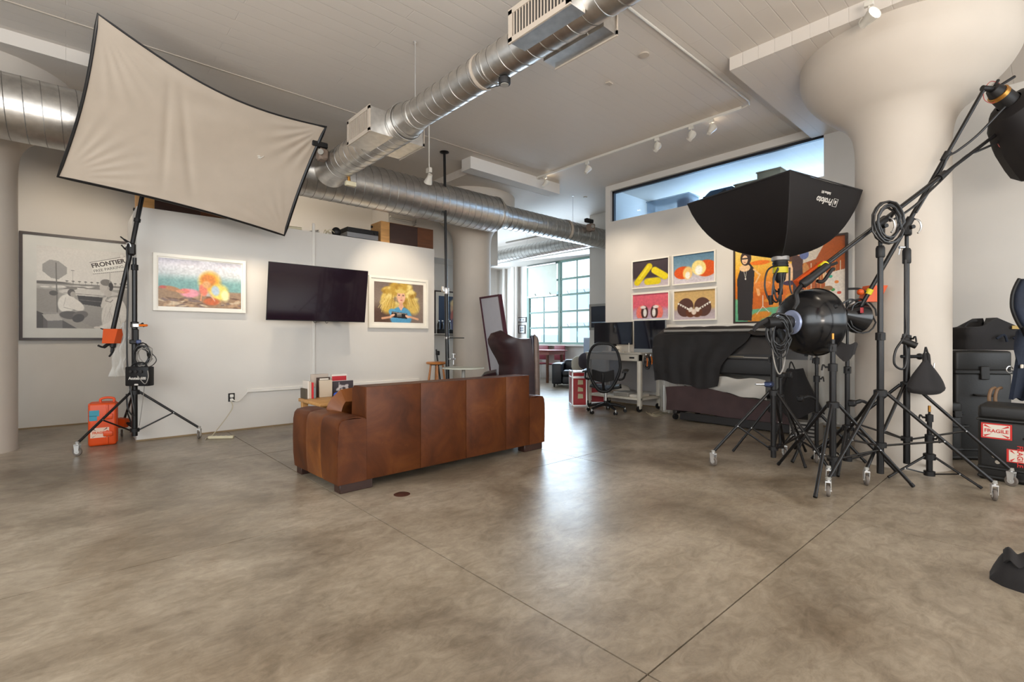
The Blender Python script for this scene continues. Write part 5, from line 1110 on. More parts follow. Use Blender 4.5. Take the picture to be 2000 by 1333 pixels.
# side hook + sandbag on B
q = Vector((B_c[0], B_c[1], 1.09)); hk = thing('hook_arm', 'short arm with metal hook holding the sandbag on the rear boom pole', 'hook', tuple(q))
MB().cyl(q - CR * .05, q + CR * .13, .016).build('arm', BLKPLASTIC, hk); MB().ell(q + CR * .12, .03).build('ball_joint', BLKPLASTIC, hk)
qh = q + CR * .155; MB().tube(bez([qh, qh - UP * .06, qh - UP * .10 + CR * .02, qh - UP * .12 + CR * .05, qh - UP * .11 + CR * .09, qh - UP * .06 + CR * .10], 5), .005, 6).build('wire_hook', ALU, hk)
def sandbag(c, wd, h, label, cat='sandbag', hook=True):
    c = Vector(c); t = thing('sandbag', label, cat, tuple(c))
    def f(u, v):
        a = u * 2 * PI; z = -h * v; wv = (.06 + .94 * math.sin(min(1, v * 1.12) * PI * .5) ** 1.3) * wd / 2 * (1 if v < .9 else 1 - (v - .9) * 2.0)
        dth = wv * (.42 if v < .95 else .3); zz = z + .10 * h * (abs(math.cos(a)) * v * (1 if v < .8 else 0)) * -.3
        dent = 1 - .25 * math.exp(-(math.cos(a) / .25) ** 2) * math.sin(PI * v)
        return c + CR * (wv * math.cos(a)) + CF * (dth * dent * math.sin(a)) + UP * (zz + (.05 * h * math.cos(a) ** 2 * (v > .85)))
    MB().grid(f, 28, 14).build('bag_body', FABBLACK, t, ang=70)
    MB().tube(bez([c + UP * .09, c + UP * .02 - CR * .012, c - UP * .05 - CR * .01], 4), [.008] * 4 + [.016] * 5, 8).build('strap', FABBLACK, t)
    MB().tube(bez([c + UP * .09, c + UP * .02 + CR * .02, c - UP * .09 + CR * .03], 4), [.008] * 4 + [.016] * 5, 8).build('strap', FABBLACK, t)
    return t
sb = PD(1808, 702, 4.45); sandbag(sb + UP * .02, .345, .34, 'black sandbag hanging from the hook on the rear boom stand')
# mini stand
stand('floor_stand', 'low black stand with brass spigot standing right of the boom stands', (5.725, .756), [(5.468, 1.006), (5.636, .408), (6.075, .82)], .20, .05, [(.36, .024), (.54, .019), (.60, .009)], wheels=False, lr=.010, z0=.03)
tag(MB().cyl((5.725, .756, .60), (5.725, .756, .655), .011, n=12).build('brass_spigot', GOLD), 'brass spigot on top of the low black stand', 'spigot')

# stand with the strobe head and dish (R), softbox stand (S), C, D, E
R_c = (5.096, 1.84); stR = stand('rolling_stand', 'black rolling stand carrying the big dish, coiled cables at its head', R_c, [(4.739, 2.269), (5.649, 1.93), (4.90, 1.32)], .73, .19, [(1.05, .025), (1.36, .02)], wrot=[1.3, .7, .4])
S_b = FL(1524, 894); S_c = (S_b.x, S_b.y); t1 = FL(1478, 889); rS = math.hypot(t1.x - S_c[0], t1.y - S_c[1]); a0 = math.atan2(t1.y - S_c[1], t1.x - S_c[0]) 
stS = stand('softbox_stand', 'slim black stand holding up the large black softbox', S_c, tri(S_c, max(rS, .46), a0), .64, .12, [(1.18, .018), (1.75, .015), (1.90, .012)], wheels=False, lr=.012)
c_b = FL(1595, 896); stC = stand('light_stand', 'black light stand directly below the big dish', (c_b.x, c_b.y), tri((c_b.x, c_b.y), .42, 2.9), .46, .10, [(.83, .02), (1.02, .017), (1.09, .012)], wheels=False)
D_c = (4.945, 1.30); stD = stand('light_stand', 'nearest black light stand with bare brass spigot on top', D_c, [(5.215, 1.838), (4.343, 1.261), (5.275, .80)], .68, .21, [(1.0, .027), (1.17, .021), (1.25, .016)], wheels=False, lr=.014, z0=.06)
tag(MB().cyl((D_c[0], D_c[1], 1.25), (D_c[0], D_c[1], 1.30), .011, n=12).build('brass_spigot', GOLD), 'brass spigot topping the nearest light stand', 'spigot')
e_b = FL(1655, 917); stE = stand('light_stand', 'black light stand right of the nearest one, small dish on top', (e_b.x, e_b.y), tri((e_b.x, e_b.y), .40, 1.1), .40, .10, [(.95, .022), (1.15, .018), (1.62, .012)], wheels=False)
# small clamps on stands
for (px, py, D, lb, m) in ((1655, 707, 0, 'black spring clamp on the stand with the small dish', 0), (1570, 757, 0, 'black clamp on the stand below the big dish', 0)):
    D = e_b if px == 1655 else c_b; Z_ = D.x * CS + D.y * SN; q = PD(px, 789 if px == 1655 else 779, Z_ - .03)
    q = PD(px + (22 if px == 1655 else 5), 788 if px == 1655 else 779, Z_ - .04)
    t = thing('spring_clamp', lb, 'clamp', tuple(q)); MB().cbox(q - CR * .06, (.07, .06, .06), bev=.012).build('jaw', BLKPLASTIC, t); MB().tube(bez([q - CR * .05, q + CR * .03 + UP * .02, q + CR * .09 - UP * .005], 5), [.02] * 5 + [.014] * 6, 8).build('handle_grip', BLKPLASTIC, t)
for (px, py, lb) in ((1505, 751, 'metal clamp with pale handle on the rolling dish stand'),):
    Z_ = R_c[0] * CS + R_c[1] * SN; q = PD(1508, 751, Z_ - .03); t = thing('metal_clamp', lb, 'clamp', tuple(q))
    MB().cyl(q - CR * .03, q - CR * .16, .012).build('handle_grip', ALU, t); MB().cbox(q - CR * .03, (.09, .07, .05), bev=.012).build('jaw', mat('blued_steel', S(60, 70, 100), .35, .7), t)
    q = PD(1530, 733, Z_ + .2); t = thing('cross_clamp', 'dark square clamp on the softbox pole', 'clamp', tuple(q)); MB().cbox(q, (.13, .06, .05), bev=.008).build('jaw', BLKPLASTIC, t); MB().cbox(q + CR * .06, (.045, .05, .06), bev=.006).build('block', BLKPLASTIC, t)
# ------------------------------------------------------------------ softbox
SBZ = 5.40; zr = 2.75
def atz(px, py, z): return PZ(px, py, z)
Mc, Lc, Rc = atz(1543, 333, zr), atz(1343, 399, zr), atz(1684, 372, zr)
ctr = (Lc + Rc) / 2; Fc = ctr * 2 - Mc
neck = PD(1522, 503, (ctr.x * CS + ctr.y * SN)); neck = Vector((S_c[0], S_c[1], neck.z))
sbx = thing('softbox', 'large black softbox facing the ceiling, white lettering upside down', 'softbox', tuple(neck))
corners = [Mc, Rc, Fc, Lc]
NECK = [neck + (c - ctr).normalized() * .075 for c in corners]
def rib(k, v):
    """v=0 rim, v=1 neck; bowed outwards"""
    p = corners[k].lerp(NECK[k], v); d = Vector((corners[k].x - ctr.x, corners[k].y - ctr.y, 0)).normalized()
    return p + d * (.035 * math.sin(PI * v ** .8)) - UP * (.185 * math.sin(PI * v ** .8))
def side(k):
    k2 = (k + 1) % 4; m_ = (corners[k] + corners[k2]) / 2 - ctr; m_.z = 0; m_.normalize()
    def f(u, v):
        a = rib(k, v); b = rib(k2, v); p = a.lerp(b, u); return p - m_ * (.045 * math.sin(PI * u) * math.sin(PI * min(1, v + .15)) ) 
    return f
SOFTBLK = mat('softbox_fabric', (.008, .006, .006), .6, spec=.3, bump=.05, bscale=20)
for k in range(4): MB().grid(side(k), 14, 16, .004).build('side_panel', SOFTBLK, sbx, ang=60)
MB().grid(lambda u, v: ctr + (Mc.lerp(Rc, u).lerp(Lc.lerp(Fc, u), v) - ctr) * .90 - UP * .05, 6, 6, .004).build('diffuser', PAPER, sbx)
for k in range(4): MB().tube([rib(k, v / 14) for v in range(15)], .006, 6).build('rib_seam', FABBLACK, sbx)
MB().tube([Mc, Rc, Fc, Lc], .007, 6, closed=True).build('rim_piping', FABBLACK, sbx)
# lettering on right panel, upside down
f0 = side(0); C_ = f0(.53, .11); ex = (f0(.45, .11) - f0(.61, .11)).normalized(); ey = (f0(.53, .18) - f0(.53, .05)).normalized(); nrm = ex.cross(ey)
out = (C_ - ctr); out = nrm if nrm.dot(Vector((C_.x - ctr.x, C_.y - ctr.y, -.1))) > 0 else -nrm
LET = mat('white_lettering', S(196, 190, 182), .6)
f2 = f0(.53, .105)
text('logo_lettering', 'Profoto', .082, f2 + out * .010, ex, ey, LET, sbx, .0008, .0022)
f3 = f0(.52, .055); text('logo_lettering', 'Softbox RFi', .032, f3 + out * .012, ex, ey, LET, sbx, .0008, .001)
em = f2 + out * .010 - ex * .182
MB().tube([em + ex * a * .032 + ey * b * .036 for a, b in ((-1, -1), (1, -1), (1, 1), (-1, 1))], .0035, 4, closed=True).prism([(-.016, -.02), (.016, -.02), (.016, 0), (0, .02), (-.016, 0)], em, ex, ey, out * .001).build('logo_emblem', LET, sbx, smooth=False)
MB().lathe([(.085, .01), (.085, -.035), (.075, -.04), (.001, -.04)], neck, n=28).build('speed_ring', mat('pale_ring', S(150, 145, 140), .4, .3), sbx)
hd = thing('strobe_light', 'strobe head with yellow band under the softbox', 'strobe light', tuple(neck - UP * .12))
MB().lathe([(.001, -.04), (.073, -.04), (.073, -.06), (.078, -.062), (.078, -.07), (.073, -.072), (.073, -.085), (.078, -.087), (.078, -.10), (.06, -.11), (.001, -.11)], neck, n=28).build('cooling_rings', BLKPLASTIC, hd)
MB().lathe([(.06, -.105), (.074, -.108), (.074, -.168), (.06, -.17)], neck, n=28).build('yellow_band', YELLOW, hd)
MB().lathe([(.001, -.168), (.055, -.168), (.05, -.24), (.03, -.27), (.001, -.27)], neck, n=24).build('housing', BLKPLASTIC, hd)
tp = Vector((S_c[0], S_c[1], 0))
for i, pts in enumerate(([(-.06, 2.03), (-.16, 1.97), (-.19, 1.81), (-.15, 1.67), (-.10, 1.63)], [(-.04, 1.99), (-.10, 1.89), (-.08, 1.71), (-.05, 1.67), (-.02, 1.79), (-.02, 1.97)], [(.07, 2.0), (.07, 1.84), (.09, 1.74), (.15, 1.61), (.14, 1.57)], [(.02, 1.98), (-.02, 1.75), (-.06, 1.64), (-.11, 1.69), (-.09, 1.89), (-.05, 2.0)])):
    tag(MB().tube(bez([tp + CR * a + UP * z - CF * .05 for a, z in pts], 7), .009, 7).build('strobe_cable', CABLE), ('outer', 'short inner', 'right-hanging', 'looped inner')[i] + ' black cable hanging from the strobe under the softbox', 'cable', 'cables under the softbox')
for (a, z) in ((-.135, 1.61), (.145, 1.57)): tag(MB().cyl(tp + CR * a + UP * (z + .1) - CF * .05, tp + CR * (a + .01) + UP * z - CF * .05, .022, .018).build('cable_plug', BLKPLASTIC), ('left plug end dangling below the softbox strobe' if a < 0 else 'right plug end dangling below the softbox strobe'), 'plug', 'plugs under the softbox')
# ------------------------------------------------------------------ big dish on R
Zr_ = R_c[0] * CS + R_c[1] * SN
hp = PD(1545, 630, Zr_ - .03); ds = thing('beauty_dish', 'large black dish reflector on the rolling stand', 'reflector', tuple(hp))
ax = (CR * 1.0 + CF * .33 + UP * .02).normalized()
MB().lathe([(a_, b_ * .74) for a_, b_ in [(.10, 0), (.13, .012), (.22, .055), (.275, .11), (.305, .18), (.318, .25), (.322, .36), (.326, .40), (.332, .405), (.326, .412), (.316, .40), (.31, .36), (.30, .25), (.26, .12), (.12, .03), (.10, .012)]], hp, ax, 64).build('bowl', BLACKGLOSS, ds, ang=35)
MB().lathe([(.001, -.01), (.105, -.008), (.118, .004), (.105, .012)], hp, ax, 40).build('back_ring', mat('pale_blue_ring', S(150, 160, 190), .3, .4), ds)
MB().lathe([(.001, -.02), (.06, -.02), (.062, -.005)], hp, ax, 30).build('mount_ring', CHROME, ds)
x_, y_, _ = frame_of(ax)
for k in range(3):
    a = .6 + k * 2.1; c = hp + ax * .22 + (x_ * math.cos(a) + y_ * math.sin(a)) * .322; MB().cbox(c, (.03, .03, .03), bev=.004).build('clip', BLKPLASTIC, ds)
MB().tube([hp + ax * .305 + (x_ * math.cos(a * 2 * PI / 48) + y_ * math.sin(a * 2 * PI / 48)) * .329 for a in range(48)], .006, 6, closed=True).build('rim', BLKPLASTIC, ds)
sh_ = thing('strobe_light', 'black strobe head plugged into the back of the big dish', 'strobe light', tuple(hp - ax * .15))
MB().lathe([(.001, -.30), (.045, -.30), (.055, -.28), (.055, -.12), (.066, -.11), (.066, -.02), (.001, -.02)], hp, ax, 26).build('housing', BLKPLASTIC, sh_)
MB().lathe([(.067, -.08), (.07, -.08), (.07, -.05), (.067, -.05)], hp, ax, 26).build('cooling_rings', GREYD, sh_)
MB().cbox(Vector((R_c[0], R_c[1], 1.39)), (.08, .08, .10), bev=.015).build('mount_bracket', BLKPLASTIC, sh_)
MB().tube(bez([hp - ax * .28 + UP * .03, hp - ax * .40 - UP * .02, hp - ax * .46 - UP * .08], 5), [.022] * 8 + [.015] * 3, 8).build('tilt_handle', FABBLACK, sh_)
q = Vector((R_c[0], R_c[1], 1.30)) - CF * .10
t = thing('coiled_cable', 'thick bundle of cables coiled at the head of the rolling dish stand', 'cable', tuple(q)); coil(q + UP * .02, .095, .15, 7, .010, CABLE, t, seed=11); coil(q - UP * .03 - CF * .02, .075, .17, 3, .007, CABLE, t, seed=5)
tag(MB().tube(bez([q - CR * .07 + UP * .1 - CF * .03, q - CR * .06 - UP * .15, q - CR * .03 - UP * .32, q + CR * .01 - UP * .38, q + CR * .05 - UP * .28, q + CR * .06 - UP * .1], 8), .007, 7).build('hanging_cable', CABLEGREY), 'grey cable loop dangling below the cable bundle', 'cable')
# ------------------------------------------------------------------ small reflector on E
Ze = e_b.x * CS + e_b.y * SN
hp = PD(1660, 618, Ze); sd = thing('small_reflector', 'small black reflector with red mark on the stand by the column', 'reflector', tuple(hp)); ax = (CR * .9 - UP * .15 + CF * .25).normalized()
MB().lathe([(.001, -.10), (.06, -.10), (.075, -.06), (.10, -.02), (.14, .06), (.150, .10), (.146, .102), (.13, .06), (.001, .0)], hp, ax, 40).build('bowl', BLACKGLOSS, sd)
MB().lathe([(.001, -.22), (.05, -.22), (.055, -.10), (.001, -.10)], hp, ax, 24).build('housing', BLKPLASTIC, sd); MB().cbox(hp + UP * .05 - CF * .12 + CR * .03, (.03, .02, .05)).build('red_mark', REDP, sd, smooth=False)
t = thing('coiled_cable', 'cable looped around the small reflector', 'cable', tuple(hp)); coil(hp + CR * .07 - CF * .05, .125, .14, 2, .008, CABLE, t, seed=8)
tag(MB().tube(bez([hp - CR * .22 - UP * .03, hp - CR * .12 + UP * .08, hp + CR * .0 + UP * .16, hp + CR * .12 + UP * .12], 7), .010, 7).build('strobe_cable', CABLE), 'cable arching from the big dish to the small reflector', 'cable')
# folded barndoor / black flag below the small reflector
q = PD(1650, 678, Ze - .1); t = thing('black_flag', 'small folded black cloth flag behind the nearest light stand', 'flag', tuple(q))
MB().grid(lambda u, v: q + CR * (-.11 + .24 * u - .03 * v) + UP * (.07 - .05 * u - v * .17 * (1 - abs(u - .55) * .9) + .02 * math.sin(u * 9)) + CF * (.03 * math.sin(u * 7)), 10, 8, .006).build('cloth', FABBLACK, t)
# strobe + softbox at the upper right, on booms
q = endB; st_ = thing('strobe_light', 'strobe head with gold ring on the steeper boom arm', 'strobe light', tuple(q))
ax = (CR * .8 - UP * .52 + CF * .1).normalized(); c = q + CR * .10 - UP * .03
MB().cyl(q - CR * .02, q + CR * .09 - UP * .01, .024).build('tilt_joint', BLKPLASTIC, st_); MB().cyl(q + CR * .09 + UP * .02, q + CR * .12 + UP * .07, .012).build('tilt_knob', BLKPLASTIC, st_)
MB().lathe([(.001, -.04), (.05, -.04), (.062, 0), (.066, .04), (.001, .04)], c, ax, 24).build('housing', BLKPLASTIC, st_)
MB().lathe([(.067, .02), (.078, .022), (.078, .055), (.067, .057)], c, ax, 28).build('gold_ring', GOLD, st_)
MB().lathe([(.001, .05), (.075, .055), (.08, .16), (.001, .16)], c, ax, 24).build('reflector_cup', BLKPLASTIC, st_)
MB().cyl(c + UP * .03, c + CR * .16 + UP * .13, .012).build('tilt_handle', BLKPLASTIC, st_)
tag(MB().tube(bez([q + UP * .0, q + CR * .06 + UP * .06, q + CR * .14 + UP * .03, q + CR * .15 - UP * .04], 6), .003, 5).build('safety_cord', mat('red_cord', S(150, 50, 45), .5)), 'thin red cord looping over the upper strobe', 'cord')
tag(MB().tube(bez([q - CR * .01 - UP * .02, q + CR * .0 - UP * .10, q + CR * .07 - UP * .13, q + CR * .12 - UP * .08], 6), .003, 5).build('safety_cord', mat('red_cord', S(150, 50, 45), .5)), 'thin red cord hanging below the upper boom tip', 'cord')
c2 = WC(4.86, 4.30, 2.95); ob = thing('octagonal_softbox', 'black softbox at the right edge hanging from the boom arms', 'softbox', tuple(c2)); ax2 = (CR * .75 - UP * .66).normalized()
c2 = c + ax * .15
MB().lathe([(.09, 0), (.17, .04), (.26, .16), (.33, .34), (.37, .52), (.385, .62), (.37, .62), (.36, .53), (.25, .18), (.09, .02)], c2, ax, 16).build('side_panel', SOFTBLK, ob, ang=20)
MB().lathe([(.001, .60), (.37, .60)], c2, ax, 16).build('diffuser', PAPER, ob)
q = endA; MB().cyl(q, q + CR * .07 + UP * .01, .02).build('tip_joint', BLKPLASTIC, bA); MB().cyl(q + CR * .05 - UP * .01, q + CR * .05 - UP * .06, .012).build('tip_knob', BLKPLASTIC, bA); MB().cyl(q + CR * .06, q + CR * .17 - UP * .02, .016).build('tip_arm', BLKPLASTIC, bA)
tag(MB().tube(bez([q + CR * .02 - UP * .02, q - CR * .01 - UP * .08, q + CR * .03 - UP * .14, q + CR * .14 - UP * .12], 6), .003, 5).build('safety_cord', mat('red_cord', S(150, 50, 45), .5)), 'thin red cord dangling at the lower boom tip', 'cord')

# ================================================================== LEFT STAND + REFLECTOR
c1, c2_, c3 = FL(151, 891), FL(389, 857), FL(238, 853)
Lc_ = (c1 + c2_ + c3) / 3; Lc_ = PD(263, 700, (c1 + c2_ + c3).dot(CF) / 3 - .08); Lb = (Lc_.x, Lc_.y)
stL = stand('boom_stand', 'left black rolling stand holding the white reflector, power pack hung on it', Lb, [tuple(c1), tuple(c2_), tuple(c3)], .62, .17, [(1.42, .030), (2.10, .026), (2.22, .02)], wrot=[2.6, 1.0, 1.5])
LZ = Lc_.dot(CF)
def LP(px, py, dz=0.): return PD(px, py, LZ + dz)
# reflector panel
TLp, TRp, BRp, BLp = PD(191, 27, 4.42), PD(636, 248, 6.22), PD(555, 460, 6.45), PD(113, 345, 4.72)
rf = thing('reflector_panel', 'huge off-white fabric reflector in a bowed black frame, tilted overhead', 'reflector', tuple((TLp + BRp) / 2))
pn = (TRp - TLp).cross(BLp - TLp).normalized()
def edge_bow(a, b, cen, k, t): 
    p = a.lerp(b, t); return p + (cen - (a + b) / 2).normalized() * (k * math.sin(PI * t))
CEN = (TLp + TRp + BRp + BLp) / 4
def panel(u, v):
    top = edge_bow(TLp, TRp, CEN, .17, u); bot = edge_bow(BLp, BRp, CEN, .04, u); lf = edge_bow(TLp, BLp, CEN, .04, v); rg = edge_bow(TRp, BRp, CEN, .03, v)
    p = top * (1 - v) + bot * v + lf * (1 - u) + rg * u - (TLp * (1 - u) * (1 - v) + TRp * u * (1 - v) + BLp * (1 - u) * v + BRp * u * v)
    w_ = .006 * math.sin(8 * u + 14 * v + 3 * math.sin(5 * v)) * math.exp(-((u - .35 - .25 * v) / .16) ** 2) + .012 * math.exp(-((u - .30 - .22 * v) / .018) ** 2) * max(0, math.sin(PI * v)) + .010 * math.exp(-((u - .26 - .12 * v) / .015) ** 2) * math.sin(PI * v)
    for q_, (a, b, s_) in enumerate(((1, 0, .5), (1, 1, .2), (0, 0, .3), (0, 1, .2))):
        du, dv = abs(u - a) * 1.5, abs(v - b); r_ = math.hypot(du, dv); an = math.atan2(dv, du)
        w_ += (.0035 if q_ != 0 else .007) * math.sin(an * (22 + q_ * 3)) * math.exp(-((r_ - .22) / .2) ** 2)
    w_ *= min(1, 14 * u, 14 * (1 - u), 14 * v, 14 * (1 - v))
    return p + pn * (w_ + .05 * math.sin(PI * u) * math.sin(PI * v))
FABW = mat('reflector_fabric', S(178, 164, 148), .5, sheen=.2, bump=.02, bscale=30)
MB().grid(panel, 110, 70, .002).build('fabric', FABW, rf, ang=80)
ed = [panel(u / 20, 0) for u in range(20)] + [panel(1, v / 14) for v in range(14)] + [panel(1 - u / 20, 1) for u in range(20)] + [panel(0, 1 - v / 14) for v in range(14)]
rad = [.010] * 20 + [.022] * 14 + [.014] * 20 + [.014] * 14
MB().tube(ed, rad, 8, closed=True).build('frame_edge', BLACK, rf)
# tilting boom tube: from the orange weight, through the pivot, up behind the fabric
pv = LP(257, 484, -.03); up1 = CEN + pn * (-.0); upd = PD(372, 245, 5.55)
bs = -1 if pn.dot(CF) < 0 else 1
lowL = LP(219, 652, -.05)
ctr_b = CEN + CF * .16
topB = LP(276, 392, .05); dirL = (topB - pv).normalized(); farP = pv + dirL * 1.55
bl = thing('light_boom', 'black tilted boom tube holding the white reflector, orange weight at its foot', 'boom arm', tuple(pv))
MB().cyl(pv, farP, .024).build('upper_tube', BLACK, bl)
MB().cyl(lowL, pv, .024).build('lower_tube', BLACK, bl)
MB().cyl(farP, ctr_b, .018).build('cross_tube', BLACK, bl)
xx = (TRp - TLp).normalized()
MB().cyl(ctr_b - xx * .6, ctr_b + xx * .6, .012).build('cross_bar', BLACK, bl)
MB().cyl(pv + dirL * .32, pv + dirL * .36, .034).build('tube_collar', BLKPLASTIC, bl)
MB().cbox(pv - UP * .02, (.08, .08, .15), bev=.02).build('pivot_head', BLKPLASTIC, bl)
MB().tube([pv - CF * .05 + CR * .03 * math.cos(a * .5) + UP * .05 * math.sin(a * .5) for a in range(7)], .007, 6).build('lock_lever', ALU, bl)
for dz_, dl in ((.06, .10), (-.04, .09)): MB().tube(bez([pv + UP * dz_ - CR * .03, pv + UP * (dz_ + .03) - CR * .08, pv + UP * (dz_ + .07) - CR * (dl + .03)], 4), [.013] * 5 + [.008] * 4, 8).build('lock_handle', BLKPLASTIC, bl)
q = LP(220, 657, -.06); wt = thing('boom_weight', 'bright orange-red weight hanging at the foot of the left boom tube', 'counterweight', tuple(q))
MB().prism([(-.085, -.085), (.055, -.085), (.10, .085), (-.07, .085)], q - CF * .05, CR, UP, CF * .1).build('block', ORANGEW, wt, smooth=False)
MB().tube(bez([q - UP * .08 - CR * .0, q - UP * .10 - CR * .06, q - UP * .13 - CR * .11, q - UP * .11 - CR * .17], 5), [.02] * 10 + [.012] * 6, 8).build('grip_lever', BLKPLASTIC, wt)
MB().tube(bez([q - UP * .08 + CR * .01, q - UP * .14 + CR * .0, q - UP * .20 - CR * .01, q - UP * .24 - CR * .04], 5), [.03] * 5 + [.018] * 5 + [.011] * 6, 8).build('grip_lever', BLKPLASTIC, wt)
MB().cyl(q + UP * .07 - CR * .07, q + UP * .09 - CR * .14, .009, .006).build('thumb_screw', BLKPLASTIC, wt)
# orange-handled clamp
q = LP(268, 636, -.05); oc = thing('bar_clamp', 'clamp with bright orange handle on the left stand pole', 'clamp', tuple(q))
MB().cyl(q + CR * .03, q + CR * .115, .014).build('handle_grip', mat('bright_orange', S(226, 110, 20), .4), oc); MB().cbox(q - CR * .02, (.07, .07, .05), bev=.01).build('jaw', ALU, oc); MB().cbox(q - UP * .12 - CR * .02, (.06, .06, .16), bev=.012).build('slide_block', BLKPLASTIC, oc)
q = LP(264, 668, -.05); cc_ = thing('cross_clamp', 'blue-knobbed cross clamp on the left stand above the coiled cables', 'clamp', tuple(q))
MB().cbox(q, (.11, .06, .05), bev=.008).build('jaw', BLKPLASTIC, cc_); MB().cbox(q + CR * .04, (.05, .06, .045), bev=.01).build('knob', mat('blue_knob', S(60, 72, 110), .4), cc_)
# plastic bag, cables, power pack
q = LP(236, 640, -.02)
pb = thing('plastic_bag', 'crumpled clear plastic bag hanging on the left stand', 'bag', tuple(q))
MB().grid(lambda u, v: q + CR * ((u - .5) * (.05 + .13 * v ** .6) + .06 * (1 - v) ** 2 - .02) - UP * (v * .64 - .06) + CF * (.03 * math.sin(u * 13 + v * 5) + .02 * math.sin(v * 17 + u * 4)), 12, 22).build('film', PLASTIC, pb, ang=180)
q = LP(277, 695, -.09); t = thing('coiled_cable', 'tangled grey and black cables hung on the left stand above the power pack', 'cable', tuple(q))
coil(q, .085, .125, 5, .0065, CABLE, t, seed=21); coil(q + CR * .03, .08, .10, 4, .005, CABLEGREY, t, seed=22); MB().tube(bez([q + UP * .08, q + CR * .12 + UP * .02, q + CR * .17 - UP * .05, q + CR * .13 - UP * .11, q + CR * .06 - UP * .14], 7), .0045, 6).build('cable', CABLE, t)
pk = thing('power_pack', 'black power pack with white lettering hung on the left stand', 'power pack', tuple(LP(273, 733, -.11)))
q = LP(273, 734, -.11)
MB().box((-.135, -.05, -.12), (.135, .05, .105), .012, 2, Matrix.Translation(q) @ Matrix((CR, CF, UP)).transposed().to_4x4()).build('case', BLKPLASTIC, pk)
text('pack_lettering', 'AcuteB 600', .042, q - UP * .03 - CF * .052 + CR * .01, CR, UP, LET, pk, .0006, .002)
MB().prism([(-.025, 0), (.025, 0), (.02, .018), (-.02, .018)], q - UP * .11 - CF * .052, CR, UP, -CF * .002).build('emblem', LET, pk, smooth=False)
for k in range(3): MB().cyl(q + CR * (-.06 + .06 * k) + UP * .05 - CF * .05, q + CR * (-.06 + .06 * k) + UP * .05 - CF * .065, .016).build('socket', GREYD, pk)
MB().tube(bez([q + UP * .10 - CR * .1, q + UP * .14 - CR * .06, q + UP * .15 + CR * .04, q + UP * .10 + CR * .09], 5), .009, 7).build('handle', BLKPLASTIC, pk)
tag(MB().tube(bez([LP(247, 480, -.06), LP(250, 560, -.07), LP(248, 650, -.08), LP(249, 720, -.06), LP(258, 780, -.06), LP(262, 812, -.05), LP(250, 800, -.05), LP(247, 770, -.05)], 9), .009, 7).build('hanging_cable', CABLE), 'long black cable hanging down the left stand', 'cable')
tag(MB().tube(bez([q + CR * .13 + UP * .06 - CF * .05, q + CR * .15 - UP * .02 - CF * .07, q + CR * .11 - UP * .09 - CF * .07, q + CR * .02 - CF * .06], 7), .005, 6).build('hanging_cable', CABLEGREY), 'thin grey cable looping over the power pack', 'cable')
tag(MB().tube(bez([LP(282, 755, -.02), LP(278, 790, 0), LP(272, 832, .02)], 6), .004, 6).build('hanging_cable', CABLEGREY), 'thin straight cable hanging below the power pack', 'cable')
q = LP(238, 826, .25); w2 = thing('boom_weight', 'small orange-red weight low on the left stand rear leg', 'counterweight', tuple(q))
MB().prism([(-.06, -.06), (.05, -.06), (.075, .045), (-.045, .06)], q - CF * .04, CR, UP, CF * .08).build('block', ORANGEW, w2, smooth=False); MB().tube(bez([q + CR * .05, q + CR * .10 - UP * .02, q + CR * .14 - UP * .05], 4), [.014] * 3 + [.022] * 5 + [.02], 8).build('grip_lever', BLKPLASTIC, w2)
# ------------------------------------------------------------------ orange case
p = FL(174, 874); p2 = FL(226, 869); d_ = (p2 - p).normalized(); oc = thing('hard_case', 'orange waterproof hard case standing upright on the floor by the left wall', 'case', tuple((p + p2) / 2), math.atan2(d_.y, d_.x) + .04)
Wc, Dc, Hc = (p2 - p).length + .02, .28, .50
def ob(lo, hi, nm, m, bv=.01, sg=2, par=None): return MB().box(lo, hi, bv, sg).build(nm, m, par or oc, local=True)
ob((-Wc / 2, -.0, .0), (Wc / 2, .15, Hc), 'shell_front', ORANGE, .03, 3); ob((-Wc / 2, .155, .0), (Wc / 2, Dc, Hc), 'shell_rear', ORANGE, .03, 3)
ob((-Wc / 2 - .008, .140, .01), (Wc / 2 + .008, .168, Hc - .01), 'lid_rim', ORANGE, .008)
for k in range(2): ob((Wc * .12, -.012, .02 + k * .30), (Wc * .12 + .022, .01, .18 + k * .30), 'rib', ORANGE, .006)
for z in (.11, .31): 
    lt_ = ob((Wc * .02, -.022, z), (Wc * .36, .012, z + .06), 'latch', ORANGE, .01)
MB().tube(bez([(-.02, .10, Hc), (-.02, .10, Hc + .04), (.04, .10, Hc + .055), (.10, .10, Hc + .04), (.10, .10, Hc)], 6), .014, 10).build('handle', ORANGE, oc, local=True)
MB().box((-.03, -.0025, .35), (-.03 - .09, .0, .42)).box((-.12, -.0025, .30), (-.05, 0, .36)).build('blue_label', mat('teal_label', S(50, 140, 160), .5), oc, smooth=False, local=True)
MB().box((-.11, -.003, .10), (.06, .0, .215)).build('fragile_label', mat('faded_label', S(222, 190, 168), .6), oc, smooth=False, local=True)
mxx = wm(oc); text('label_lettering', 'FRAGILE', .036, mxx @ Vector((-.025, -.0045, .157)), mxx.to_3x3() @ Vector((1, 0, 0)), UP, mat('faded_red', S(214, 96, 60), .6), oc, .0004, .0015)
for (a, b) in ((-1, -1), (-1, 1), (1, -1), (1, 1)):
    MB().prism([(0, 0), (.035 * a, .028 * b + .006), (.035 * a + .006 * a, .028 * b - .004)], (-.025 + .028 * a, -.0035, .157 + .022 * b), (1, 0, 0), (0, 0, 1), (0, -.001, 0)).build('arrow_mark', FRAMED, oc, smooth=False, local=True)

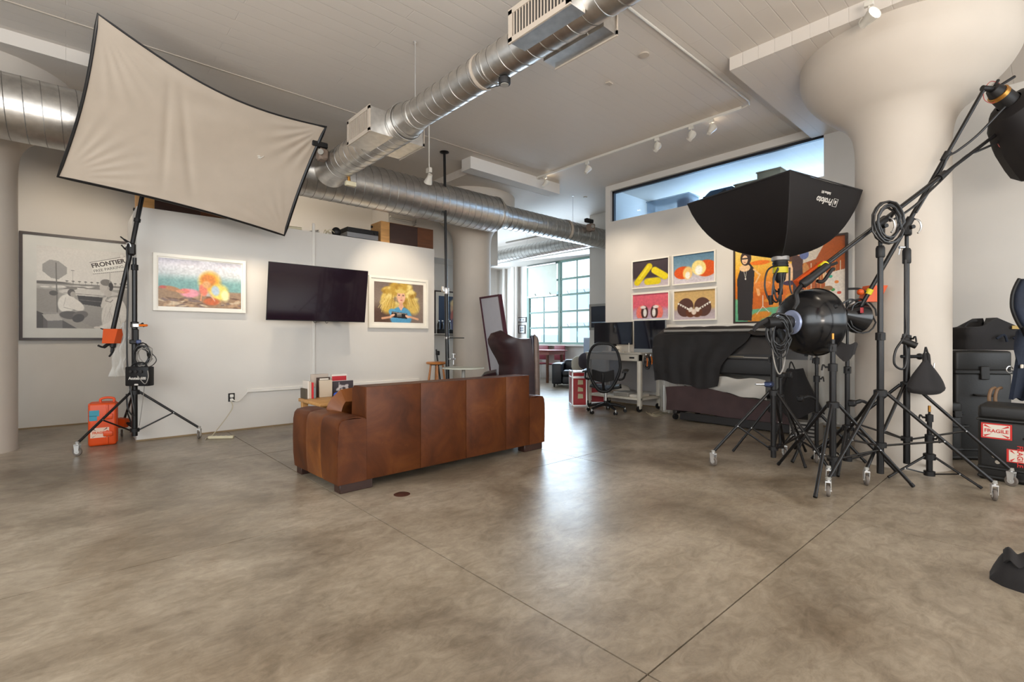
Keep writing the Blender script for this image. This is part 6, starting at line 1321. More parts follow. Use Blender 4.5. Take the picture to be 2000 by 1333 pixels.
# ================================================================== DESK AREA
q = FL(1250, 806); Zd = q.dot(CF)
DXf, DYr = q.x, q.y      # near right leg
dX0, dX1, dY0, dY1, dz = DXf - .02, XR - .06, DYr - .02, PX(1147, 700, DXf).y, .98
q2 = PX(1250, 690, DXf); dz = q2.z
dk = thing('rolling_desk', 'white-framed rolling desk under the two monitors', 'desk', ((dX0 + dX1) / 2, (dY0 + dY1) / 2, 0))
WL = mat('cream_desk_frame', S(205, 198, 184), .4)
MB().box((dX0 - .02, dY0 - .02, dz - .03), (dX1, dY1 + .02, dz), .004).build('desk_top', mat('dark_edge_top', S(170, 165, 155), .4), dk)
MB().box((dX0, dY0, dz - .14), (dX0 + .03, dY1, dz - .03)).box((dX0, dY0, dz - .14), (dX1 - .05, dY0 + .03, dz - .03)).build('apron', WL, dk, smooth=False)
for (x, y) in ((dX0, dY0), (dX1 - .12, dY0), (dX0, dY1 - .07), (dX1 - .12, dY1 - .07)):
    lg = MB().box((x, y, .10), (x + .07, y + .07, dz - .03), .01, 2).build('leg', WL, dk)
    MB().lathe([(.001, -.018), (.05, -.018), (.055, 0), (.05, .018), (.001, .018)], (x + .02, y + .035, .055), (.3, 1, 0), 20).build('caster_wheel', BLKPLASTIC, lg)
    MB().box((x, y + .005, .05), (x + .06, y + .065, .11), .008).build('caster_fork', WL, lg)
MB().box((dX0 + .02, dY0, .20), (dX1 - .06, dY1, .235)).build('lower_shelf', WL, dk, smooth=False)
MB().box((dX0 - .004, dY0 + .12, dz - .10), (dX0 + .004, dY0 + .22, dz - .07)).build('latch_plate', BLKPLASTIC, dk, smooth=False)
MB().box((dX1 - .10, dY0 + .05, .3), (dX1 - .08, dY1 - .05, dz - .04)).build('back_panel', mat('grey_panel', S(150, 148, 148), .6), dk, smooth=False)
def monitor(pa, pb, yt, yb, X, label, slim=True, chin=False):
    a = PX(pa, 650, X); b = PX(pb, 650, X); zt = (PX(pa, yt[0], X).z + PX(pb, yt[1], X).z) / 2; zb = (PX(pa, yb[0], X).z + PX(pb, yb[1], X).z) / 2
    t = thing('computer_monitor', label, 'monitor', (X + .08, (a.y + b.y) / 2, dz))
    MB().box((X, b.y, zb), (X + .035, a.y, zt), .006).build('case', SILVER if chin else BLKPLASTIC, t)
    if chin: MB().box((X - .002, b.y + .002, zb), (X + .01, a.y - .002, zb + .075)).build('chin', SILVER, t, smooth=False)
    z_ = zb + (.078 if chin else .012)
    MB().box((X - .004, b.y + .008, z_), (X + .001, a.y - .008, zt - .008)).build('screen', SCREEN, t, smooth=False)
    m_ = (a.y + b.y) / 2
    MB().box((X + .04, m_ - .06, dz + .01), (X + .06, m_ + .06, (zb + zt) / 2), .004).build('stand_neck', BLKPLASTIC if not chin else SILVER, t)
    MB().box((X - .02, m_ - .12, dz), (X + .18, m_ + .12, dz + .012), .004).build('stand_foot', BLKPLASTIC if not chin else SILVER, t)
    return t
monitor(1160, 1234, (630, 630), (672, 675), DXf + .28, 'wide black monitor on the left part of the desk')
monitor(1238, 1300, (627, 624), (691, 690), DXf + .30, 'silver-chinned computer monitor on the right part of the desk', chin=True)
kb = thing('keyboard', 'white keyboard on the desk before the left monitor', 'keyboard', (DXf + .12, dY0 + .9, dz)); MB().box((DXf + .02, dY0 + .45, dz), (DXf + .14, dY0 + .85, dz + .015), .004).build('body', TRIM, kb)
MB().box((DXf + .03, dY0 + .46, dz + .014), (DXf + .13, dY0 + .84, dz + .019)).build('keys', LABELW, kb, smooth=False)
for (yy, h, lb) in ((dY0 + .38, .16, 'slim white pen-shaped stylus standing on the desk'), (dY0 + .62, .11, 'small white card box standing behind the keyboard'), (dY0 + .80, .13, 'white paper cup behind the office chair on the desk')):
    o_ = thing('desk_item', lb, 'desk item', (DXf + .2, yy, dz)); o_.name = 'pen' if 'pen' in lb else ('card_box' if 'card' in lb else 'paper_cup')
    if 'pen' in lb: MB().cyl((DXf + .2, yy, dz + .012), (DXf + .2, yy, dz + h + .01), .010, .007).build('shaft', TRIM, o_); MB().lathe([(.03, 0), (.03, .01), (.012, .014)], (DXf + .2, yy, dz), n=16).build('base', TRIM, o_)
    elif 'card' in lb: MB().box((DXf + .19, yy - .05, dz), (DXf + .25, yy + .05, dz + h), .003).build('box_body', LABELW, o_); MB().box((DXf + .188, yy - .04, dz + .03), (DXf + .191, yy + .04, dz + .06)).build('printed_band', GREYPLASTIC, o_, smooth=False)
    else: MB().lathe([(.001, 0), (.03, 0), (.04, h), (.036, h), (.028, .01)], (DXf + .2, yy, dz), n=20).build('cup_wall', TRIM, o_); MB().lathe([(.04, h - .006), (.043, h), (.04, h + .004)], (DXf + .2, yy, dz), n=20).build('rim', TRIM, o_)
# hanging clamps with orange grips and coiled cable by the desk leg
for k, (px, ya, yb) in enumerate(((1262, 694, 716), (1271, 695, 712))):
    a = PX(px, ya, DXf + .02 + .05); b = PX(px + 2, yb, DXf + .02 + .05); t = thing('orange_cord', ('orange cord tied over the desk corner, longer of two', 'orange cord tied at the desk corner, shorter of two')[k], 'cord', tuple(a))
    MB().tube(bez([a, a.lerp(b, .5) + YU * .015, b], 5), .010, 7).build('cord_loop', mat('bright_orange', S(226, 110, 20), .4), t); MB().cyl(a - UP * .01, a + UP * .02, .016).build('clip', ALU, t)
q = PX(1264, 708, DXf + .05); q.y = min(q.y, dY0 - .04); t = thing('coiled_cable', 'black cable coil hanging from the desk corner', 'cable', tuple(q)); coil(q, .05, .10, 4, .006, CABLE, t, seed=31, jit=.008)
for (a0, a1, z, h, lb, m_) in ((.30, .62, .235, .07, 'grey closed drive unit on the lower shelf of the desk', GREYPLASTIC), (.10, .28, .235, .05, 'stack of papers on the lower shelf of the desk', PAPER)):
    t = MB().box((DXf + .06, dY0 + a0, z), (DXf + .42, dY0 + a1, z + h), .008).build('shelf_box', m_ if m_ is not PAPER else PAPER); tag(t, lb, 'box')
def flight_case(pa, pb, yt, yb, label, labels=0, dep=.42):
    a = FL(pa, yb); b = FL(pb, yb); Z_ = a.dot(CF); t = thing('flight_case', label, 'case', tuple(a), TH - PI / 2); wd = (pb - pa) / FOC * Z_; zt = CAMH - (yt - HORZ) / FOC * Z_
    MB().box((.008, .008, .01), (wd - .008, dep - .008, zt - .008)).build('panel', REDP, t, smooth=False, local=True)
    e = .026
    for (x, y) in ((0, 0), (wd - e, 0), (0, dep - e), (wd - e, dep - e)): MB().box((x, y, 0), (x + e, y + e, zt), .003).build('edge_rail', ALU, t, local=True)
    for z in (0, zt * .80, zt - e):
        MB().box((0, -.002, z), (wd, e, z + e * (1 if z != zt * .80 else 1.6)), .003).box((0, 0, z), (e, dep, z + e), .003).box((wd - e, 0, z), (wd, dep, z + e), .003).build('edge_rail', ALU, t, local=True)
    for (x, z) in ((0, 0), (wd, 0), (0, zt), (wd, zt)): MB().ell((x, 0, z), .022).build('ball_corner', CHROME, t, local=True)
    for k in range(labels):
        z = zt * (.62 - k * .20); MB().prism([(0, 0), (.10, .005), (.095, .085 - .02 * (k == 1)), (.005, .09)], (wd * .38, -.004, z), (1, 0, 0), (0, 0, 1), (0, .003, 0)).build('paper_label', mat('cream_label', S(210, 196, 160), .7), t, smooth=False, local=True)
    return t
flight_case(1117, 1147, 726, 794, 'tall red flight case with three paper labels by the office chair', 3, .5)
flight_case(1150, 1182, 745, 788, 'lower red flight case behind the office chair legs', 0, .35)
q = FL(1205, 792); t = MB().ell((q.x + .15, q.y, .24 + .06), (.16, .2, .09)).build('white_bundle', PAPER); tag(t, 'crumpled white bundle on the shelf behind the office chair', 'bundle')
# cords on the floor near the desk
for k in range(4):
    a = FL(1262 + 6 * k, 806 + 2 * k); pts = [a + Vector((0, 0, .008)), FL(1275, 814 - 2 * k) + UP * .008, FL(1292, 812 - 3 * k) + UP * .008, FL(1305, 806 - 2 * k) + UP * .008, FL(1300 + 4 * k, 803) + UP * (.1), FL(1298 + 4 * k, 802) + UP * .35]
    tag(MB().tube(bez(pts, 8), .006, 6).build('loose_cable', mat('cream_cord', S(190, 180, 155), .5)), ('inner', 'second', 'third', 'outer')[k] + ' cream cord tangled on the floor beside the desk leg', 'cord', 'cords under the desk')
# ------------------------------------------------------------------ office chair
q = FL(1183, 806); oc = thing('office_chair', 'black mesh-backed office chair on five casters at the desk', 'chair', (q.x, q.y, 0), TH - PI / 2 + math.radians(-18))
for k in range(5):
    a = math.radians(18 + 72 * k); d = Vector((math.cos(a), math.sin(a), 0)); e = d * .33
    lg = MB().tube([d * .03 + UP * .15, d * .18 + UP * .125, e + UP * .085], [.030, .024, .018], 10).build('base_leg', BLKPLASTIC if k != 2 else BLKPLASTIC, oc, local=True)
    s = Vector((-d.y, d.x, 0))
    for o_ in (-.018, .018): MB().lathe([(.001, -.009), (.024, -.009), (.028, 0), (.024, .009), (.001, .009)], e + s * o_ + UP * .028, s, 16).build('caster_wheel', BLKPLASTIC, lg, local=True)
    MB().cyl(e + UP * .03, e + UP * .085, .012).build('caster_pin', ALU, lg, local=True)
MB().lathe([(.04, .11), (.045, .17), (.028, .20), (.001, .20)], n=20).build('base_hub', BLKPLASTIC, oc, local=True)
MB().cyl((0, 0, .18), (0, 0, .36), .024).build('gas_column', CHROME, oc, local=True)
MB().box((-.10, -.12, .36), (.10, .14, .42), .03, 3).build('tilt_mechanism', BLKPLASTIC, oc, local=True)
MB().grid(lambda u, v: ((u - .5) * .48, -.20 + v * .46, .45 + .05 * abs(u - .5) ** 1.5 * 2 - .05 * (v - .5) ** 2 + (-.05 if v > .9 else 0)), 12, 12, .03).build('seat', BLKPLASTIC, oc, local=True)
def bk(a):  # back outline, closed
    s_, c_ = math.sin(a), math.cos(a); z = .78 + .40 * s_; w_ = (.27 - .05 * (s_ < 0) * (-s_)) * (1 if s_ > 0 else 1 - .25 * (-s_) ** 1.5); f = abs(c_) ** .65 * (1 if c_ > 0 else -1)
    return Vector((w_ * f, -.24 - .10 * (z - .4) + .05 * abs(f) ** 2 * 0.6, z))
MB().tube([bk(2 * PI * k / 40) for k in range(40)], [.022 if math.sin(2 * PI * k / 40) > -.3 else .028 for k in range(40)], 10, closed=True).build('back_frame', BLKPLASTIC, oc, local=True)
def bm_(u, v):
    a = -PI / 2 + PI * v; p = bk(a); return Vector((p.x * (2 * u - 1), p.y - .035 * (1 - (2 * u - 1) ** 2) * math.sin(PI * v), p.z))
MB().grid(bm_, 12, 18).build('back_mesh', CHAIRMESH, oc, local=True)
MB().grid(lambda u, v: Vector(((u - .5) * .36, -.345 + .10 * (u - .5) ** 2 - .04 * (v), .56 + .17 * v - .02 * math.cos((u - .5) * 5))), 10, 6, .03).build('lumbar_pad', BLKPLASTIC, oc, local=True)
MB().tube(bez([(0, -.10, .40), (0, -.24, .42), (0, -.34, .52), (0, -.36, .70)], 6), .022, 10).build('back_spine', BLKPLASTIC, oc, local=True)
for s in (-1, 1):
    MB().tube(bez([(s * .24, -.26, .58), (s * .31, -.22, .60), (s * .33, -.10, .66), (s * .33, -.08, .70)], 6), .018, 10).build('arm_support', BLKPLASTIC, oc, local=True)
    MB().grid(lambda u, v, s=s: (s * .33 + (u - .5) * .10, -.16 + .30 * v, .71 + .012 * math.sin(PI * u) + .02 * v), 6, 8, .03).build('armrest', BLKPLASTIC, oc, local=True)
# ================================================================== LARGE PRINTER
pr = thing('wide_format_printer', 'very wide grey printer against the picture wall, cloth half over it', 'printer', (7.4, 3.1, 0))
PYa, PYb = 2.03, 4.22     # right end, left end
MB().prism([(7.82, .72), (7.82, 1.36), (7.30, 1.385), (7.10, 1.28), (7.04, 1.02), (7.10, .74)], (0, PYa + .34, 0), (1, 0, 0), (0, 0, 1), (0, PYb - PYa - .34, 0)).build('printer_body', GREYD, pr)
MB().prism([(7.295, 1.36), (7.11, 1.262), (7.05, 1.04), (7.035, 1.04), (7.09, 1.275), (7.285, 1.375)], (0, PYa + .36, 0), (1, 0, 0), (0, 0, 1), (0, 1.6, 0)).build('front_cover', mat('smoked_cover', S(58, 55, 54), .18, coat=.4), pr)
MB().box((7.02, PYa + .34, .985), (7.07, PYb - .1, 1.005), .004).build('paper_exit', GREYP, pr, smooth=False); MB().box((7.03, PYa + .34, .76), (7.08, PYb, .97), .02, 2).build('lower_hood', mat('matte_dark_hood', S(34, 32, 32), .6), pr)
MB().box((7.10, PYa + .3, 1.36), (7.82, PYb, 1.40), .01).build('top_deck', GREYP, pr)
MB().prism([(7.82, .62), (7.82, 1.40), (7.24, 1.42), (7.05, 1.30), (7.0, .95), (7.05, .64)], (0, PYa, 0), (1, 0, 0), (0, 0, 1), (0, .40, 0)).build('end_housing', GREYP, pr)
MB().prism([(7.225, 1.385), (7.055, 1.285), (7.008, .985), (6.992, .985), (7.04, 1.295), (7.215, 1.40)], (0, PYa + .03, 0), (1, 0, 0), (0, 0, 1), (0, .34, 0)).build('end_window', mat('smoked_cover', S(58, 55, 54), .18), pr)
MB().box((7.035, PYa + .02, .935), (7.045, PYa + .38, .94)).build('panel_seam', DARK, pr, smooth=False)
MB().box((7.02, PYa + .9, .992), (7.035, PYa + 1.1, 1.012)).build('display_panel', mat('pale_display', S(150, 140, 120), .4), pr, smooth=False)
for y in (PYa + .16, PYb - .25):
    lg = MB().box((7.35, y - .03, .14), (7.50, y + .03, .74), .01).build('leg', GREYD, pr); MB().box((7.0, y - .035, .09), (7.80, y + .035, .15), .01).build('foot_beam', GREYD, lg)
    for x in (7.03, 7.74):
        MB().lathe([(.001, -.02), (.042, -.02), (.046, 0), (.042, .02), (.001, .02)], (x, y, .046), (.4, 1, 0), 18).build('caster_wheel', BLKPLASTIC, lg)
MB().box((7.42, PYa + .2, .40), (7.48, PYb - .3, .46)).build('cross_beam', GREYD, pr, smooth=False)
MB().box((7.2, PYa + .16, .12), (7.7, PYb - .3, .20), .01).build('base_tray', mat('dark_base', S(30, 27, 27), .6), pr)
MB().cyl((7.03, PYb - .05, .12), (7.03, PYb - .05, .52), .006).build('catch_rod', ALU, pr)
def cover(u, v):
    P_ = [(7.84, .95), (7.84, 1.42), (7.55, 1.445), (7.28, 1.44), (7.06, 1.33), (6.99, 1.12), (6.965, .85), (6.985, .56)]
    t = u * (len(P_) - 1); i = min(int(t), len(P_) - 2); f = t - i; x = P_[i][0] * (1 - f) + P_[i + 1][0] * f; z = P_[i][1] * (1 - f) + P_[i + 1][1] * f
    ys0 = 4.34 - .03 * math.sin(u * 8) ; ye = 2.78 + (.55 * max(0, (u - .50) / .5) + .05 * math.sin(u * 17)) if u > .3 else 2.86
    if u < .5: ye = 2.74
    y = ys0 + (ye - ys0) * v
    e = .012 * math.sin(v * 13 + 5 * u) * u + .006 * math.sin(v * 34 - 9 * u) * u + .014 * math.sin(v * 6 + u * 9)
    x -= e + (.03 if v < .04 else 0) * 0; z += .010 * math.sin(v * 27) * (1 - u) - (.05 * math.exp(-v * 30) if u < .7 else 0)
    if u > .92: z += .03 * math.sin(v * 5 + 1) + .015 * math.sin(v * 14)
    return (x, y, z)
cv = MB().grid(cover, 56, 70, -.005)
def endcap(u, v):
    x, y, z = cover(u, 0); cx = 7.45; return (x + (cx - x) * v, y + .015 * math.sin(v * 8), z + (max(z - .0, .62) - z) * v if z < .62 else z + (min(z, 1.40) - z) * v)
cvo = tag(cv.build('dust_cover', FABCOVER, ang=70), 'black cloth dust cover draped over the left half of the printer', 'cover')
def strip(u, v):
    y = 2.86 - .62 * u; return (7.30 - .30 * v - .02 * math.sin(u * 9), y, 1.435 + .03 * math.sin(u * 7 + v * 3) * (1 - v) - .10 * v * (1 + .4 * math.sin(u * 6)) )
tag(MB().grid(strip, 24, 10, .008).build('cover_flap', FABCOVER, ang=70), 'loose end of the black cover bunched along the printer top', 'cover')
# white sheet and catch basket below the printer
tag(MB().grid(lambda u, v: (7.04 + .07 * v + .02 * math.sin(u * 14 + 5 * v) , PYb - .12 - u * 1.45, .70 - v * (.13 + .17 * (u if u < .85 else .85)) + .012 * math.sin(u * 23)), 34, 10, .003).build('paper_sheet', PAPER, ang=70), 'crumpled white sheet hanging under the printer front', 'paper')
def basket(u, v):
    y = PYb - .10 - u * 1.95; a = v * PI; return (7.36 - .34 * math.cos(a - .2) if False else 7.02 + .42 * v, y, .52 - .26 * math.sin(PI * min(1, v * 1.05)) ** .7 - .05 * math.sin(u * 5) * (1 - v) + .008 * math.sin(u * 31 + v * 9))
MB_b = MB().grid(lambda u, v: (6.99 + .03 * math.sin(PI * v) + .012 * math.sin(u * 26 + v * 6) + (.40 * max(0, (v - .62) / .38)), PYb - .10 - u * 1.85, (.50 - .10 * u if v < .02 else .50 - .08 * u) + .07 * math.sin(PI * min(1, u * 1.6)) * (1 - v) - .36 * min(1, v / .62) * (1 - .08 * u)), 40, 16, .004)
tag(MB_b.build('catch_basket', PURPLECL, ang=70), 'dark plum cloth catch basket slung under the printer', 'basket')
tag(MB().box((6.985, PYa + .2, .02), (7.02, PYb - .35, .13), .005).build('floor_flap', mat('dark_base', S(30, 27, 27), .6)), 'dark strip of cloth under the printer basket at the floor', 'cloth')
# board leaning behind desk/printer + plastic sheets
tag(MB().box((XR - .055, 2.3, .4), (XR - .03, 5.2, 1.50), .004).build('foam_board', TRIM), 'long white board leaning on the wall behind printer and desk', 'board')
def drape(px0, px1, zt, zb, X, label, name='plastic_sheet', m=PLASTIC):
    a = PX(px0, 700, X); b = PX(px1, 700, X); wd = a.y - b.y
    o_ = MB().grid(lambda u, v: (X + .05 * math.sin(u * 15) * (.3 + v) + .01 * math.sin(v * 9 + u * 20), a.y - wd * u + .03 * v * math.sin(u * 11), zt - (zt - zb) * v), 30, 14).build(name, m, ang=180); return tag(o_, label, 'sheet')
drape(1288, 1322, .92, .03, 7.45, 'clear plastic sheet hanging between desk and printer')
drape(1578, 1672, 1.46, .22, 6.98, 'crumpled clear plastic sheet hanging beside the right column')
# dark bag hanging behind the stands
q = PX(1545, 758, 6.62)
t = thing('black_bag', 'black cloth bag hanging behind the softbox stand', 'bag', tuple(q)); MB().grid(lambda u, v: (6.72 + .05 * math.sin(u * 8) + .02 * v, q.y + (.5 - u) * (.16 + .48 * v), .88 - .56 * v + .06 * math.sin(u * 9) * v), 18, 14, .05).build('bag_body', FABBLACK, t, ang=70)
MB().tube(bez([(6.70, q.y + .05, .87), (6.68, q.y + .02, .97), (6.70, q.y - .02, .87)], 5), .008, 6).build('strap', FABBLACK, t)
# white crate behind
q = PX(1570, 830, 6.8); t = thing('small_crate', 'small pale crate on the floor beyond the stands', 'crate', (6.9, q.y, 0)); MB().box((6.78, q.y - .16, .0), (7.0, q.y + .16, .22), .01).build('crate_body', GREYP, t)
for k in range(4): MB().box((6.772, q.y - .14, .04 + k * .045), (6.782, q.y + .14, .06 + k * .045)).build('slot', DARK, t, smooth=False)

# ================================================================== BLACK CASES AT THE RIGHT
def trunk(name, c, yaw, sz, label, cat='case', ribs=True, m=None, latch=2, tex=True):
    t = thing(name, label, cat, c, yaw); w_, d_, h_ = sz; m = m or mat('case_black', (.009, .008, .007), .5, bump=.1, bscale=60)
    MB().box((-w_ / 2, 0, 0), (w_ / 2, d_, h_ * .80), .03, 3).build('case_body', m, t, local=True)
    MB().box((-w_ / 2, 0, h_ * .81), (w_ / 2, d_, h_), .03, 3).build('lid', m, t, local=True)
    MB().box((-w_ / 2 - .008, -.008, h_ * .79), (w_ / 2 + .008, d_ + .008, h_ * .825), .006).build('rim', m, t, local=True)
    if ribs: MB().box((-w_ / 2 + .0, -.010, .10), (w_ / 2, .01, .13), .008).box((-w_ / 2, -.010, .02), (w_ / 2, .01, .05), .008).build('rib', m, t, local=True)
    for k in range(latch):
        x = -w_ / 2 + w_ * (k + 1) / (latch + 1) + (.0); MB().box((x - .04, -.022, h_ * .74), (x + .04, .0, h_ * .86), .006).build('latch', m, t, local=True)
    MB().tube(bez([(-.09, .01, h_ * .60), (-.08, -.04, h_ * .60), (.08, -.04, h_ * .60), (.09, .01, h_ * .60)], 5), .010, 8).build('handle', m, t, local=True)
    return t
# front case with fragile labels
p = FL(1912, 935); p2 = FL(1998, 949); d_ = (p2 - p).normalized(); yaw = math.atan2(d_.y, d_.x)
Z1 = p.dot(CF); h1 = CAMH - (790 - HORZ) / FOC * Z1
fc = trunk('equipment_case', tuple(p + d_ * .38), yaw, (.78, .42, h1), 'large black case at the right edge with red fragile labels', latch=0)
def fragile(px, py, wpx, hpx, rot, lab):
    mx = wm(fc); 
    # position on the front face
    r = ray(px, py); n_ = mx.to_3x3() @ Vector((0, -1, 0)); P0 = mx @ Vector((0, -.004, 0)); tt = (P0 - C0()).dot(n_) / r.dot(n_); P_ = C0() + r * tt
    ex = mx.to_3x3() @ Vector((1, 0, 0)); ey = UP
    s_ = tt / FOC; W_, H_ = wpx * s_ * .5 * 1.15, hpx * s_ * .5
    if rot: ex, ey, W_, H_ = UP * -1, ex, H_, W_
    MB().prism([(-W_, -H_), (W_, -H_), (W_, H_), (-W_, H_)], P_, ex, ey, n_ * .0015).build('red_label', LABELR, fc, smooth=False, ) 
    MB().prism([(-W_ * .86, -H_ * .82), (W_ * .86, -H_ * .82), (W_ * .86, H_ * .82), (-W_ * .86, H_ * .82)], P_ + n_ * .0015, ex, ey, n_ * .0008).build('white_field', LABELW, fc, smooth=False)
    for (a, b) in ((-1, -1), (-1, 1), (1, -1), (1, 1)): MB().prism([(a * W_ * .30, b * H_ * .34), (a * W_ * .84, b * H_ * .60), (a * W_ * .74, b * H_ * .80)], P_ + n_ * .0023, ex, ey, n_ * .0006).build('arrow_mark', LABELR, fc, smooth=False)
    text('label_lettering', 'FRAGILE', H_ * .62, P_ + n_ * .0030, ex, ey, LABELR, fc, .0003, .001)
fragile(1946, 843, 38, 30, False, 1); fragile(1992, 893, 32, 26, True, 2)
mx = wm(fc)
for (x, z) in ((-.08, .30), (.02, .34), (.05, .29), (-.28, .22), (-.26, .17)):
    MB().lathe([(.001, 0), (.018, 0), (.015, .001), (.001, .001)], mx @ Vector((x, -.003, z)), mx.to_3x3() @ Vector((0, -1, 0)), 7).build('sticker_scrap', mat('sticker_scrap', S(170, 160, 145), .7), fc, smooth=False)
# tall stack behind
p = FL(1868, 902) + CF * .05; 
def at2(px, Z): return WC((px - 1000) / FOC * Z, Z, 0)
a = at2(1922, 5.05); trunk('equipment_case', (a.x, a.y, 0), TH - PI / 2 - .15, (.52, .34, 1.13), 'tall black case standing behind the labelled case', latch=1)
a = at2(1869, 5.07); trunk('equipment_case', (a.x, a.y, 0), TH - PI / 2 + .02, (.13, .45, .60), 'narrow black case between the column and the tall case', latch=1, ribs=True)
a = at2(1930, 5.07); zt = CAMH - (752 - HORZ) / FOC * 5.05
t = thing('rolled_black_cloth', 'dark rounded bundle on the narrow case beside the column', 'bundle', (at2(1874, 5.1).x, at2(1874, 5.1).y, .6)); MB().ell((at2(1876, 5.2).x, at2(1876, 5.2).y, .72), (.10, .12, .12)).build('bundle_body', FABBLACK, t)
a = at2(1935, 5.15)
def camera_bag(c, z, label):
    t = thing('equipment_bag', label, 'bag', (c.x, c.y, z), TH - PI / 2)
    def bagf(u, v):
        a = u * 2 * PI; ca, sa = math.cos(a), math.sin(a); ex = .35; x = .31 * abs(ca) ** ex * (1 if ca > 0 else -1); y = .14 + .15 * abs(sa) ** ex * (1 if sa > 0 else -1)
        k = 1 if v < .75 else math.sqrt(max(0, 1 - ((v - .75) / .25) ** 2)); ht = .24 + .10 * math.exp(-((x - .02) / .13) ** 2)
        return (x * (k * .92 + .08) * (1 + .02 * math.sin(v * 14)), .14 + (y - .14) * (k * .9 + .1), .002 + ht * min(1, v / .8) ** .9 * (1 if v < .8 else 1 + .0 * v))
    MB().grid(bagf, 40, 14).build('bag_body', FABBLACK, t, local=True, ang=70)
    MB().tube(bez([(-.27, .10, .22), (-.20, .10, .30), (-.12, .10, .31)], 5), .012, 8).build('strap', FABBLACK, t, local=True)
    MB().box((.12, -.035, .22), (.19, -.028, .255)).build('gold_mark', mat('gold_mark', S(170, 140, 70), .5), t, smooth=False, local=True)
    for k in (-.05, .12): MB().tube(bez([(k, -.045, .12), (k + .06, -.06, .16), (k + .10, -.05, .09)], 4), .012, 6).build('pocket_flap', NAVY, t, local=True)
    return t
camera_bag(at2(1948, 5.1), 1.135, 'black equipment bag with small gold mark on top of the tall case')
# wooden handles
a = at2(1940, 4.75)
for k, px in enumerate((1938, 1950)):
    b = PD(px, 768, 4.70 - .02 * k); tag(MB().tube(bez([b - UP * .10 - CR * .025, b - UP * .04 - CR * .03, b + UP * .03 - CR * .01, b + UP * .05 + CR * .03], 5), .014, 8).build('curved_handle', mat('worn_tan', S(120, 92, 66), .6)), ('curved tan handle beside the labelled case, left of two', 'curved tan handle beside the labelled case, right of two')[k], 'handle')
# navy garment hanging over
t = thing('navy_jacket', 'dark navy jacket draped over the cases at the right edge', 'jacket', tuple(PD(1990, 700, 4.62)))
MB().grid(lambda u, v: PD(1992 - 22 * v * (1 - u) + (u * 40), 650 + 130 * v, 4.62 - .05 * math.sin(u * 6 + v * 3)) + UP * (.02 * math.sin(u * 11)), 16, 18, .03).build('cloth', NAVY, t, ang=70)
MB().tube([PD(1972, 722, 4.56) + CR * .03 * math.cos(a * .6) + UP * .03 * math.sin(a * .6) for a in range(10)], .004, 6).build('metal_ring', CHROME, t); MB().cbox(PD(1996, 716, 4.52), (.06, .02, .035), bev=.004).build('white_tag', LABELW, t)
# padded black shell above
t = thing('padded_shell', 'dark padded shell leaning in at the right edge above the bags', 'padded shell', tuple(PD(1995, 600, 4.4)))
MB().grid(lambda u, v: PD(1976 + 30 * v + 12 * (2 * u - 1) ** 2 + (10 * max(0, .3 - u) + 14 * max(0, u - .6)), 545 + 95 * u, 4.42 - .05 * math.sin(PI * v)), 16, 8, .03).build('shell', NAVY, t, ang=70)
MB().tube([PD(1976 + 12 * (2 * u / 12 - 1) ** 2 + (10 * max(0, .3 - u / 12) + 14 * max(0, u / 12 - .6)), 545 + 95 * u / 12, 4.40) for u in range(13)], .014, 8).build('edge_piping', BLKPLASTIC, t)
MB().cyl(PD(1996, 636, 4.4), PD(2004, 655, 4.5), .02).build('lower_bracket', BLKPLASTIC, t)
# bag on the floor bottom right
q = FL(1995, 1165); t = thing('sandbag', 'black sandbag slumped on the floor at the lower right edge', 'sandbag', tuple(q))
o0 = FL(1932, 1145); o1 = FL(2110, 1190)
dd = (o1 - o0).normalized(); nd = Vector((-dd.y, dd.x, 0)); L0 = (o1 - o0).length
def slump(u, v):
    a = v * PI; prof = (.30 + .70 * math.sin(min(1, u * 1.6 + .12) * PI / 2)) * min(1, (u / .16 + .02)) ** .5 * min(1, (1 - u) / .25 + .02) ** .5; hgt = .17 * prof * (1 + .10 * math.sin(u * 13)); wd = .13 * (.25 + .75 * prof)
    p = o0 + dd * (L0 * u) + nd * (.14 - wd * math.cos(a)) + UP * (hgt * math.sin(a) ** .8 + .012 * math.sin(u * 17 + v * 11) * math.sin(a))
    return p
MB().grid(slump, 26, 16, .01).build('bag_body', FABBLACK, t, ang=70)
MB().grid(lambda u, v: o0 + dd * (.05 + L0 * .5 * u) + nd * (.06 + .10 * v - .03 * math.sin(u * 5)) + UP * (.115 + .05 * math.sin(PI * v) + .05 * u + .02 * math.sin(u * 12)), 16, 6, .012).build('strap', FABBLACK, t, ang=70)

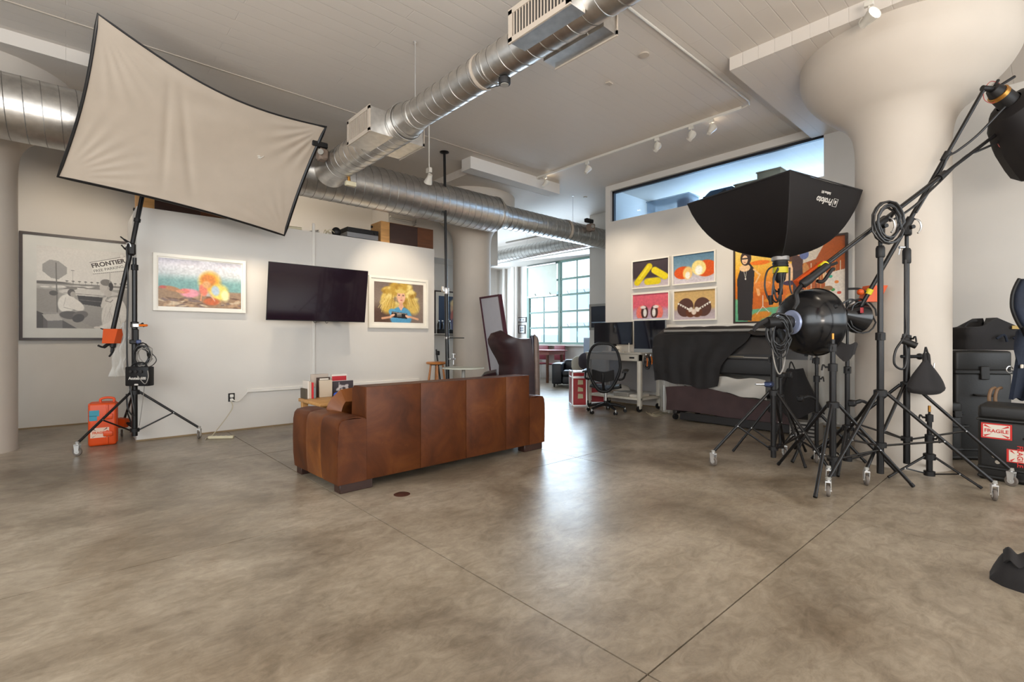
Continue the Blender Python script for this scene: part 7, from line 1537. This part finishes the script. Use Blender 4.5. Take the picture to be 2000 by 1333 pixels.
# ================================================================== FAR ROOM FURNITURE
q = FL(1085, 757); fs = thing('black_armchair_sofa', 'black leather lounge sofa in the far room beneath the window', 'sofa', (q.x, q.y, 0), TH - PI / 2 + math.radians(-12))
def fb(lo, hi, nm, bv=.04, m=BLKLEATHER): return MB().box(lo, hi, bv, 3).build(nm, m, fs, local=True)
fb((-.10, .0, .08), (.16, .85, .62), 'armrest'); fb((.16, .02, .08), (1.5, .85, .30), 'seat_base'); fb((.17, -.02, .28), (.82, .70, .44), 'seat_cushion', .06); fb((.83, -.02, .28), (1.48, .70, .44), 'seat_cushion', .06); fb((.16, .62, .3), (1.5, .88, .70), 'backrest', .06)
for (x, y) in ((-.04, .06), (1.4, .06), (-.04, .78), (1.4, .78)): MB().cyl((x, y, .0), (x, y, .09), .022, .028).build('foot', BLKPLASTIC, fs, local=True)
for (px, py, rt, m_, lb) in ((1136, 712, .5, PILLOWW, 'cream cushion on the black lounge sofa'), (1150, 706, -.3, mat('dark_grey_cushion', S(66, 60, 68), .8), 'dark grey cushion on the black lounge sofa')):
    c = PD(px, py, 12.55 if rt > 0 else 12.4); t = MB().ell((0, 0, 0), (.26, .08, .22), 20, 12, None); t.v = [c + CR * (v.x * 1.0 * (1 + .15 * abs(v.z) / .22)) + CF * v.y + UP * (v.z * (1 + .15 * abs(v.x) / .26)) for v in t.v]; tag(t.build('cushion', m_), lb, 'cushion')
ft = thing('conference_table', 'long red-brown table under the far window', 'table', (10.6, 10.9, 0)); 
MB().box((10.15, 9.6, .90), (10.9, 12.0, .935), .006).build('table_top', mat('redbrown_top', S(130, 66, 60), .3), ft)
MB().box((10.2, 9.7, .80), (10.85, 11.9, .90)).build('apron', mat('redbrown_side', S(150, 100, 88), .5), ft, smooth=False)
for (x, y) in ((10.2, 9.75), (10.8, 9.75), (10.2, 11.85), (10.8, 11.85)): MB().box((x - .03, y - .03, 0), (x + .03, y + .03, .8)).build('leg', WOODM, ft, smooth=False)
for k, y in enumerate((10.15, 10.75, 11.35)):
    t = thing('red_chair', ('maroon leather chair at the far table, nearest the lounge sofa', 'maroon leather chair at the middle of the far table', 'maroon leather chair at the far table, beside the wing chair')[k], 'chair', (9.75, y, 0), group='chairs along the far table')
    MB().box((9.55, y - .24, .44), (9.98, y + .24, .50), .02, 2).build('seat', MAROON, t); MB().box((9.52, y - .24, .56), (9.57, y + .24, .90), .02, 2).build('backrest', MAROON, t)
    for s in (-1, 1): MB().tube(bez([(9.54, y + .25 * s, .90), (9.56, y + .25 * s, .5), (9.60, y + .25 * s, .03), (9.95, y + .25 * s, .02), (9.97, y + .25 * s, .45)], 5), .012, 8).build('leg', CHROME, t)
for k, y in enumerate((10.3, 11.0, 11.6)):
    t = thing('red_chair', ('maroon chair back beyond the far table, right of three', 'maroon chair back beyond the far table, middle of three', 'maroon chair back beyond the far table, left of three')[k], 'chair', (11.15, y, 0), group='chairs beyond the far table')
    MB().box((10.98, y - .22, .46), (11.3, y + .22, .51), .02, 2).build('seat', MAROON, t); MB().box((11.3, y - .22, .60), (11.34, y + .22, 1.05), .02, 2).build('backrest', MAROON, t)
    for s in (-1, 1):
        for x in (11.0, 11.3): MB().cyl((x, y + .2 * s, 0), (x, y + .2 * s, .48), .011).build('leg', CHROME, t)
gc_ = thing('grey_cabinet', 'pale grey cabinet before the window at the pier', 'cabinet', (10.9, 8.6, 0)); MB().box((10.95, 8.45, 0), (11.4, 9.05, 1.30), .01).build('cabinet_body', mat('pale_blue_grey', S(150, 158, 170), .5), gc_); MB().box((10.935, 8.47, .1), (10.95, 9.03, 1.25)).build('door', mat('pale_blue_grey2', S(140, 150, 165), .5), gc_, smooth=False)
# ================================================================== LOFT CONTENTS
lz = 3.30
def bin_(y0, y1, x0, x1, z1, label, m, inner=None, cat='box', nm='storage_bin'):
    t = thing(nm, label, cat, ((x0 + x1) / 2, (y0 + y1) / 2, lz)); MB().box((x0, y0, lz), (x1, y1, z1), .015, 2).build('body', m, t); MB().box((x0 - .015, y0 - .015, z1 - .005), (x1 + .015, y1 + .015, z1 + .02), .008).build('lid', m, t)
    if inner: MB().box((x0 + .05, y0 + .08, lz + .01), (x1 - .05, y0 + .26, z1 - .05)).build('contents', inner, t, smooth=False)
    return t
def yat(px, X): return PX(px, 400, X).y
bin_(yat(1345, 8.6), yat(1263, 8.6), 8.6, 9.0, PX(1300, 388, 8.6).z, 'frosted storage bin on the loft behind the glass', BIN, mat('faded_red_pack', S(140, 96, 92), .7))
t = thing('dark_bag', 'dark grey bag on the loft behind the glass, left of the cartons', 'bag', (8.7, yat(1395, 8.6), lz)); y0, y1 = yat(1432, 8.6), yat(1362, 8.6)
zt = PX(1400, 372, 8.6).z; MB().grid(lambda u, v: (8.55 + .0 * v, y0 + (y1 - y0) * u, lz + (zt - lz) * v * (1 - .35 * max(0, u - .6) / .4)), 12, 6, -.35).build('bag_body', mat('grey_bag', S(70, 84, 96), .8), t, ang=80); MB().tube(bez([(8.54, y0 + .1, zt - .04), (8.5, (y0 + y1) / 2, zt - .14), (8.54, y1 - .15, zt - .1)], 5), .02, 8).build('strap', BLKPLASTIC, t)
bin_(yat(1482, 8.55), yat(1434, 8.55), 8.55, 9.0, PX(1460, 357, 8.55).z, 'cardboard carton on the loft, lower of two behind the softbox', CARD, nm='carton')
bin_(yat(1524, 8.6), yat(1478, 8.6), 8.6, 9.1, PX(1500, 334, 8.6).z, 'cardboard carton on the loft, taller of two behind the softbox', CARD, nm='carton')
# small dark edge of something at the right frame border
q = FL(2003, 1028); tag(MB().ell((q.x + .03, q.y - .03, .03), (.035, .035, .03)).build('stand_foot', BLKPLASTIC), 'round black foot just entering at the right edge of the floor', 'foot')
